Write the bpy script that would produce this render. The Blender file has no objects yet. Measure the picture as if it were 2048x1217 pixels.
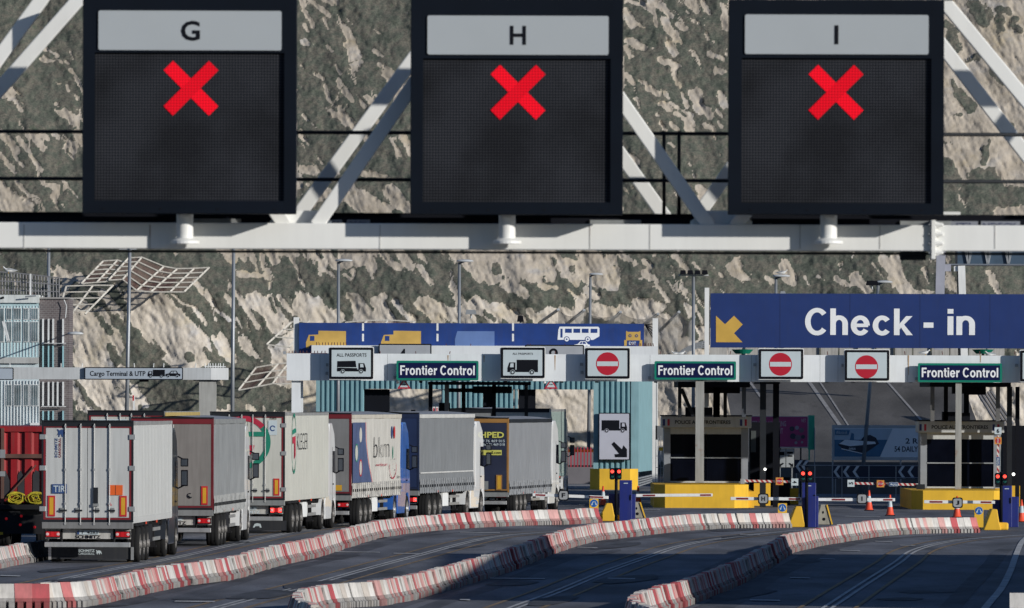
import bpy, math, random
import numpy as np
from mathutils import Vector, Matrix
R = math.radians
SC = bpy.context.scene
COL = SC.collection
# ------------------------------------------------------------------ camera, world, sun, exposure
CAM_H = 4.65
F = 20000.0          # focal length in pixels of the 2048 px wide photograph
ROLL = 0.0032
cd = bpy.data.cameras.new('camera'); cam = bpy.data.objects.new('camera', cd); COL.objects.link(cam)
cam.location = (0, 0, CAM_H); cam.rotation_euler = (R(90), -ROLL, 0)
cd.sensor_width = 36; cd.lens = F/2048*36; cd.shift_y = 188.5/2048
cd.clip_start = 5; cd.clip_end = 3000
cd.dof.use_dof = True; cd.dof.focus_distance = 345; cd.dof.aperture_fstop = 11.0
SC.camera = cam
SUN_AZ, SUN_EL = 125, 15.5      # azimuth clockwise from +Y
w = bpy.data.worlds.new("World"); SC.world = w; w.use_nodes = True
nt = w.node_tree; bg = nt.nodes['Background']
sky = nt.nodes.new('ShaderNodeTexSky'); sky.sky_type = 'NISHITA'; sky.sun_disc = False
sky.sun_elevation = R(SUN_EL); sky.sun_rotation = R(SUN_AZ); sky.air_density = 1.3; sky.dust_density = .5; sky.ozone_density = 2.5
tint = nt.nodes.new('ShaderNodeMix'); tint.data_type = 'RGBA'; tint.blend_type = 'MULTIPLY'; tint.inputs[0].default_value = 1; tint.inputs[7].default_value = (.72, .92, 1.35, 1)
nt.links.new(sky.outputs[0], tint.inputs[6]); nt.links.new(tint.outputs[2], bg.inputs[0]); bg.inputs[1].default_value = 0.052
sd = bpy.data.lights.new('sun', 'SUN'); sd.energy = 4.2; sd.angle = R(0.6); sd.color = (1, .965, .905)
sun = bpy.data.objects.new('sun', sd); COL.objects.link(sun)
sv = Vector((math.sin(R(SUN_AZ))*math.cos(R(SUN_EL)), math.cos(R(SUN_AZ))*math.cos(R(SUN_EL)), math.sin(R(SUN_EL))))
sun.rotation_euler = sv.to_track_quat('Z', 'Y').to_euler()
sun.location = (60, 0, 60)
SC.view_settings.view_transform = 'Standard'; SC.view_settings.look = 'None'
SC.view_settings.gamma = 1; SC.view_settings.exposure = 0.0
SC.cycles.max_bounces = 5; SC.cycles.transparent_max_bounces = 8
random.seed(5); rnd = random.Random(11)

# ------------------------------------------------------------------ materials
MATS = {}
def M(name, col, rough=.6, metal=0, var=.12, scale=1.5, streak=0, bump=0, emit=0, alpha=1, spec=.5, rust=0, ribs=None, coat=0):
    if name in MATS: return MATS[name]
    m = bpy.data.materials.new(name); m.use_nodes = True; MATS[name] = m
    t = m.node_tree; N = t.nodes; L = t.links; b = N['Principled BSDF']
    b.inputs['Roughness'].default_value = rough; b.inputs['Metallic'].default_value = metal
    b.inputs['Specular IOR Level'].default_value = spec; b.inputs['Coat Weight'].default_value = coat
    tc = N.new('ShaderNodeTexCoord')
    def noise(sc, det=4, vec=None):
        n = N.new('ShaderNodeTexNoise'); n.inputs['Scale'].default_value = sc; n.inputs['Detail'].default_value = det
        L.new(vec if vec else tc.outputs['Object'], n.inputs['Vector']); return n.outputs['Fac']
    def ramp(fac, a, bb, ca, cb):
        r = N.new('ShaderNodeValToRGB'); r.color_ramp.elements[0].position = a; r.color_ramp.elements[1].position = bb
        r.color_ramp.elements[0].color = ca; r.color_ramp.elements[1].color = cb; L.new(fac, r.inputs[0]); return r.outputs[0]
    def mix(fac, a, bb, mode='MIX'):
        x = N.new('ShaderNodeMix'); x.data_type = 'RGBA'; x.blend_type = mode
        if isinstance(fac, float): x.inputs[0].default_value = fac
        else: L.new(fac, x.inputs[0])
        for s, v in ((6, a), (7, bb)):
            if isinstance(v, tuple): x.inputs[s].default_value = v
            else: L.new(v, x.inputs[s])
        return x.outputs[2]
    c4 = (*col, 1)
    lo = tuple(c*(1-var) for c in col)+(1,); hi = tuple(min(1, c*(1+var*.6)) for c in col)+(1,)
    out = ramp(noise(scale, 6), .3, .7, lo, hi)
    if streak:
        mp = N.new('ShaderNodeMapping'); mp.inputs['Scale'].default_value = (6, 6, .45); L.new(tc.outputs['Object'], mp.inputs[0])
        s = ramp(noise(1.6, 6, mp.outputs[0]), .42, .75, (0, 0, 0, 1), (streak, streak, streak, 1))
        out = mix(s, out, (.12*col[0]+.06, .12*col[1]+.055, .12*col[2]+.045, 1))
    if rust:
        s = ramp(noise(2.2, 8), .62, .72, (0, 0, 0, 1), (rust, rust, rust, 1)); out = mix(s, out, (.22, .08, .03, 1))
    L.new(out, b.inputs['Base Color'])
    if bump or ribs:
        h = noise(scale*12, 4)
        if ribs:
            wv = N.new('ShaderNodeTexWave'); wv.bands_direction = ribs[0]; wv.inputs['Scale'].default_value = ribs[1]
            L.new(tc.outputs['Object'], wv.inputs[0]); h = wv.outputs['Fac']
        bp = N.new('ShaderNodeBump'); bp.inputs['Strength'].default_value = bump or .4; bp.inputs['Distance'].default_value = .02 if not ribs else ribs[2]
        L.new(h, bp.inputs['Height']); L.new(bp.outputs[0], b.inputs['Normal'])
    if emit:
        b.inputs['Emission Color'].default_value = c4; b.inputs['Emission Strength'].default_value = emit
    if alpha < 1: b.inputs['Alpha'].default_value = alpha
    return m
white = M('white_paint', (.76, .77, .76), .45, var=.06, streak=.12)
gwhite = M('gantry_white', (.72, .75, .77), .5, var=.05, streak=.08, rust=.06)
fgwhite = M('truss_white', (.80, .80, .77), .45, var=.05, streak=.06)
black = M('black_paint', (.004, .005, .009), .75, spec=.15)
dark = M('dark_steel', (.014, .017, .022), .65, var=.3, spec=.25)
grey = M('galvanised', (.36, .38, .4), .5, metal=.3, var=.2, streak=.2)
mgrey = M('mid_grey_paint', (.22, .23, .23), .6, var=.15, streak=.3)
chassis = M('chassis_dark', (.016, .016, .018), .8, var=.4, spec=.2)
rubber = M('rubber', (.018, .018, .018), .9, var=.35, spec=.15)
glass = M('dark_glass', (.003, .004, .009), .12, spec=.1, var=.3)
red = M('red_paint', (.5, .02, .025), .5, var=.2)
darkred = M('dark_red_paint', (.22, .012, .02), .5, var=.25, streak=.3)
yellow = M('yellow_paint', (.74, .44, .04), .6, var=.1, streak=.1, spec=.2)
blue = M('blue_cabinet', (.012, .022, .17), .4, var=.15, streak=.2)
signwhite = M('sign_white', (.50, .57, .60), .5, var=.04, streak=.05, spec=.2)
orange = M('cone_orange', (.75, .08, .03), .5, var=.15)
alu = M('aluminium', (.55, .55, .54), .35, metal=.6, var=.15, streak=.2)
tailred = M('tail_lamp', (.45, .01, .015), .25, emit=.25)
taillit = M('tail_lamp_lit', (1, .05, .04), .25, emit=3)
reflect_y = M('marker_yellow', (.62, .34, .03), .35, var=.1)
green = M('sign_green', (.008, .19, .13), .5, var=.1, spec=.2)
navy = M('sign_navy', (.006, .009, .055), .4, var=.25, spec=.2)

# ------------------------------------------------------------------ pixel of the photograph <-> world
def U(x, y):
    dx, dy = x-1024, y-797; return dx+dy*ROLL, dy-dx*ROLL
def W(x, y, Y):
    u, v = U(x, y); return Vector((u*Y/F, Y, CAM_H-v*Y/F))
def G(x, y):
    u, v = U(x, y); Y = CAM_H*F/v; return Vector((u*Y/F, Y, 0))

# ------------------------------------------------------------------ mesh builder
ORG = {}
class MB:
    def __init__(s, o=(0, 0, 0), ux=(1, 0, 0), uy=(0, 1, 0), uz=(0, 0, 1)):
        s.v = []; s.f = []; s.m = []; s.mats = []; s.set(o, ux, uy, uz)
    def set(s, o, ux, uy, uz): s.o = Vector(o); s.ux = Vector(ux); s.uy = Vector(uy); s.uz = Vector(uz); return s
    def _m(s, mat):
        if mat not in s.mats: s.mats.append(mat)
        return s.mats.index(mat)
    def add(s, vs, fs, mat):
        b = len(s.v); s.v += [s.o+s.ux*p[0]+s.uy*p[1]+s.uz*p[2] for p in vs]
        s.f += [tuple(b+i for i in f) for f in fs]; s.m += [s._m(mat)]*len(fs); return s
    def box(s, x0, x1, y0, y1, z0, z1, mat):
        vs = [(x, y, z) for z in (z0, z1) for y in (y0, y1) for x in (x0, x1)]
        return s.add(vs, [(0, 2, 3, 1), (4, 5, 7, 6), (0, 1, 5, 4), (2, 6, 7, 3), (0, 4, 6, 2), (1, 3, 7, 5)], mat)
    def bbox(s, x0, x1, y0, y1, z0, z1, c, mat):   # box with bevelled vertical and horizontal front edges (in x-z outline)
        pts = [(x0+c, z0), (x1-c, z0), (x1, z0+c), (x1, z1-c), (x1-c, z1), (x0+c, z1), (x0, z1-c), (x0, z0+c)]
        return s.prism(pts, y0, y1, mat)
    def prism(s, pts, y0, y1, mat):                # polygon in x-z extruded along y
        a = sum(pts[i][0]*pts[(i+1) % len(pts)][1]-pts[(i+1) % len(pts)][0]*pts[i][1] for i in range(len(pts)))
        if a < 0: pts = pts[::-1]
        n = len(pts); vs = [(p[0], y0, p[1]) for p in pts]+[(p[0], y1, p[1]) for p in pts]
        fs = [tuple(range(n)), tuple(range(2*n-1, n-1, -1))]+[(i, i+n, (i+1) % n+n, (i+1) % n) for i in range(n)]
        return s.add(vs, fs, mat)
    def prismx(s, pts, x0, x1, mat):               # polygon in y-z extruded along x
        n = len(pts)
        a = sum(pts[i][0]*pts[(i+1) % n][1]-pts[(i+1) % n][0]*pts[i][1] for i in range(n))
        if a < 0: pts = pts[::-1]
        vs = [(x0, p[0], p[1]) for p in pts]+[(x1, p[0], p[1]) for p in pts]
        fs = [tuple(range(n-1, -1, -1)), tuple(range(n, 2*n))]+[(i, (i+1) % n, (i+1) % n+n, i+n) for i in range(n)]
        return s.add(vs, fs, mat)
    def tube(s, p0, p1, r, mat, n=10, r1=None, cap=True):
        p0, p1 = Vector(p0), Vector(p1); d = (p1-p0).normalized(); r1 = r if r1 is None else r1
        a = d.orthogonal().normalized(); b = d.cross(a); vs = []
        for p, q in ((p0, r), (p1, r1)):
            vs += [p+(a*math.cos(t)+b*math.sin(t))*q for t in (2*math.pi*i/n for i in range(n))]
        fs = [(i, (i+1) % n, (i+1) % n+n, i+n) for i in range(n)]
        if cap: fs += [tuple(range(n-1, -1, -1)), tuple(range(n, 2*n))]
        return s.add(vs, fs, mat)
    def path(s, pts, r, mat, n=8):
        for a, b in zip(pts, pts[1:]): s.tube(a, b, r, mat, n)
        return s
    def bar(s, p0, p1, w_, h_, mat, up=(0, 0, 1)):  # rectangular bar
        p0, p1 = Vector(p0), Vector(p1); d = (p1-p0).normalized(); up = Vector(up)
        a = d.cross(up)
        if a.length < 1e-3: a = d.cross(Vector((0, 1, 0)))
        a.normalize(); b = a.cross(d); vs = []
        for p in (p0, p1): vs += [p+a*(i*w_/2)+b*(j*h_/2) for i, j in ((-1, -1), (1, -1), (1, 1), (-1, 1))]
        return s.add(vs, [(3, 2, 1, 0), (4, 5, 6, 7), (0, 1, 5, 4), (1, 2, 6, 5), (2, 3, 7, 6), (3, 0, 4, 7)], mat)
    def lathe(s, prof, mat, c=(0, 0, 0), axis='z', n=20):
        vs = []; k = len(prof)
        for i in range(n):
            t = 2*math.pi*i/n
            for r, h in prof:
                a, b = r*math.cos(t), r*math.sin(t)
                p = (a, b, h) if axis == 'z' else (h, a, b) if axis == 'x' else (a, h, b)
                vs.append((p[0]+c[0], p[1]+c[1], p[2]+c[2]))
        fs = [(i*k+j, ((i+1) % n)*k+j, ((i+1) % n)*k+j+1, i*k+j+1) for i in range(n) for j in range(k-1)]
        return s.add(vs, fs, mat)
    # flat pieces: face toward -y of the local frame
    def flat(s, pts, y, mat):
        n = len(pts); a = sum(pts[i][0]*pts[(i+1) % n][1]-pts[(i+1) % n][0]*pts[i][1] for i in range(n))
        if a < 0: pts = pts[::-1]
        return s.add([(p[0], y, p[1]) for p in pts], [tuple(range(n))], mat)
    def rect(s, x0, x1, z0, z1, y, mat): return s.flat([(x0, z0), (x1, z0), (x1, z1), (x0, z1)], y, mat)
    def disc(s, cx, cz, r, y, mat, n=28, sx=1): return s.flat([(cx+r*sx*math.cos(2*math.pi*i/n), cz+r*math.sin(2*math.pi*i/n)) for i in range(n)], y, mat)
    def ring(s, cx, cz, r0, r1, y, mat, n=28, a0=0, a1=360, sx=1):
        t = [R(a0+(a1-a0)*i/n) for i in range(n+1)]
        vs = [(cx+r1*sx*math.cos(q), y, cz+r1*math.sin(q)) for q in t]+[(cx+r0*sx*math.cos(q), y, cz+r0*math.sin(q)) for q in t]
        return s.add(vs, [(i, i+n+1, i+n+2, i+1) for i in range(n)], mat)
    def text(s, txt, x0, x1, z0, z1, y, mat, bold=.0):
        me = TXT(txt, bold); vs, fs, (w_, h_) = me
        return s.add([(x0+(x1-x0)*a/w_, y, z0+(z1-z0)*b/h_) for a, b in vs], fs, mat)
    def pbox(s, x0, y0, x1, y1, Y, d, mat):
        c = W((x0+x1)/2, (y0+y1)/2, Y); w_ = abs(x1-x0)*Y/F/2; h_ = abs(y1-y0)*Y/F/2
        return s.box(c.x-w_, c.x+w_, Y, Y+d, c.z-h_, c.z+h_, mat)
    def ppoly(s, pts, Y, mat, d=0):
        q = [(W(x, y, Y).x, W(x, y, Y).z) for x, y in pts]
        return s.prism(q, Y, Y+d, mat) if d else s.flat(q, Y, mat)
    def ptext(s, txt, x0, y0, x1, y1, Y, mat, bold=0):
        c = W((x0+x1)/2, (y0+y1)/2, Y); w_ = (x1-x0)*Y/F/2; h_ = (y1-y0)*Y/F/2
        return s.text(txt, c.x-w_, c.x+w_, c.z-h_, c.z+h_, Y, mat, bold)
    def pdisc(s, x, y, r, Y, mat, r0=0, n=28):
        c = W(x, y, Y); k = Y/F
        return s.ring(c.x, c.z, r0*k, r*k, Y, mat, n) if r0 else s.disc(c.x, c.z, r*k, Y, mat, n)
    def build(s, name, parent=None, smooth=False, raw=False, bevel=0, world_origin=None):
        me = bpy.data.meshes.new(name)
        org = Vector((0, 0, 0)) if raw else (ORG[root_of(parent).name] if parent is not None else Vector(world_origin or (0, 0, 0)))
        me.from_pydata([tuple(p-org) for p in s.v], [], s.f)
        for m in s.mats: me.materials.append(m)
        me.polygons.foreach_set('material_index', s.m)
        if smooth: me.polygons.foreach_set('use_smooth', [True]*len(me.polygons))
        me.update()
        ob = bpy.data.objects.new(name, me); COL.objects.link(ob)
        if parent is not None: ob.parent = parent
        else: ob.location = org; ORG[ob.name] = Vector(org)
        if bevel:
            b = ob.modifiers.new('bevel', 'BEVEL'); b.width = bevel; b.segments = 2; b.limit_method = 'ANGLE'; b.angle_limit = R(40)
        return ob
def root_of(o):
    while o.parent is not None: o = o.parent
    return o
_T = {}
def TXT(txt, bold):
    k = (txt, bold)
    if k in _T: return _T[k]
    cu = bpy.data.curves.new('t', 'FONT'); cu.body = txt; cu.size = 1; cu.offset = bold; cu.resolution_u = 3
    o = bpy.data.objects.new('t', cu); me = bpy.data.meshes.new_from_object(o)
    vs = [(v.co.x, v.co.y) for v in me.vertices]; x0 = min(v[0] for v in vs); z0 = min(v[1] for v in vs)
    vs = [(a-x0, b-z0) for a, b in vs]; fs = []
    for p in me.polygons:
        t = list(p.vertices); a = sum(vs[t[i]][0]*vs[t[(i+1) % len(t)]][1]-vs[t[(i+1) % len(t)]][0]*vs[t[i]][1] for i in range(len(t)))
        fs.append(t if a > 0 else t[::-1])
    _T[k] = (vs, fs, (max(max(v[0] for v in vs), 1e-3), max(max(v[1] for v in vs), 1e-3)))
    bpy.data.objects.remove(o); bpy.data.curves.remove(cu); bpy.data.meshes.remove(me); return _T[k]
def thing(name, label, cat, loc, rz=0, group=None):
    o = bpy.data.objects.new(name, None); COL.objects.link(o); o.location = loc; o.rotation_euler = (0, 0, rz)
    o.empty_display_size = .3; ORG[o.name] = Vector(loc); return tag(o, label, cat, group)
def tag(o, label, cat, group=None):
    o['label'] = label; o['category'] = cat
    if group: o['group'] = group
    return o
def structure(o, kind='structure'): o['kind'] = kind; return o
def copy_tree(o, parent=None):
    c = o.copy(); COL.objects.link(c); c.parent = parent; ORG[c.name] = ORG.get(o.name, Vector((0, 0, 0)))
    for ch in list(o.children): copy_tree(ch, c)
    return c

# bold grotesque letterforms from strokes: cap height 1, x height .74, stroke .2
def _arc(cx, cz, rx, rz, a0, a1, n=22, s=.1): return ('a', cx, cz, rx, rz, a0, a1, n)
GL = {'C': (.8, [('a', .43, .5, .43, .52, 40, 320)]), 'h': (.63, [('r', 0, .2, 0, 1), ('a', .315, .42, .315, .32, 0, 165), ('r', .43, .63, 0, .42)]),
      'e': (.68, [('a', .34, .36, .34, .38, 0, 327), ('r', .1, .62, .3, .43)]), 'c': (.66, [('a', .34, .36, .34, .38, 38, 322)]),
      'k': (.66, [('r', 0, .2, 0, 1), ('p', [(.18, .2), (.47, .72), (.7, .72), (.2, .22)][:0] or [(.2, .2), (.2, .43), (.43, .72), (.66, .72), (.36, .4), (.67, 0), (.44, 0), (.25, .29)])]),
      'i': (.2, [('r', 0, .2, 0, .72), ('r', 0, .2, .82, 1)]), 'n': (.63, [('r', 0, .2, 0, .72), ('a', .315, .42, .315, .32, 0, 165), ('r', .43, .63, 0, .42)]),
      'F': (.6, [('r', 0, .2, 0, 1), ('r', .2, .6, .82, 1), ('r', .2, .55, .43, .6)]), 'r': (.4, [('r', 0, .2, 0, .72), ('a', .42, .32, .3, .42, 92, 150), ]),
      'o': (.7, [('a', .35, .36, .35, .38, 0, 360)]), 't': (.38, [('r', .09, .28, .1, .93), ('r', 0, .38, .58, .72), ('r', .2, .38, 0, .15)]), 'l': (.2, [('r', 0, .2, 0, 1)])}
def phel(mb, txt, x0, y0, x1, y1, Y, mat):
    c = W((x0+x1)/2, (y0+y1)/2, Y); w_ = (x1-x0)*Y/F; h_ = (y1-y0)*Y/F; X0 = c.x-w_/2; Z0 = c.z-h_/2
    gap = .1; tot = sum((GL[ch][0] if ch in GL else .22)+gap for ch in txt)-gap; sx = w_/tot; x = 0; T = .2
    for ch in txt:
        if ch not in GL: x += .22+gap; continue
        wd, parts = GL[ch]
        for k_, p in enumerate(parts):
            yy = Y-.002*k_; f = lambda a, b: (X0+(x+a)*sx, Z0+b*h_)
            if p[0] == 'r': mb.flat([f(p[1], p[3]), f(p[2], p[3]), f(p[2], p[4]), f(p[1], p[4])], yy, mat)
            elif p[0] == 'p': mb.flat([f(*q) for q in p[1]], yy, mat)
            else:
                _, cx, cz, rx, rz, a0, a1 = p; n = 24; vs = []
                for rr in ((rx, rz), (rx-T, rz-.17)):
                    for i in range(n+1): t = R(a0+(a1-a0)*i/n); q = f(cx+rr[0]*math.cos(t), cz+rr[1]*math.sin(t)); vs.append((q[0], yy, q[1]))
                mb.add(vs, [(i, i+n+1, i+n+2, i+1) for i in range(n)], mat)
        x += wd+gap
    return mb
# ------------------------------------------------------------------ pictograms, unit box 0..1 wide; aspect handled by caller
def picto_truck(mb, x0, x1, z0, z1, y, fg, bgm, flip=False, dropside=False):
    w_, h_ = x1-x0, z1-z0
    def q(a, b): return ((x0+w_*a) if not flip else (x1-w_*a), z0+h_*b)
    P = lambda pts, yy, m: mb.flat([q(*p) for p in pts], yy, m)
    if not dropside: P([(.3, .3), (1, .3), (1, 1), (.3, 1)], y, fg)
    else:
        P([(.33, .5), (1, .5), (.99, .97), (.36, 1)], y, fg); P([(.3, .25), (1, .25), (1, .47), (.3, .44)], y, fg)
    P([(0, .18), (1, .18), (1, .33), (.26, .33), (.26, .82), (.06, .82), (.0, .45)], y-.0006 if False else y-.004, fg)
    P([(.08, .5), (.2, .5), (.2, .76), (.1, .76)], y-.008, bgm)
    r = h_*.17
    for cx in (.17, .8):
        c = q(cx, .17); mb.disc(c[0], c[1], r, y-.008, bgm, 20); mb.ring(c[0], c[1], r*.45, r*.85, y-.012, fg, 20)
def picto_car(mb, x0, x1, z0, z1, y, fg, bgm):
    w_, h_ = x1-x0, z1-z0; q = lambda a, b: (x0+w_*a, z0+h_*b)
    mb.flat([q(*p) for p in [(0, .2), (1, .2), (1, .5), (.86, .6), (.74, 1), (.4, 1), (.25, .62), (.02, .52)]], y, fg)
    mb.flat([q(*p) for p in [(.33, .62), (.5, .62), (.5, .9), (.43, .9)]], y-.004, bgm)
    mb.flat([q(*p) for p in [(.54, .62), (.76, .62), (.7, .9), (.54, .9)]], y-.004, bgm)
    for cx in (.2, .8):
        c = q(cx, .18); mb.disc(c[0], c[1], h_*.2, y-.004, bgm, 16); mb.disc(c[0], c[1], h_*.13, y-.008, fg, 16)
def picto_bus(mb, x0, x1, z0, z1, y, fg, bgm):
    w_, h_ = x1-x0, z1-z0; q = lambda a, b: (x0+w_*a, z0+h_*b)
    mb.flat([q(*p) for p in [(0, .1), (.85, .1), (1, .35), (1, .9), (.97, 1), (.05, 1), (.02, .8)]], y, fg)
    for a in (.18, .38, .58, .79): mb.flat([q(a, .58), (q(a+.16, .58)), q(a+.16, .86), q(a, .86)], y-.004, bgm)
    mb.flat([q(.07, .25), q(.12, .25), q(.12, .86), q(.07, .86)], y-.004, bgm)
    for cx in (.22, .72):
        c = q(cx, .14); mb.disc(c[0], c[1], h_*.2, y-.004, bgm, 18); mb.disc(c[0], c[1], h_*.15, y-.008, fg, 18); mb.disc(c[0], c[1], h_*.06, y-.012, bgm, 12)

# ------------------------------------------------------------------ cliff
def vnoise(x, y, seed):
    xi = np.floor(x).astype(np.int64); yi = np.floor(y).astype(np.int64); xf = x-xi; yf = y-yi
    def h(a, b):
        n = (a*374761393+b*668265263+seed*1442695041) & 0x7fffffff
        n = ((n ^ (n >> 13))*1274126177) & 0x7fffffff; return ((n ^ (n >> 16)) & 0xffff)/65535.0
    u = xf*xf*(3-2*xf); v = yf*yf*(3-2*yf)
    return (h(xi, yi)*(1-u)+h(xi+1, yi)*u)*(1-v)+(h(xi, yi+1)*(1-u)+h(xi+1, yi+1)*u)*v
def fbm(x, y, seed, o=5, g=.5):
    s = 0; a = 1; t = 0
    for i in range(o):
        s = s+a*vnoise(x*2**i+i*17.3, y*2**i-i*9.1, seed+i); t += a; a *= g
    return s/t
# bare chalk on the slope: tapered streaks x0 y0 x1 y1 half-width (NEG: scrub growing over chalk), in pixels of the photograph
CHALK = """8 170 18 203 5;78 122 104 125 4;90 100 112 114 4;112 122 120 128 3;136 106 145 122 3;128 125 136 130 3;138 142 152 162 4;131 174 134 184 3;122 228 146 245 8;0 268 28 308 9;0 312 28 350 7;24 312 45 335 4;35 280 78 344 5;62 270 84 300 6;80 272 92 280 4;106 270 140 292 5;152 268 163 293 5;125 365 155 400 3;-30 370 35 425 24;28 365 74 410 7
600 0 622 52 6;606 52 613 66 5;606 84 622 90 7;617 0 655 32 3;644 -5 670 4 8;645 40 654 60 3;684 55 700 84 5;700 84 711 112 6;700 130 708 140 4;713 130 714 131 4;652 92 664 104 3;745 103 766 114 5;745 60 766 74 3;798 5 812 26 4;757 130 786 148 5;770 150 785 170 12;798 198 812 180 13;600 132 610 145 3;628 149 643 160 5;648 172 655 205 5;654 215 667 232 6;675 162 679 172 4;688 182 704 203 5;713 192 727 213 6;730 195 745 206 9;680 232 703 252 9;600 175 612 188 4;603 232 630 257 3;670 130 680 148 2;750 243 760 254 7;725 275 740 285 8;782 280 798 310 7;805 275 818 310 8;598 340 625 344 8;672 340 675 348 4;724 348 768 354 7;690 385 760 425 22;775 385 812 420 14;610 415 655 385 10
1250 0 1290 10 5;1247 25 1262 48 8;1262 44 1290 56 6;1294 0 1305 25 4;1308 0 1336 32 8;1308 34 1311 52 4;1328 36 1352 82 10;1335 88 1350 106 7;1353 48 1366 58 4;1376 2 1388 18 9;1404 2 1416 23 6;1443 10 1448 22 5;1446 38 1450 52 9;1248 82 1290 95 8;1250 92 1260 112 9;1317 118 1353 132 6;1345 140 1352 165 7;1356 165 1370 212 5;1378 185 1394 184 6;1390 185 1400 222 9;1412 220 1418 230 8;1420 106 1445 118 6;1430 140 1447 142 6;1440 185 1449 208 10;1433 218 1443 232 4;1251 148 1266 166 5;1275 160 1287 166 6;1293 175 1314 186 8;1329 186 1335 195 5;1318 208 1337 216 7;1340 205 1378 232 6;1352 226 1382 245 7;1310 228 1318 232 5;1340 250 1352 257 6;1371 254 1381 260 6;1407 248 1416 254 6;1436 244 1441 252 5;1336 286 1348 293 5;1376 322 1388 352 7;1396 376 1414 392 8;1396 392 1400 402 5;1262 312 1274 325 5;1247 378 1262 392 5;1278 410 1290 428 3;1269 196 1272 198 4
1950 20 2100 20 70;1950 150 2100 150 80;1950 270 2100 250 70;2020 340 2120 340 34;1905 310 1930 345 16;1925 375 1930 392 6;2000 425 2090 420 16;1900 30 1900 300 22
443 498 463 520 10;472 500 490 522 4;490 498 508 522 9;509 530 514 548 3;533 500 548 526 12;552 498 590 510 14;580 520 595 540 5;598 500 611 518 6;652 504 672 536 9;682 510 690 530 10;690 550 699 560 5;703 545 704 546 5;704 505 720 526 12;730 512 744 538 8;735 496 762 508 8;762 504 792 536 11;793 498 818 535 11;838 508 852 526 5;840 535 865 570 6;478 549 514 553 6;524 552 532 558 4;455 560 459 575 4;388 566 424 612 9;424 620 430 640 7;452 595 460 606 6;471 590 490 615 8;490 615 515 658 9;508 600 550 640 18;535 602 572 645 12;545 650 560 660 14;557 597 587 630 7;578 594 588 612 4;595 608 625 640 18;615 606 668 640 18;634 600 636 601 9;686 635 688 636 8;704 600 745 640 16;715 630 717 632 16;750 606 780 640 14;763 595 765 597 8;792 608 822 638 10;840 606 880 640 16;430 620 458 644 5;392 624 412 652 8;438 680 460 716 12;473 640 484 658 4;480 682 498 712 8;541 695 555 718 4;555 695 572 715 8
150 635 195 700 38;195 630 235 700 14;208 588 250 640 9;290 620 385 700 46;262 598 290 620 12;145 770 170 820 12;180 770 250 815 32;270 780 292 812 12;427 680 445 705 13;118 552 158 562 12;170 720 240 760 26;330 720 420 770 12;440 830 560 840 8;590 720 640 840 22
883 504 908 528 5;908 508 955 548 14;944 505 988 552 18;1000 515 1065 540 32;1010 570 1050 585 12;1085 508 1100 556 14;1080 548 1082 550 10;1078 570 1112 576 7;1105 504 1122 520 6;1122 530 1150 565 12;1130 525 1220 520 10;1170 510 1215 560 26;1160 540 1200 560 18;1137 580 1150 592 7;1170 580 1195 595 7;1242 505 1268 525 9;1286 520 1300 534 5;1290 545 1312 560 8;1314 570 1335 600 4;1350 508 1362 528 5;1308 508 1309 509 5;1266 557 1282 557 3;855 610 935 640 20;948 610 990 640 18;992 618 1035 645 14;1062 622 1072 640 6;1090 635 1150 635 22;1120 618 1145 622 10;1190 620 1330 640 16;1275 612 1315 618 14
1346 512 1373 540 6;1385 525 1400 540 3;1421 528 1430 536 3;1437 545 1446 553 4;1362 573 1388 594 5;1488 549 1489 550 5;1501 558 1502 559 3;1515 560 1516 562 4;1530 552 1543 561 7;1572 532 1578 552 16;1552 545 1554 546 9;1575 510 1576 511 3;1595 515 1597 518 3;1610 553 1618 568 5;1637 550 1650 560 5;1672 556 1700 570 9;1704 556 1735 578 9;1744 525 1766 555 4;1762 518 1832 588 10;1792 515 1795 540 9;1785 555 1815 590 14;1846 536 1857 566 4;1850 580 1865 583 6;1676 525 1680 533 3;1370 610 1384 628 6;1390 610 1405 645 5;1350 650 1375 690 18;620 730 1500 730 80;620 840 1500 840 80;1950 830 2150 810 70"""
NEG = """1945 5 1965 30 18;1888 48 1916 56 7;1897 70 1910 95 12;1932 122 1963 106 9;1995 36 1999 58 8;1996 18 1997 19 6;2014 20 2015 21 6;2022 48 2040 58 6;2030 36 2031 37 7;1984 140 2000 158 7;1918 185 1945 210 13;1903 158 1920 190 5;1900 228 1920 228 4;1965 325 1977 280 6;1945 350 1990 358 14;1935 385 2025 385 18;1885 325 1905 362 16;1890 283 1891 284 9;1885 385 1912 415 18;1940 415 1965 425 14;2020 248 2021 249 7
539 600 553 627 4;562 620 580 644 5;692 606 698 635 9;820 606 832 630 4;193 630 217 668 7;220 695 232 728 8;265 668 300 722 11;155 770 183 812 9;233 645 234 646 9;157 632 158 633 6;222 590 255 625 8;383 718 384 719 8;412 700 428 720 8;300 775 390 812 26;992 540 993 541 9;968 628 988 640 7;470 790 580 800 24;1403 690 1406 692 10;1376 662 1386 676 9"""
def strokes(t, px, py, wob):
    out = np.full(px.shape, -1e3)
    for q in t.replace('\n', ';').split(';'):
        x0, y0, x1, y1, r = [float(v) for v in q.split()]
        m = (px > min(x0, x1)-r-40) & (px < max(x0, x1)+r+40) & (py > min(y0, y1)-r-40) & (py < max(y0, y1)+r+40)
        a, b, w_ = px[m], py[m], wob[m]; dx, dy = x1-x0, y1-y0; L2 = dx*dx+dy*dy+1e-6
        u = np.clip(((a-x0)*dx+(b-y0)*dy)/L2, 0, 1); d = np.hypot(a-x0-u*dx, b-y0-u*dy)
        out[m] = np.maximum(out[m], r*.96-.6-d+w_*min(1, .4+r/16))
    return out
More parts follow.
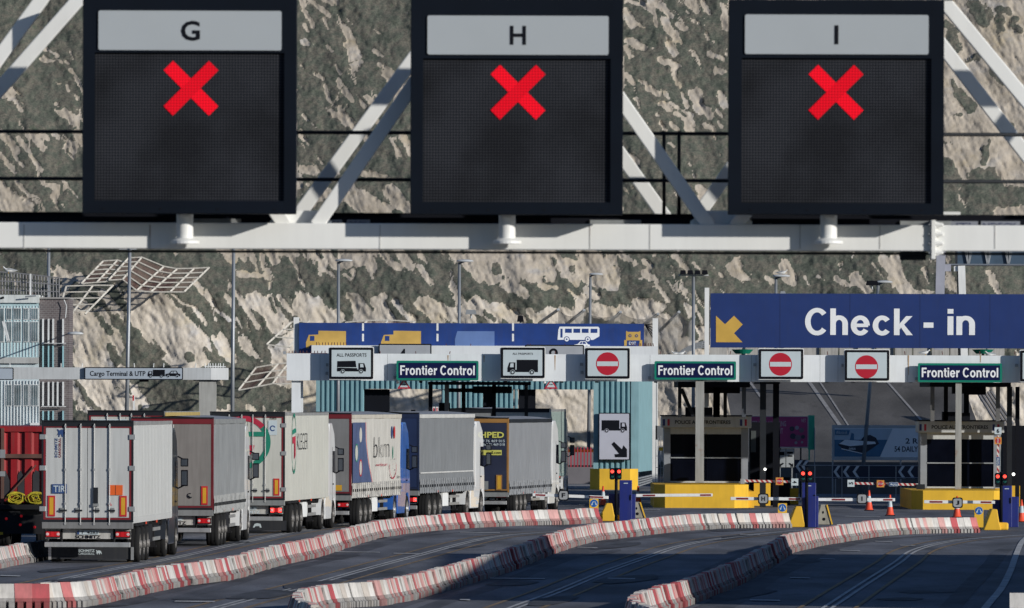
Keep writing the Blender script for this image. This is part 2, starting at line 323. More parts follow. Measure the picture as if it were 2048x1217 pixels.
def make_cliff():
    dx = .085; Xs = np.arange(-47, 47, dx); Zs = np.arange(-2, 34, dx)
    X, Z = np.meshgrid(Xs, Zs)
    Yb = 600+np.where(Z < 11, Z*.35, 3.85+(Z-11)*.85)
    px = 1024+X*F/Yb; py = 797-(Z-CAM_H)*F/Yb
    t = (X+Z*.5)/1.118; s = (X*.5-Z)/1.118
    wob = (fbm(X/3, Z/3, 91, 4)-.5)*2.2
    n = fbm((t+wob)/.8, (s+wob*.6)/2.5, 3, 6, .62)
    wpx = (fbm(t/.6, s/1.7, 3, 6, .66)-.5)*30+(fbm(X/.13, Z/.17, 9, 3, .6)-.5)*8
    P = strokes(CHALK, px, py, wpx); Ng = strokes(NEG, px, py, wpx)
    flat = np.sort(n[::7, ::7].ravel()); q = np.searchsorted(flat, n)/len(flat)
    speck = (q-.955)*260
    hid = ((px > 165) & (px < 593) | (px > 821) & (px < 1246) | (px > 1457) & (px < 1888) | (px < -10) | (px > 2060)) & (py < 500)
    P = np.maximum(P, np.where(hid, (q-.74)*90, speck))
    edge = np.minimum(P, -Ng)
    mask = np.clip(edge/4+.5, 0, 1)
    big = fbm(t/7, s/14, 7, 4)
    mid = fbm((t+wob)/1.6, s/5, 15, 5)
    ridge = 1-np.abs(2*fbm((t+wob*.5)/.8, s/3.2, 51, 5)-1)
    bush = fbm(X/.55, Z/.55, 71, 4, .6); fine = fbm(X/.2, Z/.2, 77, 2)
    rr = -(big-.5)*2.2-(mid-.5)*.45
    rr += mask*(np.abs(2*fbm(t/.38, s/1.5, 61, 5, .62)-1)*.26+np.abs(2*fbm(X/.9, Z/.5, 23, 4, .6)-1)*.14-(ridge-.6)*.16)
    rr += -(1-mask)*((bush-.45)*.26+(fine-.5)*.13)
    Y = Yb+rr
    ny, nx = X.shape
    co = np.stack([X, Y, Z], -1).astype(np.float32).reshape(-1, 3)
    i = np.arange(ny*nx).reshape(ny, nx)
    f = np.stack([i[:-1, :-1], i[:-1, 1:], i[1:, 1:], i[1:, :-1]], -1).reshape(-1, 4)
    me = bpy.data.meshes.new('cliff'); me.vertices.add(len(co)); me.vertices.foreach_set('co', co.ravel())
    me.loops.add(f.size); me.loops.foreach_set('vertex_index', f.ravel().astype(np.int32))
    me.polygons.add(len(f)); me.polygons.foreach_set('loop_start', np.arange(0, f.size, 4, dtype=np.int32))
    me.polygons.foreach_set('use_smooth', np.ones(len(f), dtype=bool))
    me.update(calc_edges=True)
    at = me.attributes.new('chalk', 'FLOAT', 'POINT'); at.data.foreach_set('value', mask.ravel().astype(np.float32))
    m = bpy.data.materials.new('cliff_chalk_and_scrub'); m.use_nodes = True; t_ = m.node_tree; N = t_.nodes; L = t_.links; b = N['Principled BSDF']
    b.inputs['Roughness'].default_value = .95; b.inputs['Specular IOR Level'].default_value = .1
    tc = N.new('ShaderNodeTexCoord')
    def no(sc, det=6, rot=None, rough=.6):
        n = N.new('ShaderNodeTexNoise'); n.inputs['Scale'].default_value = sc; n.inputs['Detail'].default_value = det; n.inputs['Roughness'].default_value = rough
        if rot:
            mp = N.new('ShaderNodeMapping'); mp.inputs['Rotation'].default_value = (0, R(rot[0]), 0); mp.inputs['Scale'].default_value = rot[1]
            L.new(tc.outputs['Object'], mp.inputs[0]); L.new(mp.outputs[0], n.inputs[0])
        else: L.new(tc.outputs['Object'], n.inputs[0])
        return n.outputs['Fac']
    def rp(fac, stops):
        r = N.new('ShaderNodeValToRGB'); e = r.color_ramp.elements
        while len(e) < len(stops): e.new(.5)
        for k, (p, c_) in zip(e, stops): k.position = p; k.color = (*c_, 1)
        L.new(fac, r.inputs[0]); return r.outputs[0]
    def mx(f_, a, b_, mode='MIX'):
        x = N.new('ShaderNodeMix'); x.data_type = 'RGBA'; x.blend_type = mode
        if isinstance(f_, float): x.inputs[0].default_value = f_
        else: L.new(f_, x.inputs[0])
        L.new(a, x.inputs[6]); L.new(b_, x.inputs[7]); return x.outputs[2]
    chalk = rp(no(.55, 8), [(.3, (.33, .285, .225)), (.43, (.40, .35, .285)), (.57, (.47, .415, .345)), (.72, (.42, .40, .375))])
    stain = rp(no(.35, 5), [(.55, (0, 0, 0)), (.72, (.55, .55, .55))])
    yel = rp(no(2, 3), [(.3, (.42, .33, .16)), (.7, (.3, .26, .2))])
    chalk = mx(stain, chalk, yel)
    sx = N.new('ShaderNodeSeparateXYZ'); L.new(tc.outputs['Object'], sx.inputs[0]); m3 = N.new('ShaderNodeMath'); m3.operation = 'MULTIPLY'; L.new(sx.outputs['Z'], m3.inputs[0]); m3.inputs[1].default_value = 1/30
    chalk = mx(1.0, chalk, rp(m3.outputs[0], [(.30, (1.28, 1.31, 1.36)), (.44, (1, 1, 1))]), 'MULTIPLY')
    fiss = rp(no(3.4, 8, (27, (2.6, 1, .5)), .75), [(.34, (.5, .45, .4)), (.44, (1, 1, 1))])
    chalk = mx(.6, chalk, fiss, 'MULTIPLY')
    g1 = rp(no(1.3, 6), [(.3, (.075, .088, .072)), (.46, (.105, .113, .095)), (.58, (.14, .132, .112)), (.72, (.10, .118, .09))])
    g2 = rp(no(9, 4, None, .75), [(.35, (.66, .67, .7)), (.65, (1.36, 1.33, 1.26))])
    grass = mx(1.0, g1, g2, 'MULTIPLY')
    a = N.new('ShaderNodeAttribute'); a.attribute_name = 'chalk'
    mth = N.new('ShaderNodeMath'); mth.operation = 'ADD'; L.new(a.outputs['Fac'], mth.inputs[0])
    m2 = N.new('ShaderNodeMath'); m2.operation = 'MULTIPLY_ADD'; L.new(no(3.5, 6, None, .7), m2.inputs[0]); m2.inputs[1].default_value = 1.8; m2.inputs[2].default_value = -.9
    m2.inputs[1].default_value = .8; m2.inputs[2].default_value = -.4; L.new(m2.outputs[0], mth.inputs[1])
    fac = rp(mth.outputs[0], [(.36, (0, 0, 0)), (.64, (1, 1, 1))])
    L.new(mx(fac, grass, chalk), b.inputs['Base Color'])
    bp = N.new('ShaderNodeBump'); bp.inputs['Strength'].default_value = .7; bp.inputs['Distance'].default_value = .06
    L.new(no(5, 8, None, .7), bp.inputs['Height']); L.new(bp.outputs[0], b.inputs['Normal'])
    me.materials.append(m)
    o = bpy.data.objects.new('cliff', me); COL.objects.link(o); structure(o)
make_cliff()

# ------------------------------------------------------------------ ground
def asphalt(name, col, scl=1.0):
    m = bpy.data.materials.new(name); m.use_nodes = True; t_ = m.node_tree; N = t_.nodes; L = t_.links; b = N['Principled BSDF']
    b.inputs['Roughness'].default_value = .85; b.inputs['Specular IOR Level'].default_value = .3
    tc = N.new('ShaderNodeTexCoord'); mp = N.new('ShaderNodeMapping'); mp.inputs['Scale'].default_value = (1, .16, 1); mp.inputs['Rotation'].default_value = (0, 0, R(5))
    L.new(tc.outputs['Object'], mp.inputs[0])
    def no(sc, src, det=6):
        n = N.new('ShaderNodeTexNoise'); n.inputs['Scale'].default_value = sc; n.inputs['Detail'].default_value = det; L.new(src, n.inputs[0]); return n.outputs['Fac']
    def rp(f_, a, b_, p0=.3, p1=.7):
        r = N.new('ShaderNodeValToRGB'); r.color_ramp.elements[0].position = p0; r.color_ramp.elements[1].position = p1
        r.color_ramp.elements[0].color = (*a, 1); r.color_ramp.elements[1].color = (*b_, 1); L.new(f_, r.inputs[0]); return r.outputs[0]
    lo = tuple(c*.55 for c in col); hi = tuple(c*1.5 for c in col)
    base = rp(no(.5*scl, mp.outputs[0], 8), lo, hi)
    x = N.new('ShaderNodeMix'); x.data_type = 'RGBA'; x.blend_type = 'MULTIPLY'; x.inputs[0].default_value = .8
    L.new(base, x.inputs[6]); L.new(rp(no(14, tc.outputs['Object'], 4), (.55, .55, .55), (1.45, 1.45, 1.45)), x.inputs[7])
    # oil and tyre stains
    x2 = N.new('ShaderNodeMix'); x2.data_type = 'RGBA'; L.new(rp(no(1.6, mp.outputs[0], 5), (0, 0, 0), (.55, .55, .55), .55, .72), x2.inputs[0])
    L.new(x.outputs[2], x2.inputs[6]); x2.inputs[7].default_value = (col[0]*.5, col[1]*.5, col[2]*.5, 1)
    L.new(x2.outputs[2], b.inputs['Base Color'])
    bp = N.new('ShaderNodeBump'); bp.inputs['Strength'].default_value = .3; bp.inputs['Distance'].default_value = .01
    L.new(no(30, tc.outputs['Object'], 3), bp.inputs['Height']); L.new(bp.outputs[0], b.inputs['Normal'])
    return m
asph = asphalt('asphalt', (.118, .123, .138)); track = asphalt('asphalt_tyre_polish', (.075, .08, .092), 2.0); patchm = asphalt('asphalt_patch', (.06, .063, .072), 3.0)
g = MB().add([(-400, -50, 0), (400, -50, 0), (400, 900, 0), (-400, 900, 0)], [(0, 1, 2, 3)], asph).build('ground'); structure(g)
paint_w = M('road_white', (.46, .46, .45), .8, var=.45, scale=1.2)
paint_y = M('road_yellow', (.26, .17, .08), .8, var=.5, scale=1.2)
def smooth_path(pts, step):
    ln = [0]
    for a, b in zip(pts, pts[1:]): ln.append(ln[-1]+(Vector(b)-Vector(a)).length)
    n = len(pts); out = []
    tan = []
    for i in range(n):
        a = pts[max(i-1, 0)]; b = pts[min(i+1, n-1)]; L0 = ln[min(i+1, n-1)]-ln[max(i-1, 0)]
        tan.append((Vector(b)-Vector(a))/max(L0, 1e-6))
    s = 0; i = 0
    while s <= ln[-1]:
        while i < n-2 and s > ln[i+1]: i += 1
        L0 = ln[i+1]-ln[i]; t = (s-ln[i])/L0
        h00, h10, h01, h11 = 2*t**3-3*t*t+1, t**3-2*t*t+t, -2*t**3+3*t*t, t**3-t*t
        out.append(Vector(pts[i])*h00+tan[i]*L0*h10+Vector(pts[i+1])*h01+tan[i+1]*L0*h11); s += step
    return out
LZ = [.010]
def line(name, px, off, w_, mat, z=None):
    if z is None: LZ[0] += .0004; z = LZ[0]
    P = smooth_path([G(*p) for p in px], 2.0); mb = MB(); vs = []
    for i, p in enumerate(P):
        d = (P[min(i+1, len(P)-1)]-P[max(i-1, 0)]).normalized(); nrm = Vector((d.y, -d.x, 0))
        vs += [tuple(p+nrm*(off-w_/2)+Vector((0, 0, z))), tuple(p+nrm*(off+w_/2)+Vector((0, 0, z)))]
    mb.add(vs, [(2*i, 2*i+1, 2*i+3, 2*i+2) for i in range(len(P)-1)], mat)
    return structure(mb.build(name))
LT = [(-60, 1200), (89, 1168), (171, 1150), (342, 1118), (513, 1080), (615, 1060), (760, 1040)]
LA = [(330, 1245), (434, 1217), (513, 1196), (600, 1176), (737, 1138), (839, 1111), (942, 1084), (1010, 1072), (1113, 1064), (1190, 1061)]
LB = [(960, 1245), (1027, 1217), (1113, 1185), (1215, 1143), (1297, 1114), (1365, 1092), (1443, 1078), (1580, 1063), (1620, 1060)]
LC = [(1610, 1245), (1655, 1217), (1717, 1176), (1795, 1126), (1834, 1100), (1912, 1082), (1990, 1075), (2070, 1070)]
for ti, px in enumerate((LT, LA, LB, LC)):
    for oi, off in enumerate((-4.6, -2.7, 2.7, 4.6)):
        if px is LT and off < 0: continue
        line('tyre_track', px, off, .5, track, .0018+.00035*(ti*4+oi))
rp0 = random.Random(3)
for i in range(34):
    x_, y_ = rp0.uniform(60, 2000), rp0.uniform(1060, 1215); c = G(x_, y_); w_, l_ = rp0.uniform(.25, .9), rp0.uniform(1.5, 7); a_ = R(-5+rp0.uniform(-3, 3)); n_ = 9
    vs = [(c.x+w_*math.cos(t)*(1+rp0.uniform(-.25, .25))+l_*math.sin(t)*math.sin(a_)*-1, c.y+l_*math.sin(t)*(1+rp0.uniform(-.2, .2)), .0082+i*.0003) for t in (2*math.pi*k_/n_ for k_ in range(n_))]
    structure(MB().add(vs, [tuple(range(n_))], patchm).build('road_patch'))
for nm, px in (('t', LT), ('a', LA), ('b', LB), ('c', LC)):
    for off in (-.1, .1): line('road_marking', px, off, .09, paint_w)
    for off in (-.62, .62): line('road_marking', px, off, .1, paint_y)
line('road_marking', [(1955, 1245), (1971, 1217), (2002, 1179), (2022, 1140), (2030, 1117), (2044, 1085), (2060, 1070)], 0, .18, paint_w)
for (a, b, c) in [(194, 310, 1123), (555, 665, 1091), (350, 430, 1204), (665, 760, 1105), (787, 845, 1108), (980, 1090, 1158), (1215, 1270, 1158), (920, 1000, 1066), (1155, 1195, 1096), (1480, 1520, 1070), (1750, 1785, 1084), (1680, 1720, 1102), (1640, 1670, 1119), (1580, 1620, 1157), (60, 140, 1190), (0, 40, 1153), (1500, 1560, 1202), (920, 940, 1201), (1800, 1830, 1092), (1290, 1330, 1012), (1330, 1470, 1018), (1150, 1170, 1010), (1180, 1320, 1020), (1690, 1760, 1034)]:
    p, q = G(a, c), G(b, c+1); mb = MB(); LZ[0] += .0004; z = LZ[0]
    mb.add([(p.x, p.y-.6, z), (q.x, q.y-.6, z), (q.x, q.y+.5, z), (p.x, p.y+.5, z)], [(0, 1, 2, 3)], paint_w); structure(mb.build('road_marking'))
# ------------------------------------------------------------------ near overhead gantry with lane signals
YG = 107.5
gl = W(1024, 500, YG)
gan = thing('overhead_gantry', 'white steel truss gantry close to the camera carrying the three lane signals', 'gantry', (0, YG, 0))
def hx(y): return lambda x: y+0*x
def fg_beam(name, yl, yr, Y, d, h, mat, x0=-1180, x1=3150):     # beam whose centre passes (0,yl) and (2048,yr)
    z = (W(0, yl, Y).z+W(2048, yr, Y).z)/2; a = W(x0, yl, Y).x; b = W(x1, yl, Y).x
    return MB().box(a, b, Y, Y+d, z-h/2, z+h/2, mat).build(name, gan, bevel=.012)
fg_beam('bottom_chord', 471, 477, YG, .28, 52*YG/F, fgwhite)
fg_beam('top_chord', -34, -28, YG, .28, .28, fgwhite)
fg_beam('top_chord', -50, -44, YG+2.2, .28, .28, fgwhite)
fg_beam('rear_chord', 462, 468, YG+2.2, .2, .14, fgwhite)
# walkway between the trusses
mb = MB(); a, b = W(-1180, 0, YG).x, W(3150, 0, YG).x; z = W(1024, 447, YG+.8).z
mb.box(a, b, YG+.32, YG+2.15, z-.09, z+.05, black); mb.box(a, b, YG+1.46, YG+1.52, z+.05, z+.12, black); mb.build('walkway', gan)
for x0 in (380, 1180, 1800): c = W(x0, 447, YG+.34); MB().box(c.x, c.x+.55, YG+.285, YG+.31, z-.06, z+.03, mgrey).build('walkway_bracket', gan)
mb = MB(); dy = M('deck_marking', (.03, .04, .09), .6)
lab = M('deck_label', (.2, .21, .24), .6)
for x0, x1, yy, s_ in ((1893, 1956, 443, 'NTL'), (1962, 2040, 443, 'NDECK'), (636, 684, 440, 'INI'), (694, 740, 440, 'DECK')):
    dl = MB().pbox(x0, yy, x1, yy+25, YG+.30, .01, lab).build('deck_label', gan); MB().ptext(s_, x0+4, yy+3, x1-6, yy+17, YG+.296, dy, .01).build('lettering', dl)
def diag(x0, y0, x1, y1, Y, w_=.15):
    p, q = W(x0, y0, Y), W(x1, y1, Y)
    p.y = q.y = Y+.13; MB().bar(p, q, .15, w_, fgwhite, up=(0, 1, 0)).build('diagonal_brace', gan, bevel=.01)
for s in ((632, 452, 900, 62), (570, 452, 300, 62), (1420, 455, 1130, 40), (1470, 455, 1740, 80), (1885, -2, 2262, 452), (2300, 452, 2660, -20), (-249, 452, 110, -40), (1870, -20, 1850, -10)): diag(*s, YG)
for s in ((560, 480, 850, 85), (1350, 462, 1130, 152), (1395, 432, 1560, 200), (1870, 72, 2172, 463), (-253, 463, 190, -40), (480, 455, 240, 130)): diag(*s, YG+2.22, .14)
mb = MB()
for yl in (262, 356): p, q = W(-1180, yl, YG+1.3), W(3150, yl+9, YG+1.3); zz = (p.z+q.z)/2; mb.tube((p.x, YG+1.3, zz), (q.x, YG+1.3, zz), .021, dark, 12)
mb.build('handrail', gan, smooth=True)
for x in (1328, 1358, -420, 2240, 2700, -900): mb = MB(); p, q = W(x, 262, YG+1.3), W(x, 440, YG+1.3); mb.tube(p, q, .02, dark, 12); mb.build('rail_post', gan, smooth=True)
# gusset plates with bolts where the braces meet the chord
for gx in (601, 1443):
    c = W(gx, 447, YG+.05); mb = MB(); k = YG/F
    mb.prism([(c.x-62*k, c.z-6*k), (c.x+62*k, c.z-6*k), (c.x+62*k, c.z+4*k), (c.x+34*k, c.z+26*k), (c.x-34*k, c.z+26*k), (c.x-62*k, c.z+4*k)], YG+.205, YG+.22, fgwhite)
    mb.build('gusset_plate', gan)
for wx in (48, 300, 760, 1180, 1300, 1600, 1760, 1990):
    c = W(wx, 474, YG); MB().box(c.x-.006, c.x+.006, YG-.004, YG+.01, c.z-.13, c.z+.13, M('weld_seam', (.5, .5, .48), .6, rust=.6)).build('weld_seam', gan)
mb = MB(); c = W(-200, 503, YG+.1); d_ = W(2300, 511, YG+.1); mb.tube((c.x, YG+.2, c.z+.01), (d_.x, YG+.2, c.z+.01-.0), .014, dark, 6); mb.build('cable', gan)
# flange joint
mb = MB(); c = W(1868, 478, YG)
mb.box(c.x-.03, c.x+.015, YG-.06, YG+.34, c.z-.22, c.z+.2, fgwhite)
for i in range(4):
    zz = c.z-.15+i*.1
    mb.tube((c.x-.06, YG-.03, zz), (c.x-.03, YG-.03, zz), .018, grey, 8); mb.tube((c.x+.015, YG-.035, zz), (c.x+.09, YG-.03, zz), .022, fgwhite, 8)
    mb.prism([(c.x+.015, zz-.035), (c.x+.1, zz-.012), (c.x+.1, zz+.012), (c.x+.015, zz+.035)], YG-.045, YG+.002, fgwhite)
mb.build('flange_joint', gan, bevel=.004)
led = bpy.data.materials.new('led_matrix'); led.use_nodes = True
t = led.node_tree; N = t.nodes; L = t.links; b = N['Principled BSDF']; tc = N.new('ShaderNodeTexCoord')
vr = N.new('ShaderNodeTexVoronoi'); vr.inputs['Scale'].default_value = 32; vr.inputs['Randomness'].default_value = 0; L.new(tc.outputs['Object'], vr.inputs[0])
rp = N.new('ShaderNodeValToRGB'); rp.color_ramp.elements[0].color = (.045, .046, .053, 1); rp.color_ramp.elements[1].color = (.009, .011, .015, 1); rp.color_ramp.elements[0].position = .2; rp.color_ramp.elements[1].position = .5
L.new(vr.outputs['Distance'], rp.inputs[0]); nn = N.new('ShaderNodeTexNoise'); nn.inputs['Scale'].default_value = 1.3; nn.inputs['Detail'].default_value = 4; L.new(tc.outputs['Object'], nn.inputs[0])
r2 = N.new('ShaderNodeValToRGB'); r2.color_ramp.elements[0].color = (.6, .6, .6, 1); r2.color_ramp.elements[1].color = (1.1, 1.1, 1.1, 1); r2.color_ramp.elements[0].position = .35; r2.color_ramp.elements[1].position = .6; L.new(nn.outputs[0], r2.inputs[0])
mxn = N.new('ShaderNodeMix'); mxn.data_type = 'RGBA'; mxn.blend_type = 'MULTIPLY'; mxn.inputs[0].default_value = 1; L.new(rp.outputs[0], mxn.inputs[6]); L.new(r2.outputs[0], mxn.inputs[7]); L.new(mxn.outputs[2], b.inputs['Base Color']); b.inputs['Roughness'].default_value = .85; b.inputs['Specular IOR Level'].default_value = .1
ledred = M('led_red_cross', (1, .006, .022), .9, emit=.95, var=.0, spec=0); t = ledred.node_tree; b = t.nodes['Principled BSDF']
t.links.remove(b.inputs['Base Color'].links[0]); b.inputs['Base Color'].default_value = (.02, .004, .005, 1)
tc = t.nodes.new('ShaderNodeTexCoord'); vr = t.nodes.new('ShaderNodeTexVoronoi'); vr.inputs['Scale'].default_value = 32; vr.inputs['Randomness'].default_value = 0; t.links.new(tc.outputs['Object'], vr.inputs[0])
mr = t.nodes.new('ShaderNodeMapRange'); mr.inputs[1].default_value = .15; mr.inputs[2].default_value = .75; mr.inputs[3].default_value = 1.35; mr.inputs[4].default_value = .35; t.links.new(vr.outputs['Distance'], mr.inputs[0]); t.links.new(mr.outputs[0], b.inputs['Emission Strength'])
housing = M('signal_housing', (.003, .006, .012), .7, var=.2, spec=.12)
plate = M('letter_plate', (.385, .415, .435), .5, var=.03, spec=.2)
letter = M('sign_black', (.004, .005, .009), .6, spec=.15)
def lane_signal(ch, x0, x1, yt, yb, px, pl, pn, cr, post, lbl):
    Y = YG-.45; cx = (W(x0, 0, Y).x+W(x1, 0, Y).x)/2
    o = thing('lane_signal', lbl, 'lane signal', (W(post, 480, YG).x, YG-.2, W(post, 480, YG).z), group='lane signals on the near gantry')
    a = W((x0+x1)/2, (yt+yb)/2, Y); w_ = (x1-x0)*Y/F/2; h_ = (yb-yt)*Y/F/2
    mb = MB(); mb.box(a.x-w_, a.x+w_, Y, Y+.24, a.z-h_, a.z+h_, housing)
    hh = mb.build('housing', o, bevel=.012)
    # raised rim around the screen
    rim = MB(); c = W((x0+x1)/2, (pn[1]+pn[3])/2, Y); k = Y/F; sw = (pn[2]-pn[0])*k/2; sh = (pn[3]-pn[1])*k/2
    for (u0, u1, v0, v1) in ((a.x-w_+.004, c.x-sw, a.z-h_+.004, a.z+h_-.004), (c.x+sw, a.x+w_-.004, a.z-h_+.004, a.z+h_-.004), (c.x-sw+.0005, c.x+sw-.0005, c.z+sh, a.z+h_-.004), (c.x-sw+.0005, c.x+sw-.0005, a.z-h_+.004, c.z-sh)):
        rim.box(u0, u1, Y-.045, Y+.001, v0, v1, housing)
    for i in range(4): rim.tube((c.x-sw+.1+i*(2*sw-.2)/3, Y-.05, a.z-h_+.05), (c.x-sw+.1+i*(2*sw-.2)/3, Y-.04, a.z-h_+.05), .012, black, 8)
    rim.build('hood_rim', o)
    sc = MB(); sc.rect(c.x-sw, c.x+sw, c.z-sh, c.z+sh, Y-.004, led); sc.build('screen', o)
    lp = MB(); q = W((pl[0]+pl[2])/2, (pl[1]+pl[3])/2, Y-.05); pw, ph = (pl[2]-pl[0])*k/2, (pl[3]-pl[1])*k/2
    rr = .02; pts = []
    for (sx, sz, a0) in ((1, 1, 0), (-1, 1, 90), (-1, -1, 180), (1, -1, 270)):
        for i in range(4): t_ = R(a0+30*i); pts.append((q.x+sx*(pw-rr)+rr*math.cos(t_), q.z+sz*(ph-rr)+rr*math.sin(t_)))
    lp.prism(pts, Y-.062, Y-.046, plate); lpo = lp.build('letter_plate', o)
    tt = MB(); lw = {'G': 19, 'H': 17, 'I': 4}[ch]; lh = 20 if ch == 'G' else 19
    lx, ly = {'G': (381, 62), 'H': (1036, 71), 'I': (1673, 70)}[ch]
    if ch == 'I': p = W(lx, ly, Y-.066); tt.rect(p.x-lw*k, p.x+lw*k, p.z-lh*k, p.z+lh*k, Y-.066, letter)
    elif ch == 'H':
        p = W(lx, ly, Y-.066)
        for s_ in (-1, 1): tt.rect(p.x+s_*12.5*k-3.6*k, p.x+s_*12.5*k+3.6*k, p.z-lh*k, p.z+lh*k, Y-.066, letter)
        tt.rect(p.x-9*k, p.x+9*k, p.z-3.4*k, p.z+3.6*k, Y-.066, letter)
    else: tt.ptext(ch, lx-lw, ly-lh, lx+lw, ly+lh, Y-.066, letter, .022)
    tt.build('letter', lpo)
    xx = MB(); p = W(cr[0], cr[1], Y-.008); a_, t_ = 51.4*k, 18*k*.75
    for sg in (1, -1):
        d = (1/math.sqrt(2), sg/math.sqrt(2)); n_ = (-d[1], d[0]); e = a_*1.25
        xx.flat([(p.x+d[0]*e*i+n_[0]*t_*j, p.z+d[1]*e*i+n_[1]*t_*j) for i, j in ((-1, -1), (1, -1), (1, 1), (-1, 1))], Y-.008-.004*(sg > 0), ledred)
    xx.build('red_cross', o)
    ps = MB(); c0 = W(post, 488, YG-.13); top = a.z-h_
    ps.lathe([(0, 0), (.155, 0), (.155, .03), (.09, .06), (.09, top-c0.z+.02)], fgwhite, (c0.x, YG-.18, c0.z), 'z', 24)
    ps.box(c0.x-.05, c0.x+.05, YG-.3, YG-.06, top-.03, top+.1, fgwhite)
    ps.build('post', o, smooth=False)
lane_signal('G', 165, 593, -8, 428, None, (197, 22, 563, 101), (190, 106, 569, 402), (382, 177), 370, 'black matrix signal lettered G above a red cross, leftmost on the gantry')
lane_signal('H', 821, 1246, -2, 430, None, (855, 32, 1217, 110), (847, 118, 1222, 405), (1036, 185), 1014, 'black matrix signal lettered H above a red cross, at the middle of the gantry')
lane_signal('I', 1457, 1888, 0, 430, None, (1490, 30, 1857, 109), (1483, 117, 1862, 407), (1672, 185), 1657, 'black matrix signal lettered I above a red cross, rightmost on the gantry')
for px_ in (-1150, 3120):
    for dy_ in (0, 2.2): c = W(px_, 0, YG); MB().box(c.x-.16, c.x+.16, YG+dy_+.29, YG+dy_+.6, 0, W(0, -10, YG).z, fgwhite).build('leg', gan)
# small white lamp box and drop fittings on the gantry
MB().pbox(1886, 424, 1921, 436, YG+1.5, .3, fgwhite).build('junction_box', gan)
MB().tube(W(1800, 512, YG+1.0), W(1852, 512, YG+1.0), .05, dark, 10).build('cable_drum', gan)

# ------------------------------------------------------------------ barrier rows
def stripe(name, up, lo):
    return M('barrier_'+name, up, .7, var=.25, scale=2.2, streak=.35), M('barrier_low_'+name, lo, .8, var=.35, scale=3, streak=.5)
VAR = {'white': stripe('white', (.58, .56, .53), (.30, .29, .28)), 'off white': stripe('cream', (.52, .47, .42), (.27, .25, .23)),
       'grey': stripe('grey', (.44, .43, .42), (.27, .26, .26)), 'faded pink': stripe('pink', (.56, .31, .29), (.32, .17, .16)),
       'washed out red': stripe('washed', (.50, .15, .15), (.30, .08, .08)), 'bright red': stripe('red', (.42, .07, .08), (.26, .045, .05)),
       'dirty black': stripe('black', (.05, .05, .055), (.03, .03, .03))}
slot = M('barrier_slot', (.10, .015, .015), .9, var=.4); slotg = M('barrier_slot_grey', (.07, .065, .065), .9, var=.4)
BL = 1.62
KEYC = {'w': 'white', 'o': 'off white', 'g': 'grey', 'p': 'faded pink', 'r': 'washed out red', 'R': 'bright red', 'k': 'dirty black'}
def barrier_mesh(pat):
    l = BL*.955; mb = MB(); y0 = -l/2; n = len(pat); seg = l/n
    for i, ch in enumerate(pat):
        up, lo = VAR[KEYC[ch]]; a = y0+i*seg; k = .012 if i % 2 else 0
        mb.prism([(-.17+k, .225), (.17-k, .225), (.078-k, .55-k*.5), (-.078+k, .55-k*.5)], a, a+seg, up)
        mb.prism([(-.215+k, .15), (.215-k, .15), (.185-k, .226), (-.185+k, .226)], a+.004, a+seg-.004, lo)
    for i in range(8):
        ch = pat[min(n-1, i*n//8)]; a = y0+i*l/8+.02
        mb.box(-.2, .2, a-.02, a+.03, .05, .17, slot if ch in 'prR' else slotg)
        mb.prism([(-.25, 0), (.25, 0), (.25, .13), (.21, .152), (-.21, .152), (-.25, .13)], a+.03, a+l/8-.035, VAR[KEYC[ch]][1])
    for s_ in (-1, 1): mb.box(s_*.06-.025, s_*.06+.025, y0-.02, y0+.004, .3, .5, VAR[KEYC[pat[0]]][1])
    o = mb.build('barrier_block', None); d = o.data; bpy.data.objects.remove(o); return d
PATS = {'mostly white': ['wwow', 'owpw', 'wogw', 'pwwo'], 'grubby white': ['ogog', 'gowg', 'oggo'], 'white and pink': ['wwpp', 'ppow', 'owrw', 'wppo'],
        'pink striped': ['pwrw', 'wpwp', 'rwpo', 'pprw'], 'red and white': ['wRww', 'Rwwr', 'wwRR', 'owrR', 'RRww'], 'mostly red': ['RrRw', 'RRpR'], 'dirty black': ['kkkk']}
BM = {k_: [barrier_mesh(p_) for p_ in v_] for k_, v_ in PATS.items()}
OLD = {'dirty black': 'dirty black', 'white': 'mostly white', 'off white': 'grubby white', 'grey': 'grubby white', 'washed out red': 'pink striped', 'bright red': 'red and white', 'faded pink': 'white and pink'}
def ordinal(n):
    if 10 <= n % 100 <= 20: return '%dth' % n
    return '%d%s' % (n, {1: 'st', 2: 'nd', 3: 'rd'}.get(n % 10, 'th'))
def barrier_row(px, where, group, seed, curl=None, anchor='arrow sign end', keys=None):
    P = smooth_path([G(*p) for p in px], .01); r = random.Random(seed)
    if curl: P = curl+P
    # walk from the far end
    P = P[::-1]; acc = 0; last = P[0]; marks = [P[0]]
    for p in P[1:]:
        acc += (p-last).length; last = p
        if acc >= BL: marks.append(p.copy()); acc = 0
    prev = ''
    for i in range(len(marks)-1):
        a, b = marks[i], marks[i+1]; c = (a+b)/2; d = (a-b)
        u = r.random()
        if i < 34 and u < .3 and r.random() < .5: u = .5+u
        key = OLD[keys[i]] if keys and i < len(keys) else ('mostly red' if u < .03 else 'red and white' if u < .25 else 'pink striped' if u < .5 else 'white and pink' if u < .76 else 'grubby white' if u < .78 else 'mostly white')
        prev = key
        o = bpy.data.objects.new('barrier_block', r.choice(BM[key])); COL.objects.link(o)
        o.location = (c.x+r.uniform(-.035, .035), c.y, .003); o.rotation_euler = (0, 0, math.atan2(d.y, d.x)-math.pi/2+r.uniform(-.028, .028))
        o.scale.z = r.uniform(.97, 1.03)
        ORG[o.name] = Vector(o.location)
        tag(o, '%s barrier block, %s from the %s of the %s' % (key, ordinal(i+1), anchor, where), 'barrier', group)
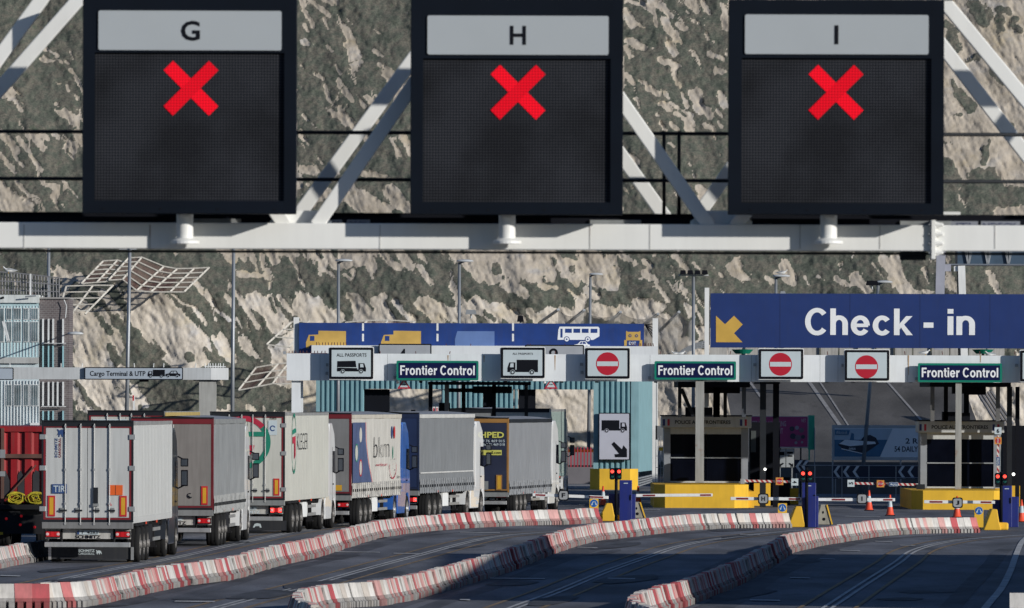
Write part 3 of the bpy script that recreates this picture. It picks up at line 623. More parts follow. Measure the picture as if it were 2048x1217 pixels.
R1 = [(-75, 1222), (0, 1216), (68, 1217), (137, 1216), (200, 1206), (287, 1186), (360, 1172), (444, 1161), (547, 1131), (615, 1117), (700, 1090), (757, 1075), (839, 1064), (942, 1056), (1044, 1051.5), (1113, 1050), (1191, 1046)]
R2 = [(640, 1270), (606, 1256), (593, 1242), (607, 1231), (634, 1222), (668, 1217), (737, 1213), (771, 1208), (810, 1200), (925, 1168), (1010, 1141), (1078, 1114), (1113, 1101), (1181, 1083), (1249, 1075), (1297, 1069), (1365, 1062), (1443, 1058), (1575, 1056)]
R3 = [(1320, 1276), (1280, 1262), (1263, 1250), (1270, 1244), (1284, 1234), (1308, 1226), (1365, 1210), (1400, 1196), (1443, 1178), (1480, 1161), (1537, 1128), (1576, 1105), (1639, 1091), (1700, 1081), (1756, 1073), (1834, 1068), (1951, 1066)]
barrier_row(R1, 'left row', 'barrier blocks of the left row', 3)
barrier_row(R2, 'middle row', 'barrier blocks of the middle row', 4)
barrier_row(R3, 'right row', 'barrier blocks of the right row', 8)
# curled near ends
def curl(px, nm, gr, keys):
    pts = [G(*p) for p in px]
    barrier_row_pts(pts, nm, gr, keys)
def end_blocks(px, ang, where, group, keys):
    for i, (p, a, k_) in enumerate(zip(px, ang, keys)):
        q = G(*p); o = bpy.data.objects.new('barrier_block', BM[OLD[k_]][0]); COL.objects.link(o); o.location = (q.x, q.y, .003); o.rotation_euler = (0, 0, R(a)); ORG[o.name] = q
        tag(o, '%s barrier block, %s at the %s' % (OLD[k_], ordinal(i+1), where), 'barrier', group)
def curled(cx, side, where, group, keys):
    pass
0 and end_blocks([(676, 1208), (642, 1203), (612, 1205), (606, 1222)], [-28, -62, 75, 18], 'middle row', 'barrier blocks of the middle row', ['off white', 'white', 'washed out red', 'bright red'])
0 and end_blocks([(1324, 1206), (1293, 1206), (1283, 1224)], [-35, -85, 30], 'right row', 'barrier blocks of the right row', ['white', 'washed out red', 'bright red'])
barrier_row([(-40, 1144), (0, 1134), (30, 1129), (88, 1119)], 'short container row', 'barrier blocks left of the first lorry', 12, anchor='lorry end', keys=['dirty black', 'dirty black', 'dirty black', 'white', 'washed out red', 'white', 'washed out red', 'off white', 'washed out red', 'white', 'faded pink'])
end_blocks([(2092, 1238), (2170, 1243)], [88, 88], 'lower right corner', 'barrier blocks at the right edge', ['bright red', 'washed out red'])

# ------------------------------------------------------------------ lorries
def wheel(parent, x, y, r=.5, w_=.3, dual=False, chrome=False):
    s = 1 if x > 0 else -1; mb = MB()
    tw = .58 if dual else w_
    mb.lathe([(r*.62, -tw/2), (r*.93, -tw/2), (r, -tw/2+.05), (r, tw/2-.05), (r*.93, tw/2), (r*.62, tw/2)], rubber, (x-s*tw/2, y, r), 'x', 28)
    for i in range(3): mb.lathe([(r+.008, -tw/2+.07+i*(tw-.18)/2), (r+.008, -tw/2+.11+i*(tw-.18)/2)], chassis, (x-s*tw/2, y, r), 'x', 28)
    o = mb.build('wheel', parent, raw=True, smooth=True)
    m2 = MB(); rm = alu if chrome else M('rim_dirty', (.2, .19, .18), .6, metal=.3, var=.3)
    m2.lathe([(0, .02*s), (.1, .05*s), (.13, -.02*s), (.2, -.1*s), (r*.56, -.08*s), (r*.62, 0)], rm, (x, y, r), 'x', 20)
    for i in range(10): t_ = 2*math.pi*i/10; m2.tube((x+.0*s, y+.165*math.cos(t_), r+.165*math.sin(t_)), (x-.09*s, y+.165*math.cos(t_), r+.165*math.sin(t_)), .016, rm, 6)
    m2.build('rim', o, raw=True)
def lorry(kind, label, xr, ppm, head, H, body, side, cabmat, rearframe, door, under, name='articulated_lorry', marks=None, roofm=None, doors=True, curtain=False, flap=True, skirt=None, lit=False, cabH=3.75, zb=1.17, chrome=False, light_style=0, reefer=False):
    Y = F/ppm; u = (xr-1024)*Y/F; h = R(head)
    c = Vector((u, Y, 0))-Vector((math.cos(h)*1.275, -math.sin(h)*1.275, 0))
    o = thing(name, label, 'lorry', c, -h, 'lorries queuing for the frontier control')
    B = 1.275; Ln = 13.6
    raw = dict(raw=True)
    roofm = roofm or body
    # ---- box body with floor
    if curtain:
        mb = MB(); mb.box(-B+.06, B-.06, .08, Ln, zb, H-.05, body); bo = mb.build('trailer_body', o, **raw)
        n = 56; 
        for s in (-1, 1):
            mb = MB(); vs = []; fs = []; zs = [zb-.12, zb+.02, zb+.3, zb+.34, zb+1.0, zb+1.7, H-.35, H-.12]
            for i in range(n+1):
                y = .1+(Ln-.12)*i/n
                for j, z in enumerate(zs):
                    bul = .02*math.sin(i*1.9+j)*(.4 if j > 4 else 1)+.015*math.sin(i*.37+j*.8)
                    if j == 0: bul = .03*math.sin(i*2.2)
                    vs.append((s*(B+bul), y, z))
            k = len(zs)
            for i in range(n):
                for j in range(k-1):
                    q = (i*k+j, (i+1)*k+j, (i+1)*k+j+1, i*k+j+1); fs.append(q if s > 0 else q[::-1])
            mb.add(vs, fs, side)
            for i in range(24):
                y = .35+i*(Ln-.6)/23
                mb.box(s*B+(.018 if s > 0 else -.034), s*B+(.034 if s > 0 else -.018), y-.022, y+.022, zb-.14, zb+.42, skirt or mgrey)
                mb.box(s*B+(.03 if s > 0 else -.055), s*B+(.055 if s > 0 else -.03), y-.035, y+.035, zb+.1, zb+.2, chassis)
            mb.build('side_curtain', o, smooth=False, **raw)
        MB().box(B-.01, B+.03, .1, Ln, H-.16, H-.02, roofm).box(-B-.03, -B+.01, .1, Ln, H-.16, H-.02, roofm).build('roof_rail', o, **raw)
        mb = MB(); vs = []; n2 = 26
        for i in range(n2+1):
            y = .02+Ln*i/n2; sag = .035*math.cos(i*math.pi)
            for x, z in ((-B, 0), (-B*.6, .05), (0, .07), (B*.6, .05), (B, 0)): vs.append((x, y, H-.015+z+sag*(1-abs(x)/B)))
        mb.add(vs, [(i*5+j, i*5+j+1, (i+1)*5+j+1, (i+1)*5+j) for i in range(n2) for j in range(4)], M('roof_tarp', (.3, .31, .33), .55, var=.2, streak=.2)); mb.build('roof_tarpaulin', o, **raw)
    else:
        mb = MB(); mb.box(-B, B, .06, Ln, zb, H, body)
        # pressed side panels: shallow ribs
        for i in range(26):
            y = .4+i*(Ln-.6)/25.5; mb.box(B-.001, B+.006, y, y+.3, zb+.12, H-.1, side); mb.box(-B-.006, -B+.001, y, y+.3, zb+.12, H-.1, side)
        for s in (1, -1):
            mb.box(s*B-.012 if s > 0 else s*B-.012, s*B+.012, .1, Ln-.02, H-.09, H+.012, alu); mb.box(s*B-.012, s*B+.012, .1, Ln-.02, zb-.05, zb+.1, side)
        mb.box(B-.02, B+.014, Ln-.1, Ln+.01, zb, H, side)
        bo = mb.build('trailer_body', o, **raw)
        if reefer:
            MB().box(-1.0, 1.0, Ln, Ln+.5, zb+1.1, H-.15, white).build('cooling_unit', o, bevel=.04, **raw)
    # ---- rear frame
    mb = MB(); fw = .1 if not curtain else .065
    fo = dark if doors else rearframe; f2 = fw*.45
    mb.box(-B-.008, -B+f2, -.02, .08, zb-.02, H+.01, fo); mb.box(B-f2, B+.008, -.02, .08, zb-.02, H+.01, fo)
    for s in (-1, 1): mb.box(min(s*(B-fw), s*(B-f2)), max(s*(B-fw), s*(B-f2)), -.016, .07, zb+.05, H-.13, rearframe)
    mb.box(-B+f2, B-f2, -.018, .08, H-.13, H+.012, dark if not curtain else rearframe); mb.box(-B+fw, B-fw, -.014, .07, H-.16, H-.13, rearframe); mb.box(-B+f2, B-f2, -.018, .08, zb-.02, zb+.05, dark); mb.box(-B+fw, B-fw, -.014, .07, zb+.05, zb+.1, rearframe)
    mb.build('rear_frame', o, **raw)
    MB().box(-B-.012, B+.012, -.05, .06, H+.012, H+.05, dark if not roofm == white else dark).build('rear_header', o, **raw)
    MB().box(-B+.01, B-.01, -.04, .3, zb-.2, zb-.022, mgrey if not reefer else M('sill_grey', (.2, .2, .2), .5, streak=.4)).build('rear_sill', o, **raw)
    for s in (-1, 1):
        mb = MB(); mb.box(min(s*.008, s*(B-fw-.01)), max(s*.008, s*(B-fw-.01)), -.012, .05, zb+.11, H-.17, door)
        d = mb.build('door', o, **raw)
        if doors:
            for rx in (.19, .62):
                r_ = MB(); x = s*rx
                r_.tube((x, -.045, zb-.1), (x, -.045, H-.05), .017, alu, 8)
                for zz in (zb-.06, zb+.5, zb+1.45, H-.12): r_.box(x-.03, x+.03, -.06, -.012, zz-.03, zz+.03, alu)
                r_.build('lock_rod', d, **raw)
            hd = MB()
            for rx in (.19, .62): hd.box(s*rx-.16 if s < 0 else s*rx-.05, s*rx+.05 if s < 0 else s*rx+.16, -.07, -.048, zb+.28, zb+.33, dark); hd.box(s*rx-.14 if s < 0 else s*rx+.04, s*rx-.04 if s < 0 else s*rx+.14, -.045, -.014, zb+.25, zb+.38, mgrey)
            hd.build('door_handle', d, **raw)
            for zz in (zb+.35, (zb+H)/2+.1, H-.42):
                MB().box(s*(B-.02)-.09, s*(B-.02)+.09, -.045, -.015, zz-.07, zz+.07, alu).build('hinge', d, bevel=.01, **raw)
        elif light_style != 3:
            r_ = MB(); r_.tube((s*.03, -.03, zb+.1), (s*.03, -.03, H-.18), .014, alu, 8); r_.build('lock_rod', d, **raw)
    # marker board on the doors
    if light_style != 3:
        for s in (-1, 1):
            mb = MB(); x = s*(B-.27); mb.box(x-.1, x+.1, -.035, -.014, zb+.14, zb+.72, red); mb.rect(x-.055, x+.055, zb+.19, zb+.67, -.039, reflect_y); mb.build('marker_board', o, **raw)
    # ---- under body
    mb = MB()
    for s in (-1, 1): mb.box(s*.5-.07, s*.5+.07, .3, 12.3, .8, zb-.02, under)
    for y in (.7, 2.6, 3.9, 5.2, 7.5, 9.8): mb.box(-1.2, 1.2, y, y+.12, .95, zb-.03, under)
    for y in (2.6, 3.91, 5.22): mb.tube((-1.1, y, .5), (1.1, y, .5), .07, under, 8)
    mb.box(-1.15, 1.15, 11.6, 12.9, .95, 1.12, under); mb.build('chassis', o, **raw)
    for y in (2.6, 3.91, 5.22):
        for s in (-1, 1): wheel(o, s*1.27, y, .5, .38, chrome=False)
    MB().box(-1.22, 1.22, 1.7, 6.1, 1.02, 1.1, chassis).build('mudguard', o, **raw)
    bumper_z = .52
    mb = MB(); mb.box(-1.2, 1.2, .02, .14, bumper_z-.07, bumper_z+.07, alu); mb.build('bumper_bar', o, bevel=.012, **raw)
    mb = MB(); mb.box(-1.2, 1.2, .2, .26, .68, .98, chassis if light_style else M('plate_holder', (.5, .49, .46), .6, var=.2, streak=.5)); mb.build('light_panel', o, **raw)
    tl = taillit if lit else tailred
    for s in (-1, 1):
        mb = MB(); x = s*.98; mb.box(x-.22, x+.22, .12, .2, .72, .9, chassis)
        for dx, m_ in ((-.13, tl), (0, red), (.13, tl)): mb.box(x+dx-.06, x+dx+.06, .1, .125, .74, .88, tl if m_ is tl else tailred)
        mb.lathe([(0, -.012), (.035, -.012), (.045, 0)], M('lamp_clear', (.7, .5, .5), .2), (x+s*.15, .1, .81), 'y', 12); mb.lathe([(0, -.012), (.035, -.012), (.045, 0)], M('lamp_clear', (.7, .5, .5), .2), (x-s*.15, .1, .81), 'y', 12)
        mb.build('tail_light', o, **raw)
        mb = MB()
        mb.tube((x*.75, .2, zb-.2), (x*.75, .2, .52), .03, under, 8); mb.build('bumper_bracket', o, **raw)
    if flap:
        MB().box(-1.2, 1.2, 1.25, 1.27, .1, .44, M('flap_black', (.018, .02, .026), .6, streak=.3)).build('mud_flap', o, **raw)
    # side gear: pallet locker, guard rails, landing legs
    for s in (-1, 1):
        MB().box(min(s*.7, s*1.2), max(s*.7, s*1.2), 6.4, 7.7, .5, 1.02, white if kind in (3, 4, 5) else chassis).build('pallet_locker', o, bevel=.02, **raw)
        mb = MB()
        for z in (.58, .86): mb.box(s*1.2-.015, s*1.2+.015, 7.9, 10.3, z-.05, z+.05, alu)
        mb.build('side_guard', o, **raw)
        MB().box(s*.95-.06, s*.95+.06, 10.6, 10.75, .35, 1.1, under).box(s*.95-.12, s*.95+.12, 10.55, 10.8, .3, .36, under).build('landing_leg', o, **raw)
        mb = MB(); mb.box(s*1.27-.01, s*1.27+.02, 8.2, 8.32, zb-.12, zb-.04, orange); mb.box(s*1.27-.01, s*1.27+.02, 4.5, 4.62, zb-.12, zb-.04, orange); mb.build('side_marker', o, **raw)
    # ---- tractor
    yc = 14.25; cw = 1.24
    mb = MB(); mb.box(-.45, -.3, 10.9, 16.2, .72, .98, under); mb.box(.3, .45, 10.9, 16.2, .72, .98, under); mb.build('tractor_frame', o, **raw)
    for s in (-1, 1):
        wheel(o, s*1.24, 12.1, .51, .3, dual=True, chrome=chrome); wheel(o, s*1.24, 15.75, .51, .33, chrome=chrome)
        mb = MB(); pts = []
        for i in range(9): t_ = math.pi*i/8; pts.append((12.1+.64*math.cos(t_), .52+.62*math.sin(t_)))
        for i in range(8, -1, -1): t_ = math.pi*i/8; pts.append((12.1+.58*math.cos(t_), .52+.57*math.sin(t_)))
        mb.prismx(pts, min(s*.66, s*1.26), max(s*.66, s*1.26), cabmat); mb.build('wheel_arch', o, **raw)
        mb = MB(); mb.prismx([(13.0, .35), (14.9, .35), (14.98, .6), (14.9, 1.2), (13.15, 1.2), (12.9, .9)], min(s*.75, s*1.25), max(s*.75, s*1.25), cabmat); mb.build('side_fairing', o, bevel=.03, **raw)
    mb = MB(); prof = [(yc, 1.0), (yc, cabH-.35), (yc+.15, cabH), (yc+1.05, cabH), (yc+1.75, cabH-.35), (yc+2.0, 2.9), (yc+2.25, 1.7), (yc+2.3, .4), (yc+1.95, .4), (yc+1.95, .75), (yc+1.75, 1.05), (yc+1.2, 1.05), (yc+.98, .75), (yc+.9, .5), (yc+.3, .5), (yc+.2, .95)]
    mb.prismx(prof, -cw, cw, cabmat); cb = mb.build('cab', o, bevel=.06, **raw)
    for s in (-1, 1):
        mb = MB(); x = s*cw
        mb.prismx([(yc+1.15, 2.0), (yc+2.0, 1.95), (yc+1.9, 2.75), (yc+1.2, 2.75)], min(x+s*.004, x+s*.012), max(x+s*.004, x+s*.012), glass); mb.build('side_window', cb, **raw)
        mb = MB(); mb.prismx([(yc+1.1, .95), (yc+1.1, 2.9), (yc+1.12, 2.9), (yc+1.12, .95)], min(x, x+s*.006), max(x, x+s*.006), chassis)
        mb.box(min(x, x+s*.03), max(x, x+s*.03), yc+1.2, yc+1.35, 1.55, 1.6, chassis); mb.build('door_seam', cb, **raw)
        mb = MB(); mb.prismx([(yc-.45, 1.25), (yc-.02, 1.15), (yc-.02, cabH-.1), (yc-.4, cabH-.25)], min(x, x-s*.06), max(x, x-s*.06), cabmat); mb.build('side_deflector', cb, bevel=.015, **raw)
        m_ = MB(); xx = s*(cw+.2)
        m_.box(xx-.1, xx+.1, yc+1.95, yc+2.13, 2.02, 2.5, black); m_.box(xx-.11, xx+.11, yc+1.95, yc+2.12, 2.6, 2.84, black)
        m_.rect(xx-.075, xx+.075, 2.06, 2.46, yc+1.945, M('mirror_glass', (.05, .06, .075), .1, var=.02, spec=.6)); m_.rect(xx-.085, xx+.085, 2.63, 2.81, yc+1.945, M('mirror_glass', (.05, .06, .075), .1))
        m_.tube((x, yc+2.0, 2.9), (xx, yc+2.05, 2.8), .025, black, 6); m_.tube((x, yc+2.1, 1.95), (xx, yc+2.05, 2.05), .025, black, 6)
        mo = m_.build('wing_mirror', cb, bevel=.02, **raw)
    mb = MB(); mb.prismx([(yc+2.02, 1.85), (yc+2.26, 1.85), (yc+2.06, 2.85), (yc+1.95, 2.85)], -cw+.08, cw-.08, glass); mb.build('windscreen', cb, **raw)
    if marks: marks(o, B, zb, H, Ln)
    return o
def onside(mb, B): return mb.set((B+.022, 0, 0), (0, 1, 0), (-1, 0, 0), (0, 0, 1))      # local x runs along the lorry, facing +X
# T1
refw = M('reefer_white', (.52, .53, .52), .4, var=.06, streak=.22, scale=.7); refw2 = M('reefer_side', (.56, .57, .56), .35, var=.06, streak=.18, scale=.6)
lt_blue = M('tir_blue', (.03, .07, .2), .5); pl_or = M('orange_plate', (.72, .12, .02), .5, var=.12)
def m1(o, B, zb, H, Ln):
    y = -.02
    p = MB(); p.box(-.99-.0, -.58, y-.02, y+.005, zb+.78, zb+1.04, lt_blue); p.text('TIR', -.95, -.62, zb+.82, zb+1.0, y-.025, signwhite, .01); p.build('tir_plate', o, raw=True)
    p = MB(); p.box(.59, .99, y-.02, y+.005, zb+.74, zb+1.02, pl_or); p.box(.785, .795, y-.024, y-.02, zb+.74, zb+1.02, dark); p.build('hazard_plate', o, raw=True)
    p = MB(); p.box(.17, .3, y-.05, y+.005, zb+.5, zb+.95, dark); p.box(.16, .32, y-.07, y-.02, zb+.42, zb+.5, mgrey); p.build('document_holder', o, raw=True)
    p = MB(); p.flat([(.56, zb+.45), (.69, zb+.45), (.625, zb+.57)], y-.004, red); p.flat([(.585, zb+.465), (.665, zb+.465), (.625, zb+.54)], y-.008, signwhite); p.build('warning_sticker', o, raw=True)
    p = MB()
    p.set((-.84, y-.004, zb+1.78), (0, 0, 1), (0, 1, 0), (-1, 0, 0)); p.text('SCHMITZ', 0, .55, .0, .075, 0, lt_blue, .02); p.set((-.74, y-.004, zb+1.78), (0, 0, 1), (0, 1, 0), (-1, 0, 0)); p.text('CARGOBULL', 0, .55, 0, .07, 0, darkred, .02)
    p.set((0, 0, 0), (1, 0, 0), (0, 1, 0), (0, 0, 1))
    e = [(0, .1), (.1, .22), (.16, .38), (.08, .5), (.02, .56), (.1, .62), (.2, .55), (.3, .5), (.5, .58), (.8, .5), (.95, .3), (1, .05), (.9, .05), (.85, .2), (.7, .2), (.68, .0), (.55, 0), (.5, .18), (.35, .2), (.3, .0), (.18, .0), (.2, .2)]
    p.flat([(-.86+a*.26, zb+2.36+b_*.36) for a, b_ in e], y-.004, lt_blue); p.build('lettering', o, raw=True)
    p = MB(); p.text('SCHMITZ', -.36, .36, .69, .78, .19, black, .03); p.build('lettering', o, raw=True)
    p = MB(); p.box(-.3, .3, .17, .185, .8, .92, signwhite); p.rect(-.3, -.24, .805, .915, .166, lt_blue); p.text('T  4263', -.2, .28, .82, .9, .165, black, .015); p.build('number_plate', o, raw=True)
    p = MB(); p.text('SCHMITZ', -.36, .1, .3, .37, 1.245, signwhite, .025); p.text('CARGOBULL', -.36, .1, .22, .28, 1.245, signwhite, .01); p.flat([(.13+a*.17, .23+b_*.2) for a, b_ in e], 1.245, signwhite); p.build('lettering', o, raw=True)
    p = MB(); p.box(-1.2, -1.12, 1.2, 1.24, .08, .44, alu); p.box(1.12, 1.2, 1.2, 1.24, .08, .44, alu); p.build('flap_edge', o, raw=True)
lorry(1, 'white refrigerated lorry with TIR plate and orange square on its doors, nearest in the queue', 266.5, 71.6, 2.6, 3.95, refw, refw2, M('cab_dark', (.03, .035, .045), .3, coat=.5), darkred, refw, chassis, marks=m1, reefer=True)
# T2
cur_g = M('curtain_grey', (.23, .24, .245), .6, var=.12, streak=.2, scale=.8, ribs=('Y', 2.2, .02), bump=.5); skg = M('curtain_strap', (.52, .52, .5), .6)
d2 = M('door_cream', (.22, .21, .195), .6, var=.1, streak=.3)
def m2_(o, B, zb, H, Ln):
    MB().text('SCHMITZ', -.36, .42, .69, .79, .19, black, .03).build('lettering', o, raw=True)
    MB().box(-.3, .3, .17, .185, .82, .93, signwhite).build('number_plate', o, raw=True)
    p = MB(); p.tube((.5, -.03, zb+.42), (.58, -.03, zb+.36), .02, dark, 8); p.ring(.55, zb+.42, .06, .085, -.03, dark, 16, 60, 330); p.build('seal_hook', o, raw=True)
lorry(2, 'grey curtain sided lorry with cream rear doors in a red frame, second in the queue', 427, 64.4, 2.6, 3.98, d2, cur_g, M('cab_white', (.72, .73, .73), .3, coat=.5, var=.05), M('frame_red', (.16, .014, .02), .5, var=.2), d2, chassis, marks=m2_, curtain=True, roofm=mgrey, doors=False, skirt=skg, flap=False)
# T3
w3 = M('body_cream', (.54, .54, .49), .4, var=.05, streak=.18, scale=.7)
gr3 = M('logo_green', (.01, .2, .13), .5); rd3 = M('logo_red', (.42, .02, .05), .5)
def m3(o, B, zb, H, Ln):
    y = -.03; p = MB(); cx, cz = -.1, zb+1.95
    p.ring(cx, cz, .72, .9, y, gr3, 24, -70, 40); p.ring(cx, cz, .72, .9, y, rd3, 24, 40, 130); p.rect(cx-.8, cx+.72, cz+.2, cz+.36, y-.006, gr3)
    p.flat([(cx-.8, cz-.1), (cx+.35, cz-.1), (cx+.3, cz-.3), (cx+.05, cz-.6), (cx-.25, cz-.7), (cx-.4, cz-.52), (cx-.1, cz-.42), (cx, cz-.28), (cx-.8, cz-.28)], y-.006, rd3)
    p.flat([(cx-.5, cz-1.05), (cx+.45, cz-.82), (cx+.45, cz-.64), (cx-.5, cz-.86)], y-.006, gr3); p.build('rear_logo', o, raw=True)
    p = MB(); p.rect(.72, 1.02, H-.75, H-.25, y, signwhite); p.text('TIFS', .76, 1.0, H-.22, H-.14, y-.004, letter, .02); p.ring(.87, H-.52, .06, .1, y-.004, lt_blue, 20, 20, 320); p.build('sticker', o, raw=True)
    p = onside(MB(), B)
    cz = zb+1.8
    p.flat([(2.2, cz+.55), (2.9, cz+.62), (3.3, cz+.62), (3.3, cz+.48), (2.2, cz+.4)], 0, gr3); p.flat([(2.2, cz+.32), (3.2, cz+.36), (3.2, cz-.3), (2.8, cz-.45), (2.8, cz+.1), (2.2, cz+.1)], 0, rd3); p.ring(2.7, cz+.1, .95, 1.05, -.004, gr3, 28, 0, 360, sx=.65)
    p.text('KLEGER', 3.7, 7.0, cz-.12, cz+.45, 0, letter, -.02); p.build('side_logo', o, raw=True)
    MB().text('SCHMITZ', -.36, .42, .69, .79, .19, signwhite, .03).build('lettering', o, raw=True)
    p = MB(); p.box(-.3, .3, .17, .185, .82, .93, signwhite); p.text('0023', -.25, .2, .84, .91, .165, black, .01); p.build('number_plate', o, raw=True)
    p = MB(); e = [(0, 0), (.2, .5), (.5, .6), (.9, .5), (1, 0), (.8, 0), (.75, .2), (.3, .2), (.2, 0)]; p.flat([(.05+a*.3, .2+b_*.25) for a, b_ in e], 1.245, signwhite); p.build('lettering', o, raw=True)
lorry(3, 'cream white box lorry with a green and red round logo on its back', 569.4, 58.7, 5.2, 4.12, w3, w3, M('cab_white', (.72, .73, .73), .3), darkred, w3, chassis, marks=m3, lit=True)
# T4
s4 = M('curtain_white', (.50, .485, .445), .6, var=.1, streak=.3, scale=.9, ribs=('Y', 2.2, .02), bump=.4); b4 = M('curtain_blue', (.06, .085, .18), .6, var=.2, streak=.2)
cabb = M('cab_blue', (.03, .12, .42), .3, coat=.6, var=.1); d4 = M('door_grey', (.2, .2, .2), .6, streak=.2)
def m4(o, B, zb, H, Ln):
    p = onside(MB(), B+.02)
    p.flat([(.15, zb+.42), (.15, H-.3), (3.5, H-.3), (3.6, zb+1.9), (4.2, zb+1.2), (5.3, zb+.42)], 0, b4)
    pts = [(3.5, H-.3), (3.62, zb+1.9), (4.22, zb+1.2), (5.3, zb+.42)]
    for a, c in zip(pts, pts[1:]): p.flat([a, c, (c[0]+.12, c[1]), (a[0]+.12, a[1])], -.006, red)
    for cx, cz, r in ((2.2, H-.75, .27), (1.1, zb+1.5, .3), (2.2, zb+.95, .28)): p.disc(cx, cz, r, -.006, s4, 20, 1.3)
    p.ring(1.1, zb+1.5, .28, .33, -.012, gr3, 20, sx=1.3); p.ring(2.2, zb+.95, .26, .31, -.012, red, 20, sx=1.3)
    p.build('blue_print', o, raw=True)
    p = onside(MB(), B+.02); p.text('bkm', 5.9, 10.1, zb+1.3, zb+2.05, 0, letter, -.025)
    p.disc(10.8, H-.68, .24, 0, lt_blue, 20, .9); p.disc(11.5, H-.68, .24, 0, red, 20, .9); p.disc(11.05, zb+1.45, .25, 0, gr3, 16, .5)
    p.ring(11.1, zb+.95, .42, .46, 0, rd3, 24, 170, 370, sx=2.1); p.text('www.bkm.com', 6.4, 9.5, zb+.98, zb+1.1, 0, rd3, .0)
    for i in range(12): p.disc(10.2+random.random()*1.8, zb+.75+random.random()*.5, .025, -.004, (gr3, rd3, lt_blue)[i % 3], 8)
    p.text('bkm', 12.4, 13.1, zb+.5, zb+.62, 0, letter, 0); p.build('side_print', o, raw=True)
    MB().text('VOLVO', .2, .9, .2, .3, 12.8, signwhite, .02).build('lettering', o, raw=True)
    p = MB(); p.rect(.5, .95, zb+.15, zb+.35, -.03, reflect_y); p.build('sticker', o, raw=True)
lorry(4, 'lorry with bkm lettering and blue swoosh on its white curtain and a blue cab', 702.5, 55.8, 6.9, 4.06, d4, s4, cabb, M('frame_red', (.16, .014, .02), .5), d4, chassis, marks=m4, curtain=True, doors=False, light_style=3, lit=False, skirt=M('curtain_strap_d', (.25, .25, .25), .6), roofm=M('rail_beige', (.45, .42, .36), .6), chrome=True, flap=False)
# T5
c5 = M('curtain_mid_grey', (.17, .18, .19), .65, var=.08, streak=.15, scale=.9, ribs=('Y', 2.2, .015), bump=.4); d5 = M('door_blue', (.016, .03, .085), .5, var=.15)
lorry(5, 'plain grey curtain sided lorry with dark blue doors and a white cab', 838, 53.0, 8.6, 4.05, d5, c5, M('cab_white', (.72, .73, .73), .3), M('frame_blue', (.014, .024, .065), .5), d5, chassis, curtain=True, doors=False, lit=True, light_style=3, skirt=M('curtain_strap_m', (.35, .36, .37), .6), roofm=M('rail_grey', (.5, .5, .48), .5), flap=False,
      marks=lambda o, B, zb, H, Ln: onside(MB(), B+.01).rect(.2, Ln-.2, zb+.62, zb+.67, 0, M('piping', (.5, .5, .49), .6)).build('piping', o, raw=True))
# T6
n6 = M('door_navy', (.02, .026, .055), .5, var=.2); f6 = M('frame_orange', (.34, .17, .045), .5); lem = M('letter_yellow', (.62, .6, .13), .5)
def m6(o, B, zb, H, Ln):
    y = -.04; p = MB()
    p.text('SHPED', -.06, 1.1, zb+2.13, zb+2.37, y, lem, .03); p.text('tel.+389 76 469 015', -.25, 1.13, zb+1.96, zb+2.06, y, signwhite, .01); p.text('+389 76 469 018', .17, 1.13, zb+1.82, zb+1.92, y, signwhite, .01)
    p.rect(-.2, 1.01, zb+1.45, zb+1.65, y, lem); p.text('mail.com', .42, .98, zb+1.49, zb+1.62, y-.006, letter, 0.01)
    p.build('lettering', o, raw=True)
    MB().rect(.27, .48, zb+.08, zb+.42, y, mgrey).build('grey_panel', o, raw=True); p = MB(); p.rect(.79, 1.03, zb+.07, zb+.67, y, f6); p.rect(.84, .98, zb+.11, zb+.63, y-.005, reflect_y); p.build('marker_board', o, raw=True)
    MB().text('SCHMITZ', -.36, .42, .69, .79, .19, signwhite, .03).build('lettering', o, raw=True)
c6 = M('curtain_light_grey', (.21, .22, .235), .6, var=.08, streak=.15, scale=.9, ribs=('Y', 2.2, .015), bump=.4)
lorry(6, 'grey lorry with yellow phone numbers on dark navy doors framed in orange', 1017.3, 50.6, 7.4, 3.84, n6, c6, M('cab_white', (.72, .73, .73), .3), f6, n6, chassis, marks=m6, zb=.95, curtain=True, doors=False, light_style=3, skirt=M('curtain_strap_m', (.35, .36, .37), .6), roofm=dark, flap=False)
g7 = M('body_teal_grey', (.22, .3, .28), .5, var=.15, streak=.2)
lorry(7, 'pale box lorry with green tinted side passing the gantry ahead of the navy doored one', 1101, 44.8, 3.2, 4.15, w3, g7, M('cab_white', (.72, .73, .73), .3), w3, w3, chassis, doors=False, light_style=3)
lorry(8, 'lorry whose grey rounded roof shows above the navy doored one', 985, 42.6, 6, 4.12, mgrey, mgrey, M('cab_dark', (.03, .035, .045), .3), dark, mgrey, chassis, doors=False, light_style=3, curtain=True)
def m9(o, B, zb, H, Ln):
    p = MB(); p.rect(-1.1, .05, H-.55, H-.25, -.03, signwhite); p.text('LedTrailer', -.85, .0, H-.46, H-.36, -.036, letter, 0); p.ring(-.98, H-.4, .04, .06, -.036, letter, 12); p.build('lettering', o, raw=True)
    onside(MB(), B).rect(.2, Ln, H-.14, H-.02, 0, M('strip_ochre', (.4, .3, .1), .5)).build('side_strip', o, raw=True)
lorry(9, 'white box lorry in a dark red frame, its top showing behind the nearest lorries', 328, 60.0, 3.2, 4.16, w3, w3, M('cab_white', (.72, .73, .73), .3), darkred, w3, chassis, doors=True, marks=m9)
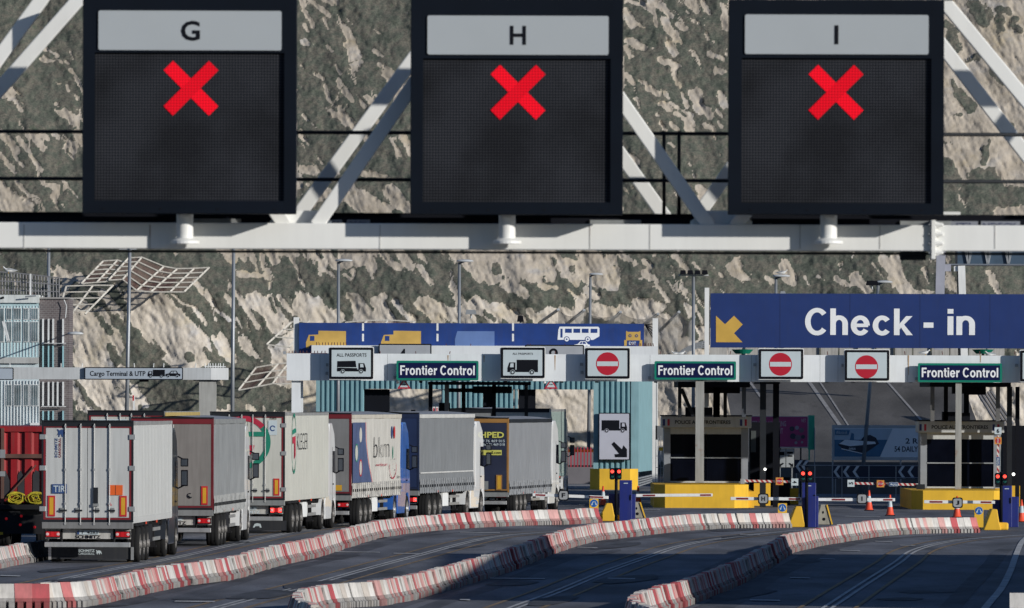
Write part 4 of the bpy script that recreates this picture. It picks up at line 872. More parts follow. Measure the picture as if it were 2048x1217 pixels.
# red container lorry at the left edge
def container():
    Y = 300.0; h = R(2.2); xr = -13.95
    o = thing('container_lorry', 'lorry carrying a faded red corrugated container at the left edge', 'lorry', (xr-1.22, Y, 0), -h, 'lorries queuing for the frontier control')
    rc = M('container_red', (.30, .008, .012), .5, var=.3, streak=.4, scale=1.0); rd = M('container_shade', (.03, .03, .035), .7, var=.4)
    z0, z1 = 1.5, 3.76; B = 1.22
    mb = MB(); mb.box(-B, B, .1, 12, z0, z1, rc)
    x = -B+.1; n = 0
    while x < B-.25:
        mb.prism([(x, z0+.1), (x+.2, z0+.1), (x+.2, z1-.18), (x, z1-.18)], .03, .101, rc)
        mb.add([(x+.2, .03, z0+.1), (x+.27, .1, z0+.1), (x+.27, .1, z1-.18), (x+.2, .03, z1-.18)], [(0, 1, 2, 3)], rc); x += .42
    mb.box(-B, B, 0, .1, z1-.16, z1, rc); mb.box(-B, B, 0, .1, z0-.02, z0+.1, rc); mb.box(-B, -B+.1, 0, .1, z0, z1, rc); mb.box(B-.1, B, 0, .1, z0, z1, rc)
    mb.build('container', o, raw=True)
    mb = MB(); rust = M('rusty_bar', (.12, .06, .045), .8, var=.4, rust=.4)
    mb.box(-.15, -.06, -.08, .0, z0-.3, z1-.05, rust); mb.box(-.06, B, -.05, .0, z1-.95, z1-.83, rust); mb.bar((.0, -.04, z0+.1), (.9, -.04, z0+1.1), .04, .04, rust); mb.box(-.18, -.02, -.1, -.06, z1-.95, z1-.7, alu); mb.box(-.18, -.02, -.1, -.06, z1-1.5, z1-1.35, alu)
    mb.build('locking_bar', o, raw=True)
    for i in range(5):
        x = -1.0+i*.45; MB().prism([(x, z0+.1), (x+.2, z0+.1), (x+.2, z0+.75+.15*math.sin(i*2.)), (x+.08, z0+.95), (x, z0+.8)], .018, .028, rd).build('shade_patch', o, raw=True)  # dark patches paint the shade low on the container
    mb = MB(); mb.box(-1.2, 1.2, -1.0, 12.5, 1.28, 1.42, chassis); mb.box(-.5, .5, -.9, 12, .75, 1.27, chassis); mb.box(-1.2, 1.2, -1.0, -.85, .55, 1.1, chassis); mb.build('flatbed', o, raw=True)
    for y in (1.2, 2.5, 3.8, 11, 14.5):
        for s in (-1, 1): wheel(o, s*1.2, y, .5, .36)
    mb = MB(); mb.prismx([(12.6, .6), (12.6, 3.4), (14.0, 3.5), (14.8, 2.5), (15, .5)], -1.2, 1.2, M('cab_dark', (.03, .035, .045), .3)); mb.build('cab', o, raw=True, bevel=.05)
    for x, z, m in ((.1, 1.0, tailred), (.55, 1.08, tailred), (.52, .82, tailred), (.95, .75, tailred), (-.7, 1.0, tailred)):
        mb = MB(); mb.lathe([(0, -.03), (.03, -.025), (.042, 0)], m, (x, -1.0, z), 'y', 14); mb.build('tail_light', o, raw=True)
    MB().box(-1.2, 0, -1.02, -1.0, .52, .6, yellow).build('reflective_strip', o, raw=True)
    # straps on the bed
    hose = M('strap_yellow', (.45, .38, .02), .6, var=.35, scale=6)
    for cx, nm, lb in ((.32, 'strap_bundle', 'left heap of folded yellow straps on the flatbed below the red container'), (.93, 'strap_bundle', 'right heap of folded yellow straps on the flatbed, touching the nearest lorry in view')):
        p = Vector((xr-1.22, Y, 0))+Vector((cx, -.5, 0)); r = random.Random(int(cx*50)); mb = MB(p)
        for k in range(16):
            rx, rz = .3-.016*k+r.uniform(-.03, .03), .19-.009*k; y0 = r.uniform(-.25, .15); tl = r.uniform(-.3, .3); w_ = .05
            pts = [(rx*math.cos(t)+.03*math.sin(3*t+k), rz*math.sin(t)+tl*.1*math.cos(t)) for t in (2*math.pi*i/22 for i in range(23))]
            vs = []
            for a, c in pts: vs += [(a, y0-w_, 1.62+c), (a, y0+w_, 1.62+c)]
            mb.add(vs, [(2*i, 2*i+1, 2*i+3, 2*i+2) for i in range(22)], hose)
        b_ = mb.build(nm, None, world_origin=tuple(p)); tag(b_, lb, 'strap bundle')
        so = b_.modifiers.new('thick', 'SOLIDIFY'); so.thickness = .02
container()
# ------------------------------------------------------------------ frontier control gantry
YF = 428.0
def ground_thing(name, label, cat, x, Y, group=None, z=0):
    return thing(name, label, cat, (W(x, 797, Y).x, Y, z), group=group)
def zbox(mb, x0, x1, y0, y1, Y, d, mat, to_ground=False):
    a, b = W(x0, (y0+y1)/2, Y), W(x1, (y0+y1)/2, Y); z1 = W((x0+x1)/2, y0, Y).z; z0 = 0 if to_ground else W((x0+x1)/2, y1, Y).z
    return mb.box(a.x, b.x, Y, Y+d, z0, z1, mat)
fg = ground_thing('sign_gantry', 'long white box beam gantry carrying the frontier control signs over the lanes', 'gantry', 1300, YF)
seams = [573, 640, 775, 900, 1065, 1185, 1300, 1503, 1512, 1640, 1676, 1815, 1960, 2100, 2260, 2420]
mb = MB(); za = (W(573, 709, YF).z+W(2048, 710, YF).z)/2; zb_ = za-54*YF/F
for a, b in zip(seams, seams[1:]):
    p, q = W(a, 735, YF).x, W(b, 735, YF).x; mb.box(p+.006, q-.006, YF, YF+1.1, zb_, za, gwhite)
mb.box(W(573, 735, YF).x+.05, W(2420, 735, YF).x-.05, YF+.03, YF+1.07, zb_+.03, za-.03, mgrey); mb.build('beam', fg)
for x0, x1, dd in ((583, 601, 0), (597, 606, .9)): zbox(MB(), x0, x1, 762, 900, YF+.2+dd, .35, gwhite, True).build('leg', fg)
for x0, x1, yb in ((1391, 1408, 966), (1911, 1923, 1005)): zbox(MB(), x0, x1, 762, yb if yb < 970 else 979, YF-.25, .25, M('leg_grey', (.33, .33, .31), .55, streak=.4, rust=.5)).build('leg', fg)
def tube_row(name, xs, y, Y, parent, mat, h=7, pairs=True):
    for x in xs:
        p = W(x, y, Y); MB().tube(p, (p.x+random.uniform(-.03, .03), p.y, p.z+h*Y/F), .018, mat, 6).build(name, parent)
rustp = M('rusty_post', (.1, .035, .03), .8)
tube_row('bird_spike', [578+i*7.2 for i in range(11)], 709, YF+.3, fg, rustp, 7)
mb = MB(); p, q = W(575, 707, YF+.3), W(655, 707, YF+.3); mb.tube(p, q, .012, rustp, 6); mb.build('rail_wire', fg)
tube_row('beam_lug', [760, 832, 899, 1110, 1320, 1460, 1655, 1700, 1810, 1885, 1960, 2030], 710, YF+.4, fg, rustp, 7)
for x in (838, 905, 1008, 1110, 1120, 1190, 1308, 1530, 1650, 1703, 1818): # small fittings under the beam
    zbox(MB(), x, x+7, 762, 766, YF+.1, .2, dark).build('cable_clip', fg)
for x, yy in ((566, 703), (1160, 726), (1161, 742), (652, 727), (651, 744), (787, 752), (1296, 753), (1516-9, 727), (1683, 728), (1830, 755), (2030, 728)):
    zbox(MB(), x, x+6, yy, yy+6, YF-.12, .12, grey).build('junction_box', fg)
# rust weeps below lugs on the beam front
for x, l in ((896, 12), (968, 14), (1110, 30), (1817, 40), (1961, 14)): 
    p = W(x, 711, YF-.004); MB().flat([(p.x-.03, p.z), (p.x+.03, p.z), (p.x+.012, p.z-l*YF/F), (p.x-.008, p.z-l*YF/F)], YF-.004, M('rust_weep', (.4, .27, .16), .8)).build('rust_weep', fg)
def sign_box(name, label, x0, y0, x1, y1, Y, group, face=signwhite, frame=black, edge=3.2, rim=True):
    c = W((x0+x1)/2, (y0+y1)/2, Y); k = Y/F; w_, h_ = (x1-x0)*k/2, (y1-y0)*k/2; r = 3*k
    o = thing(name, label, 'sign', (c.x, Y, c.z-h_), group=group)
    def rr(w__, h__, r): return [(c.x+sx*(w__-r)+r*math.cos(R(a)), c.z+sz*(h__-r)+r*math.sin(R(a))) for (sx, sz, a0) in ((1, 1, 0), (-1, 1, 90), (-1, -1, 180), (1, -1, 270)) for a in (a0, a0+30, a0+60, a0+90)]
    if rim: MB().prism(rr(w_, h_, r), Y, Y+.16, white).build('backing', o)
    e = k*1.6 if rim else 0; MB().prism(rr(w_-e, h_-e, r*.8), Y-.03, Y+.001 if rim else Y+.1, frame).build('frame', o)
    e2 = k*edge+e; MB().prism(rr(w_-e2-k*1.5, h_-e2-k*1.5, k), Y-.036, Y-.029, face).build('face', o)
    MB().box(c.x-w_*.6, c.x-w_*.5, Y+.1, YF+.02 if Y < YF else Y+.2, c.z-.05, c.z+.05, dark).box(c.x+w_*.5, c.x+w_*.6, Y+.1, YF+.02 if Y < YF else Y+.2, c.z-.05, c.z+.05, dark).build('bracket', o)
    return o, c, k
YS = YF-.55
SF = 'rectangular signs hung on the frontier control gantry'
o, c, k = sign_box('lane_sign', 'white sign with ALL PASSPORTS over a lorry facing right', 657, 694, 748, 760, YS, SF)
mb = MB(); mb.ptext('ALL PASSPORTS', 673, 707, 733, 714, YS-.04, letter, .015); mb.build('lettering', o)
mb = MB(); q = W(703, 735, YS-.04); picto_truck(mb, q.x-29*k, q.x+29*k, q.z-13*k, q.z+13*k, YS-.04, letter, signwhite, flip=True, dropside=True); mb.build('lorry_symbol', o)
o, c, k = sign_box('lane_sign', 'white sign with ALL PASSPORTS over a solid lorry facing left', 1000, 694, 1091, 758, YS, SF)
mb = MB(); mb.ptext('ALL PASSPORTS', 1025, 706, 1066, 710, YS-.04, letter, .015); mb.build('lettering', o)
mb = MB(); q = W(1045, 735, YS-.04); picto_truck(mb, q.x-30*k, q.x+31*k, q.z-15*k, q.z+15*k, YS-.04, letter, signwhite); mb.build('lorry_symbol', o)
nored = M('no_entry_red', (.45, .012, .03), .4, var=.08)
for (x0, y0, x1, y1, cx, cy, lb) in ((1169, 695, 1261, 759, 1215, 728, 'no entry sign between the lorry sign and the middle frontier control board'),
                                     (1516, 697, 1608, 760, 1561, 729, 'no entry sign just right of the middle frontier control board'),
                                     (1688, 699, 1780, 763, 1733, 734, 'no entry sign just left of the rightmost frontier control board')):
    o, c, k = sign_box('no_entry_sign', lb, x0, y0, x1, y1, YS, SF)
    mb = MB(); q = W(cx, cy, YS-.04); mb.disc(q.x, q.z, 23*k, YS-.04, nored, 36); mb.rect(q.x-21*k, q.x+21*k, q.z-4.6*k, q.z+4.6*k, YS-.044, signwhite); mb.build('no_entry_disc', o)
o, c, k = sign_box('lane_sign', 'framed sign cut off by the right edge of the picture', 2039, 700, 2130, 765, YS, SF)
for (x0, x1, y0, y1, lb) in ((793, 957, 722, 761, 'scratched frontier control board above the lorry queue'), (1309, 1472, 723, 760, 'frontier control board above the left police booth'), (1836, 2004, 727, 765, 'frontier control board above the right police booth')):
    o, c, k = sign_box('frontier_sign', lb, x0, y0, x1, y1, YF-.35, 'green framed boards reading Frontier Control', face=navy, frame=green, edge=2.6, rim=False)
    mb = MB(); phel(mb, 'Frontier Control', x0+7.5, (y0+y1)/2-10, x1-7.5, (y0+y1)/2+9, YF-.35-.045, M('letter_white', (.80, .82, .84), .4, var=.05)); mb.build('lettering', o)
for (x, y, lb) in ((808, 769, 'red edged triangular warning sign under the beam, nearest the blue corrugated wall opening'), (1102, 769, 'red edged triangular warning sign under the beam by the second lorry sign')):
    Y = YF+.1; q = W(x, y, Y); k = Y/F; o = thing('warning_triangle', lb, 'sign', (q.x, Y, q.z-9*k), group='triangular signs under the frontier gantry')
    MB().prism([(q.x-13.5*k, q.z-9*k), (q.x+13.5*k, q.z-9*k), (q.x, q.z+12*k)], Y, Y+.04, nored).build('border', o)
    MB().flat([(q.x-8.5*k, q.z-6*k), (q.x+8.5*k, q.z-6*k), (q.x, q.z+7*k)], Y-.005, signwhite).build('face', o)
    m_ = MB(); m_.ptext('4.8m', x-4, y-1, x+4, y+1.6, Y-.01, letter, .02); m_.build('lettering', o)
    q = W(x-13, y-4, Y); MB().lathe([(0, -.08), (.06, -.05), (.07, .05), (0, .06)], white, (q.x, Y, q.z), 'y', 12).build('camera', o)

# ------------------------------------------------------------------ second gantry, blue lane board
YB = 452.0
sg = ground_thing('sign_gantry', 'second white gantry behind, carrying the blue board of vehicle pictures', 'gantry', 900, YB)
mb = MB(); a, b = W(623, 690, YB), W(1316, 692, YB); zt = (W(623, 690, YB).z+W(1316, 694, YB).z)/2; mb.box(a.x, b.x, YB, YB+1, zt-.9, zt, gwhite); mb.build('beam', sg)
for x0, x1, y0 in ((587, 598, 635), (1305, 1316, 637)): zbox(MB(), x0, x1, y0, 800, YB+1.05, .3, white, True).build('post', sg)
for i in range(5): 
    p, q = W(1290, 650, YB+1.3), W(1310, 648+i*9, YB+1.3); MB().tube(p, q, .02, dark, 6).build('stay_wire', sg)
tube_row('bird_spike', [633+i*6 for i in range(11)], 692, YB+.3, sg, rustp, 7); tube_row('bird_spike', [1262+i*5 for i in range(10)], 693, YB+.3, sg, rustp, 6)
tube_row('beam_lug', [715, 826, 893, 941, 1055, 1060, 1130], 694, YB+.3, sg, rustp, 6)
o, c, k = sign_box('lane_number_board', 'grey number board half hidden behind the beam, left one', 757, 688, 863, 720, YB-.3, 'grey number boards behind the frontier beam', face=M('board_grey', (.36, .38, .41), .5), rim=False, edge=1)
mb = MB(); mb.ptext('4', 798, 698, 812, 722, YB-.345, letter, .03); mb.build('lettering', o)
o, c, k = sign_box('lane_number_board', 'grey number board half hidden behind the beam, right one', 1050, 690, 1168, 722, YB-.3, 'grey number boards behind the frontier beam', face=M('board_grey', (.36, .38, .41), .5), rim=False, edge=1)
mb = MB(); p = W(1107, 706, YB-.345); mb.ring(p.x, p.z, .1, .2, YB-.345, letter, 20); mb.build('lettering', o)
bb = M('board_blue', (.012, .045, .21), .45, var=.2, streak=.15); byel = M('board_yellow', (.56, .36, .09), .5, var=.15)
YL = YB+.9; bo = thing('lane_board', 'long blue board with yellow lorries and a white bus', 'sign', (W(943, 700, YL).x, YL, W(943, 700, YL).z))
mb = MB(); a, b = W(598, 680, YL), W(1288, 680, YL); z1 = (W(598, 646, YL).z+W(1288, 648, YL).z)/2; z0 = (W(598, 712, YL).z+W(1288, 714, YL).z)/2; mb.box(a.x, b.x, YL, YL+.12, z0, z1, bb); mb.build('panel', bo)
for x in (726, 875, 1026):
    mb = MB()
    for y0, y1 in ((647, 662), (668, 683)): p, q = W(x-2, y1, YL-.006), W(x+2, y0, YL-.006); mb.rect(p.x, q.x, p.z, q.z, YL-.006, white)
    mb.build('dashed_line', bo)
k = YL/F
def van(x0, x1, y0, y1, col, nm):
    m_ = MB(); p, q = W(x0, y1, YL-.006), W(x1, y0, YL-.006); w_ = q.x-p.x; h_ = q.z-p.z
    m_.flat([(p.x, p.z), (q.x, p.z), (q.x, p.z+h_*.98), (p.x+w_*.31, q.z), (p.x+w_*.31, p.z+h_*.78), (p.x+w_*.07, p.z+h_*.76), (p.x+w_*.0, p.z+h_*.35)], YL-.006, col)
    m_.rect(p.x+w_*.1, p.x+w_*.21, p.z+h_*.42, p.z+h_*.7, YL-.012, bb)
    m_.disc(p.x+w_*.14, p.z+.02, .13, YL-.012, bb, 16); m_.build(nm, bo)
van(612, 692, 662, 697, byel, 'yellow_lorry'); van(762, 842, 662, 697, byel, 'yellow_lorry')
mb = MB(); p, q = W(910, 697, YL-.006), W(989, 663, YL-.006); pale = M('board_pale_blue', (.12, .2, .42), .5); mb.flat([(p.x, p.z), (q.x, p.z), (q.x, q.z), (p.x+.1, q.z), (p.x, q.z-.35)], YL-.006, pale); mb.build('pale_van', bo)
mb = MB(); p, q = W(1115, 683, YL-.006), W(1199, 654, YL-.006); picto_bus(mb, p.x, q.x, p.z, q.z, YL-.006, M('letter_white', (.7, .7, .7)), bb); mb.build('white_bus', bo)
mb = MB(); p, q = W(1148, 697, YL-.006), W(1180, 683, YL-.006); picto_car(mb, p.x, q.x, p.z, q.z, YL-.006, M('letter_white', (.7, .7, .7)), bb); mb.build('white_car', bo)
mb = MB(); p, q = W(1252, 684, YL-.006), W(1281, 662, YL-.006); mb.rect(p.x, q.x, p.z+.06, q.z-.05, YL-.006, byel); mb.flat([(p.x, q.z), (p.x+.1, q.z-.06), (q.x-.1, q.z-.06), (q.x, q.z), (q.x-.02, q.z-.12), (p.x+.02, q.z-.12)], YL-.008, byel)
for x in (1260, 1273): u_ = W(x, 672, YL); mb.disc(u_.x, u_.z, .07, YL-.014, bb, 14); mb.disc(u_.x, u_.z, .035, YL-.02, byel, 10)
mb.rect(p.x-.08, p.x+.04, p.z-.18, p.z+.08, YL-.01, byel); mb.rect(q.x-.04, q.x+.08, q.z-.7, p.z+.08, YL-.01, byel); mb.ptext('EXIT', 1258, 684, 1272, 690, YL-.01, M('letter_white', (.7, .7, .7)), .01); mb.build('exit_symbol', bo)

# ------------------------------------------------------------------ check-in sign
YC = 436.0
co_ = ground_thing('checkin_sign', 'huge blue Check - in board with a yellow diagonal arrow', 'sign', 1413, YC)
cb = M('checkin_blue', (.014, .035, .15), .4, var=.08, streak=.08)
mb = MB(); a, b = W(1421, 640, YC), W(2460, 640, YC); z1 = (W(1421, 587, YC).z+W(2048, 589, YC).z)/2; z0 = (W(1421, 695, YC).z+W(2048, 698, YC).z)/2; mb.box(a.x, b.x, YC, YC+.25, z0, z1, cb); mb.build('panel', co_)
for x in (1560, 1700, 1840, 1980):
    c = W(x, 640, YC); MB().box(c.x-.012, c.x+.012, YC-.004, YC+.02, z0+.02, z1-.02, M('panel_joint', (.008, .02, .09), .5)).build('panel_joint', co_)
zbox(MB(), 1409, 1418, 576, 900, YC-.02, .3, white, True).build('post', co_); zbox(MB(), 2461, 2470, 576, 900, YC-.02, .3, white, True).build('post', co_); zbox(MB(), 2405, 2419, 762, 900, YF+.2, .35, gwhite, True).build('leg', fg)
mb = MB(); lw_ = M('letter_white', (.7, .7, .7)); phel(mb, 'Check', 1610, 617.5, 1825, 670.5, YC-.012, lw_); phel(mb, 'in', 1895, 618.5, 1950, 670.5, YC-.012, lw_); mb.ppoly([(1847, 645.5), (1867, 645.5), (1867, 656), (1847, 656)], YC-.012, lw_); mb.build('lettering', co_)
mb = MB(); mb.ppoly([(1432, 632), (1450, 649), (1468, 632), (1485.5, 649.5), (1468, 667), (1485, 685), (1432, 685)], YC-.012, M('arrow_yellow', (.58, .36, .07), .45)); mb.build('arrow', co_)
mb = MB(); mb.path([W(1419, 600+i*18, YC+.1) for i in range(6)], .02, dark, 6); mb.build('edge_cable', co_)

# ------------------------------------------------------------------ cargo terminal gantry
YK = 438.0
cg = ground_thing('sign_gantry', 'pale gantry at the left with the cargo terminal sign and one square pier', 'gantry', 413, YK)
kw = M('cargo_beam', (.50, .52, .53), .5, var=.08, streak=.2)
mb = MB(); zt = (W(0, 735, YK).z+W(455, 736, YK).z)/2; zl = zt-24*YK/F; mb.box(W(-60, 740, YK).x, W(422, 740, YK).x-.005, YK, YK+.8, zl, zt, kw); mb.box(W(422, 740, YK).x, W(456, 740, YK).x, YK-.004, YK+.8, zl, zt, white); mb.build('beam', cg)
zbox(MB(), 398, 432, 761, 900, YK+.15, .6, M('pier_grey', (.38, .38, .36), .6, streak=.3), True).build('pier', cg); zbox(MB(), 387, 440, 759.5, 762, YK+.05, .8, dark).build('pier_cap', cg); zbox(MB(), 279, 297, 760, 764, YK+.2, .3, dark).build('lamp_fitting', cg)
tube_row('bird_spike', [20, 122, 164, 269, 307, 327, 391, 411, 416, 421, 426, 431, 436, 441, 446], 736, YK+.4, cg, white, 9)
mb = MB(); mb.tube(W(409, 733, YK+.4), W(452, 734, YK+.4), .02, white, 6); mb.build('rail_wire', cg)
sgrey = M('cargo_sign_face', (.36, .41, .47), .45, var=.06)
o, c, k = sign_box('cargo_sign', 'grey cargo terminal sign with lorry and car symbols', 169, 735, 366, 760, YK-.12, None, face=sgrey, rim=False, edge=.3)
mb = MB(); mb.ptext('Cargo Terminal & UTP', 180, 742.5, 291, 755.5, YK-.165, letter, .012); mb.build('lettering', o)
mb = MB(); p, q = W(296, 756, YK), W(330, 740, YK); picto_truck(mb, p.x, q.x, p.z, q.z, YK-.165, letter, sgrey); mb.build('lorry_symbol', o)
mb = MB(); p, q = W(331, 755.5, YK), W(361, 742, YK); picto_car(mb, p.x, q.x, p.z, q.z, YK-.165, letter, sgrey); mb.build('car_symbol', o)
o, c, k = sign_box('blank_sign', 'grey sign on the beam cut off by the left edge', -60, 735.5, 27, 760.5, YK-.12, None, face=sgrey, rim=False, edge=.3)

# ------------------------------------------------------------------ teal corrugated building
YT = 512.0
teal = M('teal_cladding', (.19, .35, .39), .5, var=.1, streak=.15); teal2 = M('teal_flat', (.22, .38, .42), .5, var=.1, streak=.2)
tb = ground_thing('portal_building', 'blue green corrugated metal building with large drive through openings', 'building', 960, YT)
def corr(name, x0, x1, y0, y1, pitch=10.2, Y=YT, to_ground=False):
    a, b = W(x0, (y0+y1)/2, Y).x, W(x1, (y0+y1)/2, Y).x; z1 = W((x0+x1)/2, y0, Y).z; z0 = 0 if to_ground else W((x0+x1)/2, y1, Y).z
    mb = MB(); n = max(1, round((x1-x0)/pitch)); w_ = (b-a)/n; prof = [(0, .0), (.2, .0), (.35, -.11), (.75, -.11), (.9, 0)]
    pts = [(a+(i+u)*w_, Y+v) for i in range(n) for u, v in prof]+[(b, Y)]
    vs = [(x, y, z) for x, y in pts for z in (z0, z1)]
    mb.add(vs, [(2*i, 2*i+2, 2*i+3, 2*i+1) for i in range(len(pts)-1)], teal); mb.box(a, b, Y+.02, Y+.5, z0, z1, teal2); mb.build(name, tb)
corr('wall_panel', 640, 728, 735, 900, to_ground=True); corr('wall_panel', 728, 1192, 735, 779)
zbox(MB(), 632, 640, 735, 900, YT-.1, .6, teal2, True).build('corner_post', tb)
corr('pillar_cladding', 1197, 1262, 735, 977, to_ground=True)
zbox(MB(), 1187, 1197, 735, 977, YT-.12, .6, teal2, True).zbox if False else zbox(MB(), 1187, 1197, 735, 977, YT-.12, .6, teal2, True).build('corner_post', tb)
zbox(MB(), 1262, 1277, 735, 977, YT-.13, .6, teal2, True).build('corner_post', tb)
# side wall of the right pillar, going back
mb = MB(); a, b = W(1277, 850, YT), W(1311, 850, YT+14); mb.add([(a.x, YT, .9), (b.x, YT+14, .9), (b.x, YT+14, W(1311, 735, YT).z+.4), (a.x, YT, W(1277, 735, YT).z)], [(0, 1, 2, 3)], teal2); mb.add([(a.x-.2, YT, .9), (b.x-.2, YT+14, .9), (b.x-.2, YT+14, W(1311, 735, YT).z+.4), (a.x-.2, YT, W(1277, 735, YT).z)], [(3, 2, 1, 0)], teal2); mb.build('side_wall', tb)
for i in range(4): p, q = W(1277, 957+i*5, YT), W(1311, 949+i*4, YT+14); MB().bar(p, q, .12, .06, grey).build('guard_rail', tb)
for x0, x1, y0, y1 in ((727, 779, 779, 905), (966, 985, 779, 905), (1037, 1071, 779, 905)): zbox(MB(), x0, x1, y0, y1, YT+.6, .6, black, True).build('interior_shade', tb)  # black slabs stand in for the shaded inside behind the openings
for x0, x1 in ((882, 890), (893, 966), (1028, 1036)): corr('wall_panel', x0+.5, x1-.5, 779, 905, Y=YT+.1, to_ground=True)
corr('wall_panel', 986, 1027, 779, 905, Y=YT+.1, to_ground=True)
zbox(MB(), 893, 1030, 806, 812, YT+.3, .4, black).build('dark_lintel', tb)
# yellow base of the pillar
mb = MB(); P = [(1180, 0), (1199, -.9), (1260, -.9), (1276, 0)]
a = [W(x, 958, YT+dy-1.2) for x, dy in P]; zt = W(1230, 938, YT-1.2).z
vs = [(p.x, p.y, 0) for p in a]+[(p.x, p.y, zt) for p in a]; mb.add(vs, [(0, 1, 5, 4), (1, 2, 6, 5), (2, 3, 7, 6), (4, 5, 6, 7)], yellow); mb.build('crash_plinth', tb)
o, c, k = sign_box('lorry_arrow_sign', 'tall white sign with a lorry above an arrow pointing down right', 1197, 826, 1260, 921, YT-.35, None, face=M('board_lilac', (.44, .45, .52), .5, var=.05), rim=False, edge=.4)
mb = MB(); p, q = W(1203, 866, YT), W(1254, 841, YT); picto_truck(mb, p.x, q.x, p.z, q.z, YT-.39, letter, M('board_lilac', (.4, .4, .4)), flip=True); mb.build('lorry_symbol', o)
mb = MB(); mb.ppoly([(1228, 884), (1244, 899), (1247, 891), (1254, 899), (1254, 915), (1230, 915), (1229, 909), (1238, 908), (1223, 889)], YT-.395, letter); mb.build('arrow', o)

# ------------------------------------------------------------------ police booths and their steel canopies
cream = M('booth_grey', (.50, .51, .50), .5, var=.08, streak=.15); cream2 = M('booth_side', (.26, .28, .31), .5)
def booth(x0, x1, xs, yt, yb, ytop, ybase, Yf, lbl, sx, txt0, txt1, off=7.5):
    o = ground_thing('police_booth', lbl, 'booth', (x0+x1)/2, Yf, 'police booths under the frontier gantry')
    k = Yf/F
    # x0..x1 roof fascia, body from x0+.. to x1
    zt = W((x0+x1)/2, ytop, Yf).z; zf = zt-23*k; zb0 = W((x0+x1)/2, ybase, Yf).z
    a, b = W(x0, 900, Yf).x, W(x1, 900, Yf).x
    mb = MB(); mb.box(a-.1, b+.12, Yf-.25, Yf+3, zf, zt, cream); mb.box(a-.14, b+.16, Yf-.29, Yf+3.1, zt, zt+.05, dark); mb.build('roof_fascia', o, bevel=.02)
    body = MB(); ba, bb2 = a+.0, b-.02
    # frame posts and rails round the glazing
    body.box(ba, ba+.28, Yf, Yf+2.6, zb0, zf-.002, cream2); body.box(bb2-.3, bb2, Yf, Yf+2.6, zb0, zf-.002, cream2)
    body.box(ba+.28, bb2-.3, Yf, Yf+.15, zf-.28, zf-.002, cream); body.box(ba+.28, bb2-.3, Yf, Yf+.15, zb0, zb0+.07, cream); body.box(ba, bb2, Yf+2.5, Yf+2.6, zb0, zf-.002, cream2)
    body.build('wall', o)
    mid = (zb0+zf-.22)/2; MB().box(ba+.28, bb2-.3, Yf-.02, Yf+.12, mid-.025, mid+.025, grey).build('transom', o)
    for (u0, u1) in ((ba+.28, (ba+bb2)/2-.02), ((ba+bb2)/2+.02, bb2-.3)):
        for (v0, v1) in ((zb0+.07, mid-.025), (mid+.025, zf-.28)):
            MB().box(u0, u1, Yf+.05, Yf+.07, v0, v1, glass).build('window_pane', o)
    for xx in (a-.06, b-.38):
        f = MB(); zz0, zz1 = zt-19*k, zt-6*k
        f.rect(xx, xx+.1, zz0, zz1, Yf-.256, M('flag_blue', (.02, .03, .15), .5)); f.rect(xx+.1, xx+.2, zz0, zz1, Yf-.256, signwhite); f.rect(xx+.2, xx+.3, zz0, zz1, Yf-.256, nored); f.build('tricolour_plate', o)
    zz = zt-12*k; ax, bx = W(txt0, 800, Yf).x, W(txt1, 800, Yf).x
    MB().text('POLICE AUX FRONTIERES', ax, bx, zz-.075, zz+.085, Yf-.258, letter, .02).build('lettering', o)
    # yellow crash base
    mb = MB(); P = [(sx[0], 0), (sx[1], -.75), (sx[2], -.75), (sx[3], .1)]
    pts = [W(x, 990, Yf+dy-off) for x, dy in P]; back = [(pts[-1].x, Yf+3.5), (pts[0].x, Yf+3.5)]
    ring = [(p.x, p.y) for p in pts]+back; n = len(ring)
    vs = [(p[0], p[1], 0) for p in ring]+[(p[0], p[1], zb0-.01) for p in ring]
    mb.add(vs, [(i, (i+1) % n, (i+1) % n+n, i+n) for i in range(n)]+[tuple(range(n, 2*n))], yellow); mb.build('crash_base', o)
    mb = MB(); mb.box(pts[-1].x-.2, pts[-1].x+.25, pts[-1].y+.4, Yf+1, 0, .7, yellow); mb.build('base_step', o)
    return o
booth(1328, 1497, 0, 0, 0, 833, 966, 434.5, 'police booth with dark windows on a yellow base, left one', (1308, 1330, 1469, 1497), 1350, 1461)
b2 = booth(1841, 2002, 0, 0, 0, 843, 977, 432.5, 'police booth with dark windows on a yellow base, right one by the striped upright arm', (1823, 1846, 1988, 2004), 1863, 1976, 9.0)
def canopy(x0, x1, y0, y1, Y, posts, hang, lbl):
    o = ground_thing('steel_canopy', lbl, 'canopy', (x0+x1)/2, Y, 'black steel canopies behind the frontier gantry')
    MB_ = MB(); zbox(MB_, x0, x1, y0, y1, Y, 11, black); MB_.build('roof_slab', o)
    for (a, b, yb, dy, m) in posts: zbox(MB(), a, b, y1, yb, Y+dy, .25, m, yb > 850).build('post', o)
    for (a, b, c_, d_) in hang: zbox(MB(), a, b, c_, d_, Y+1.0, .8, black).build('hanging_unit', o)
    return o
c1 = canopy(1356, 1500, 763, 775, 430, [(1356, 1363, 835, 0, dark), (1394, 1400, 835, 2, black), (1427, 1440, 835, 1, black), (1447, 1454, 835, 3, dark), (1484, 1492, 835, .4, M('post_blue_grey', (.06, .07, .09), .6))], [(1392, 1480, 775, 787), (1371, 1425, 815, 834), (1427, 1440, 787, 834)], 'black steel canopy and posts over the left police booth')
mb = MB(); p, q = W(1363, 778, 431), W(1386, 832, 431); mb.bar(p, q, .12, .16, dark); mb.build('diagonal_brace', c1)
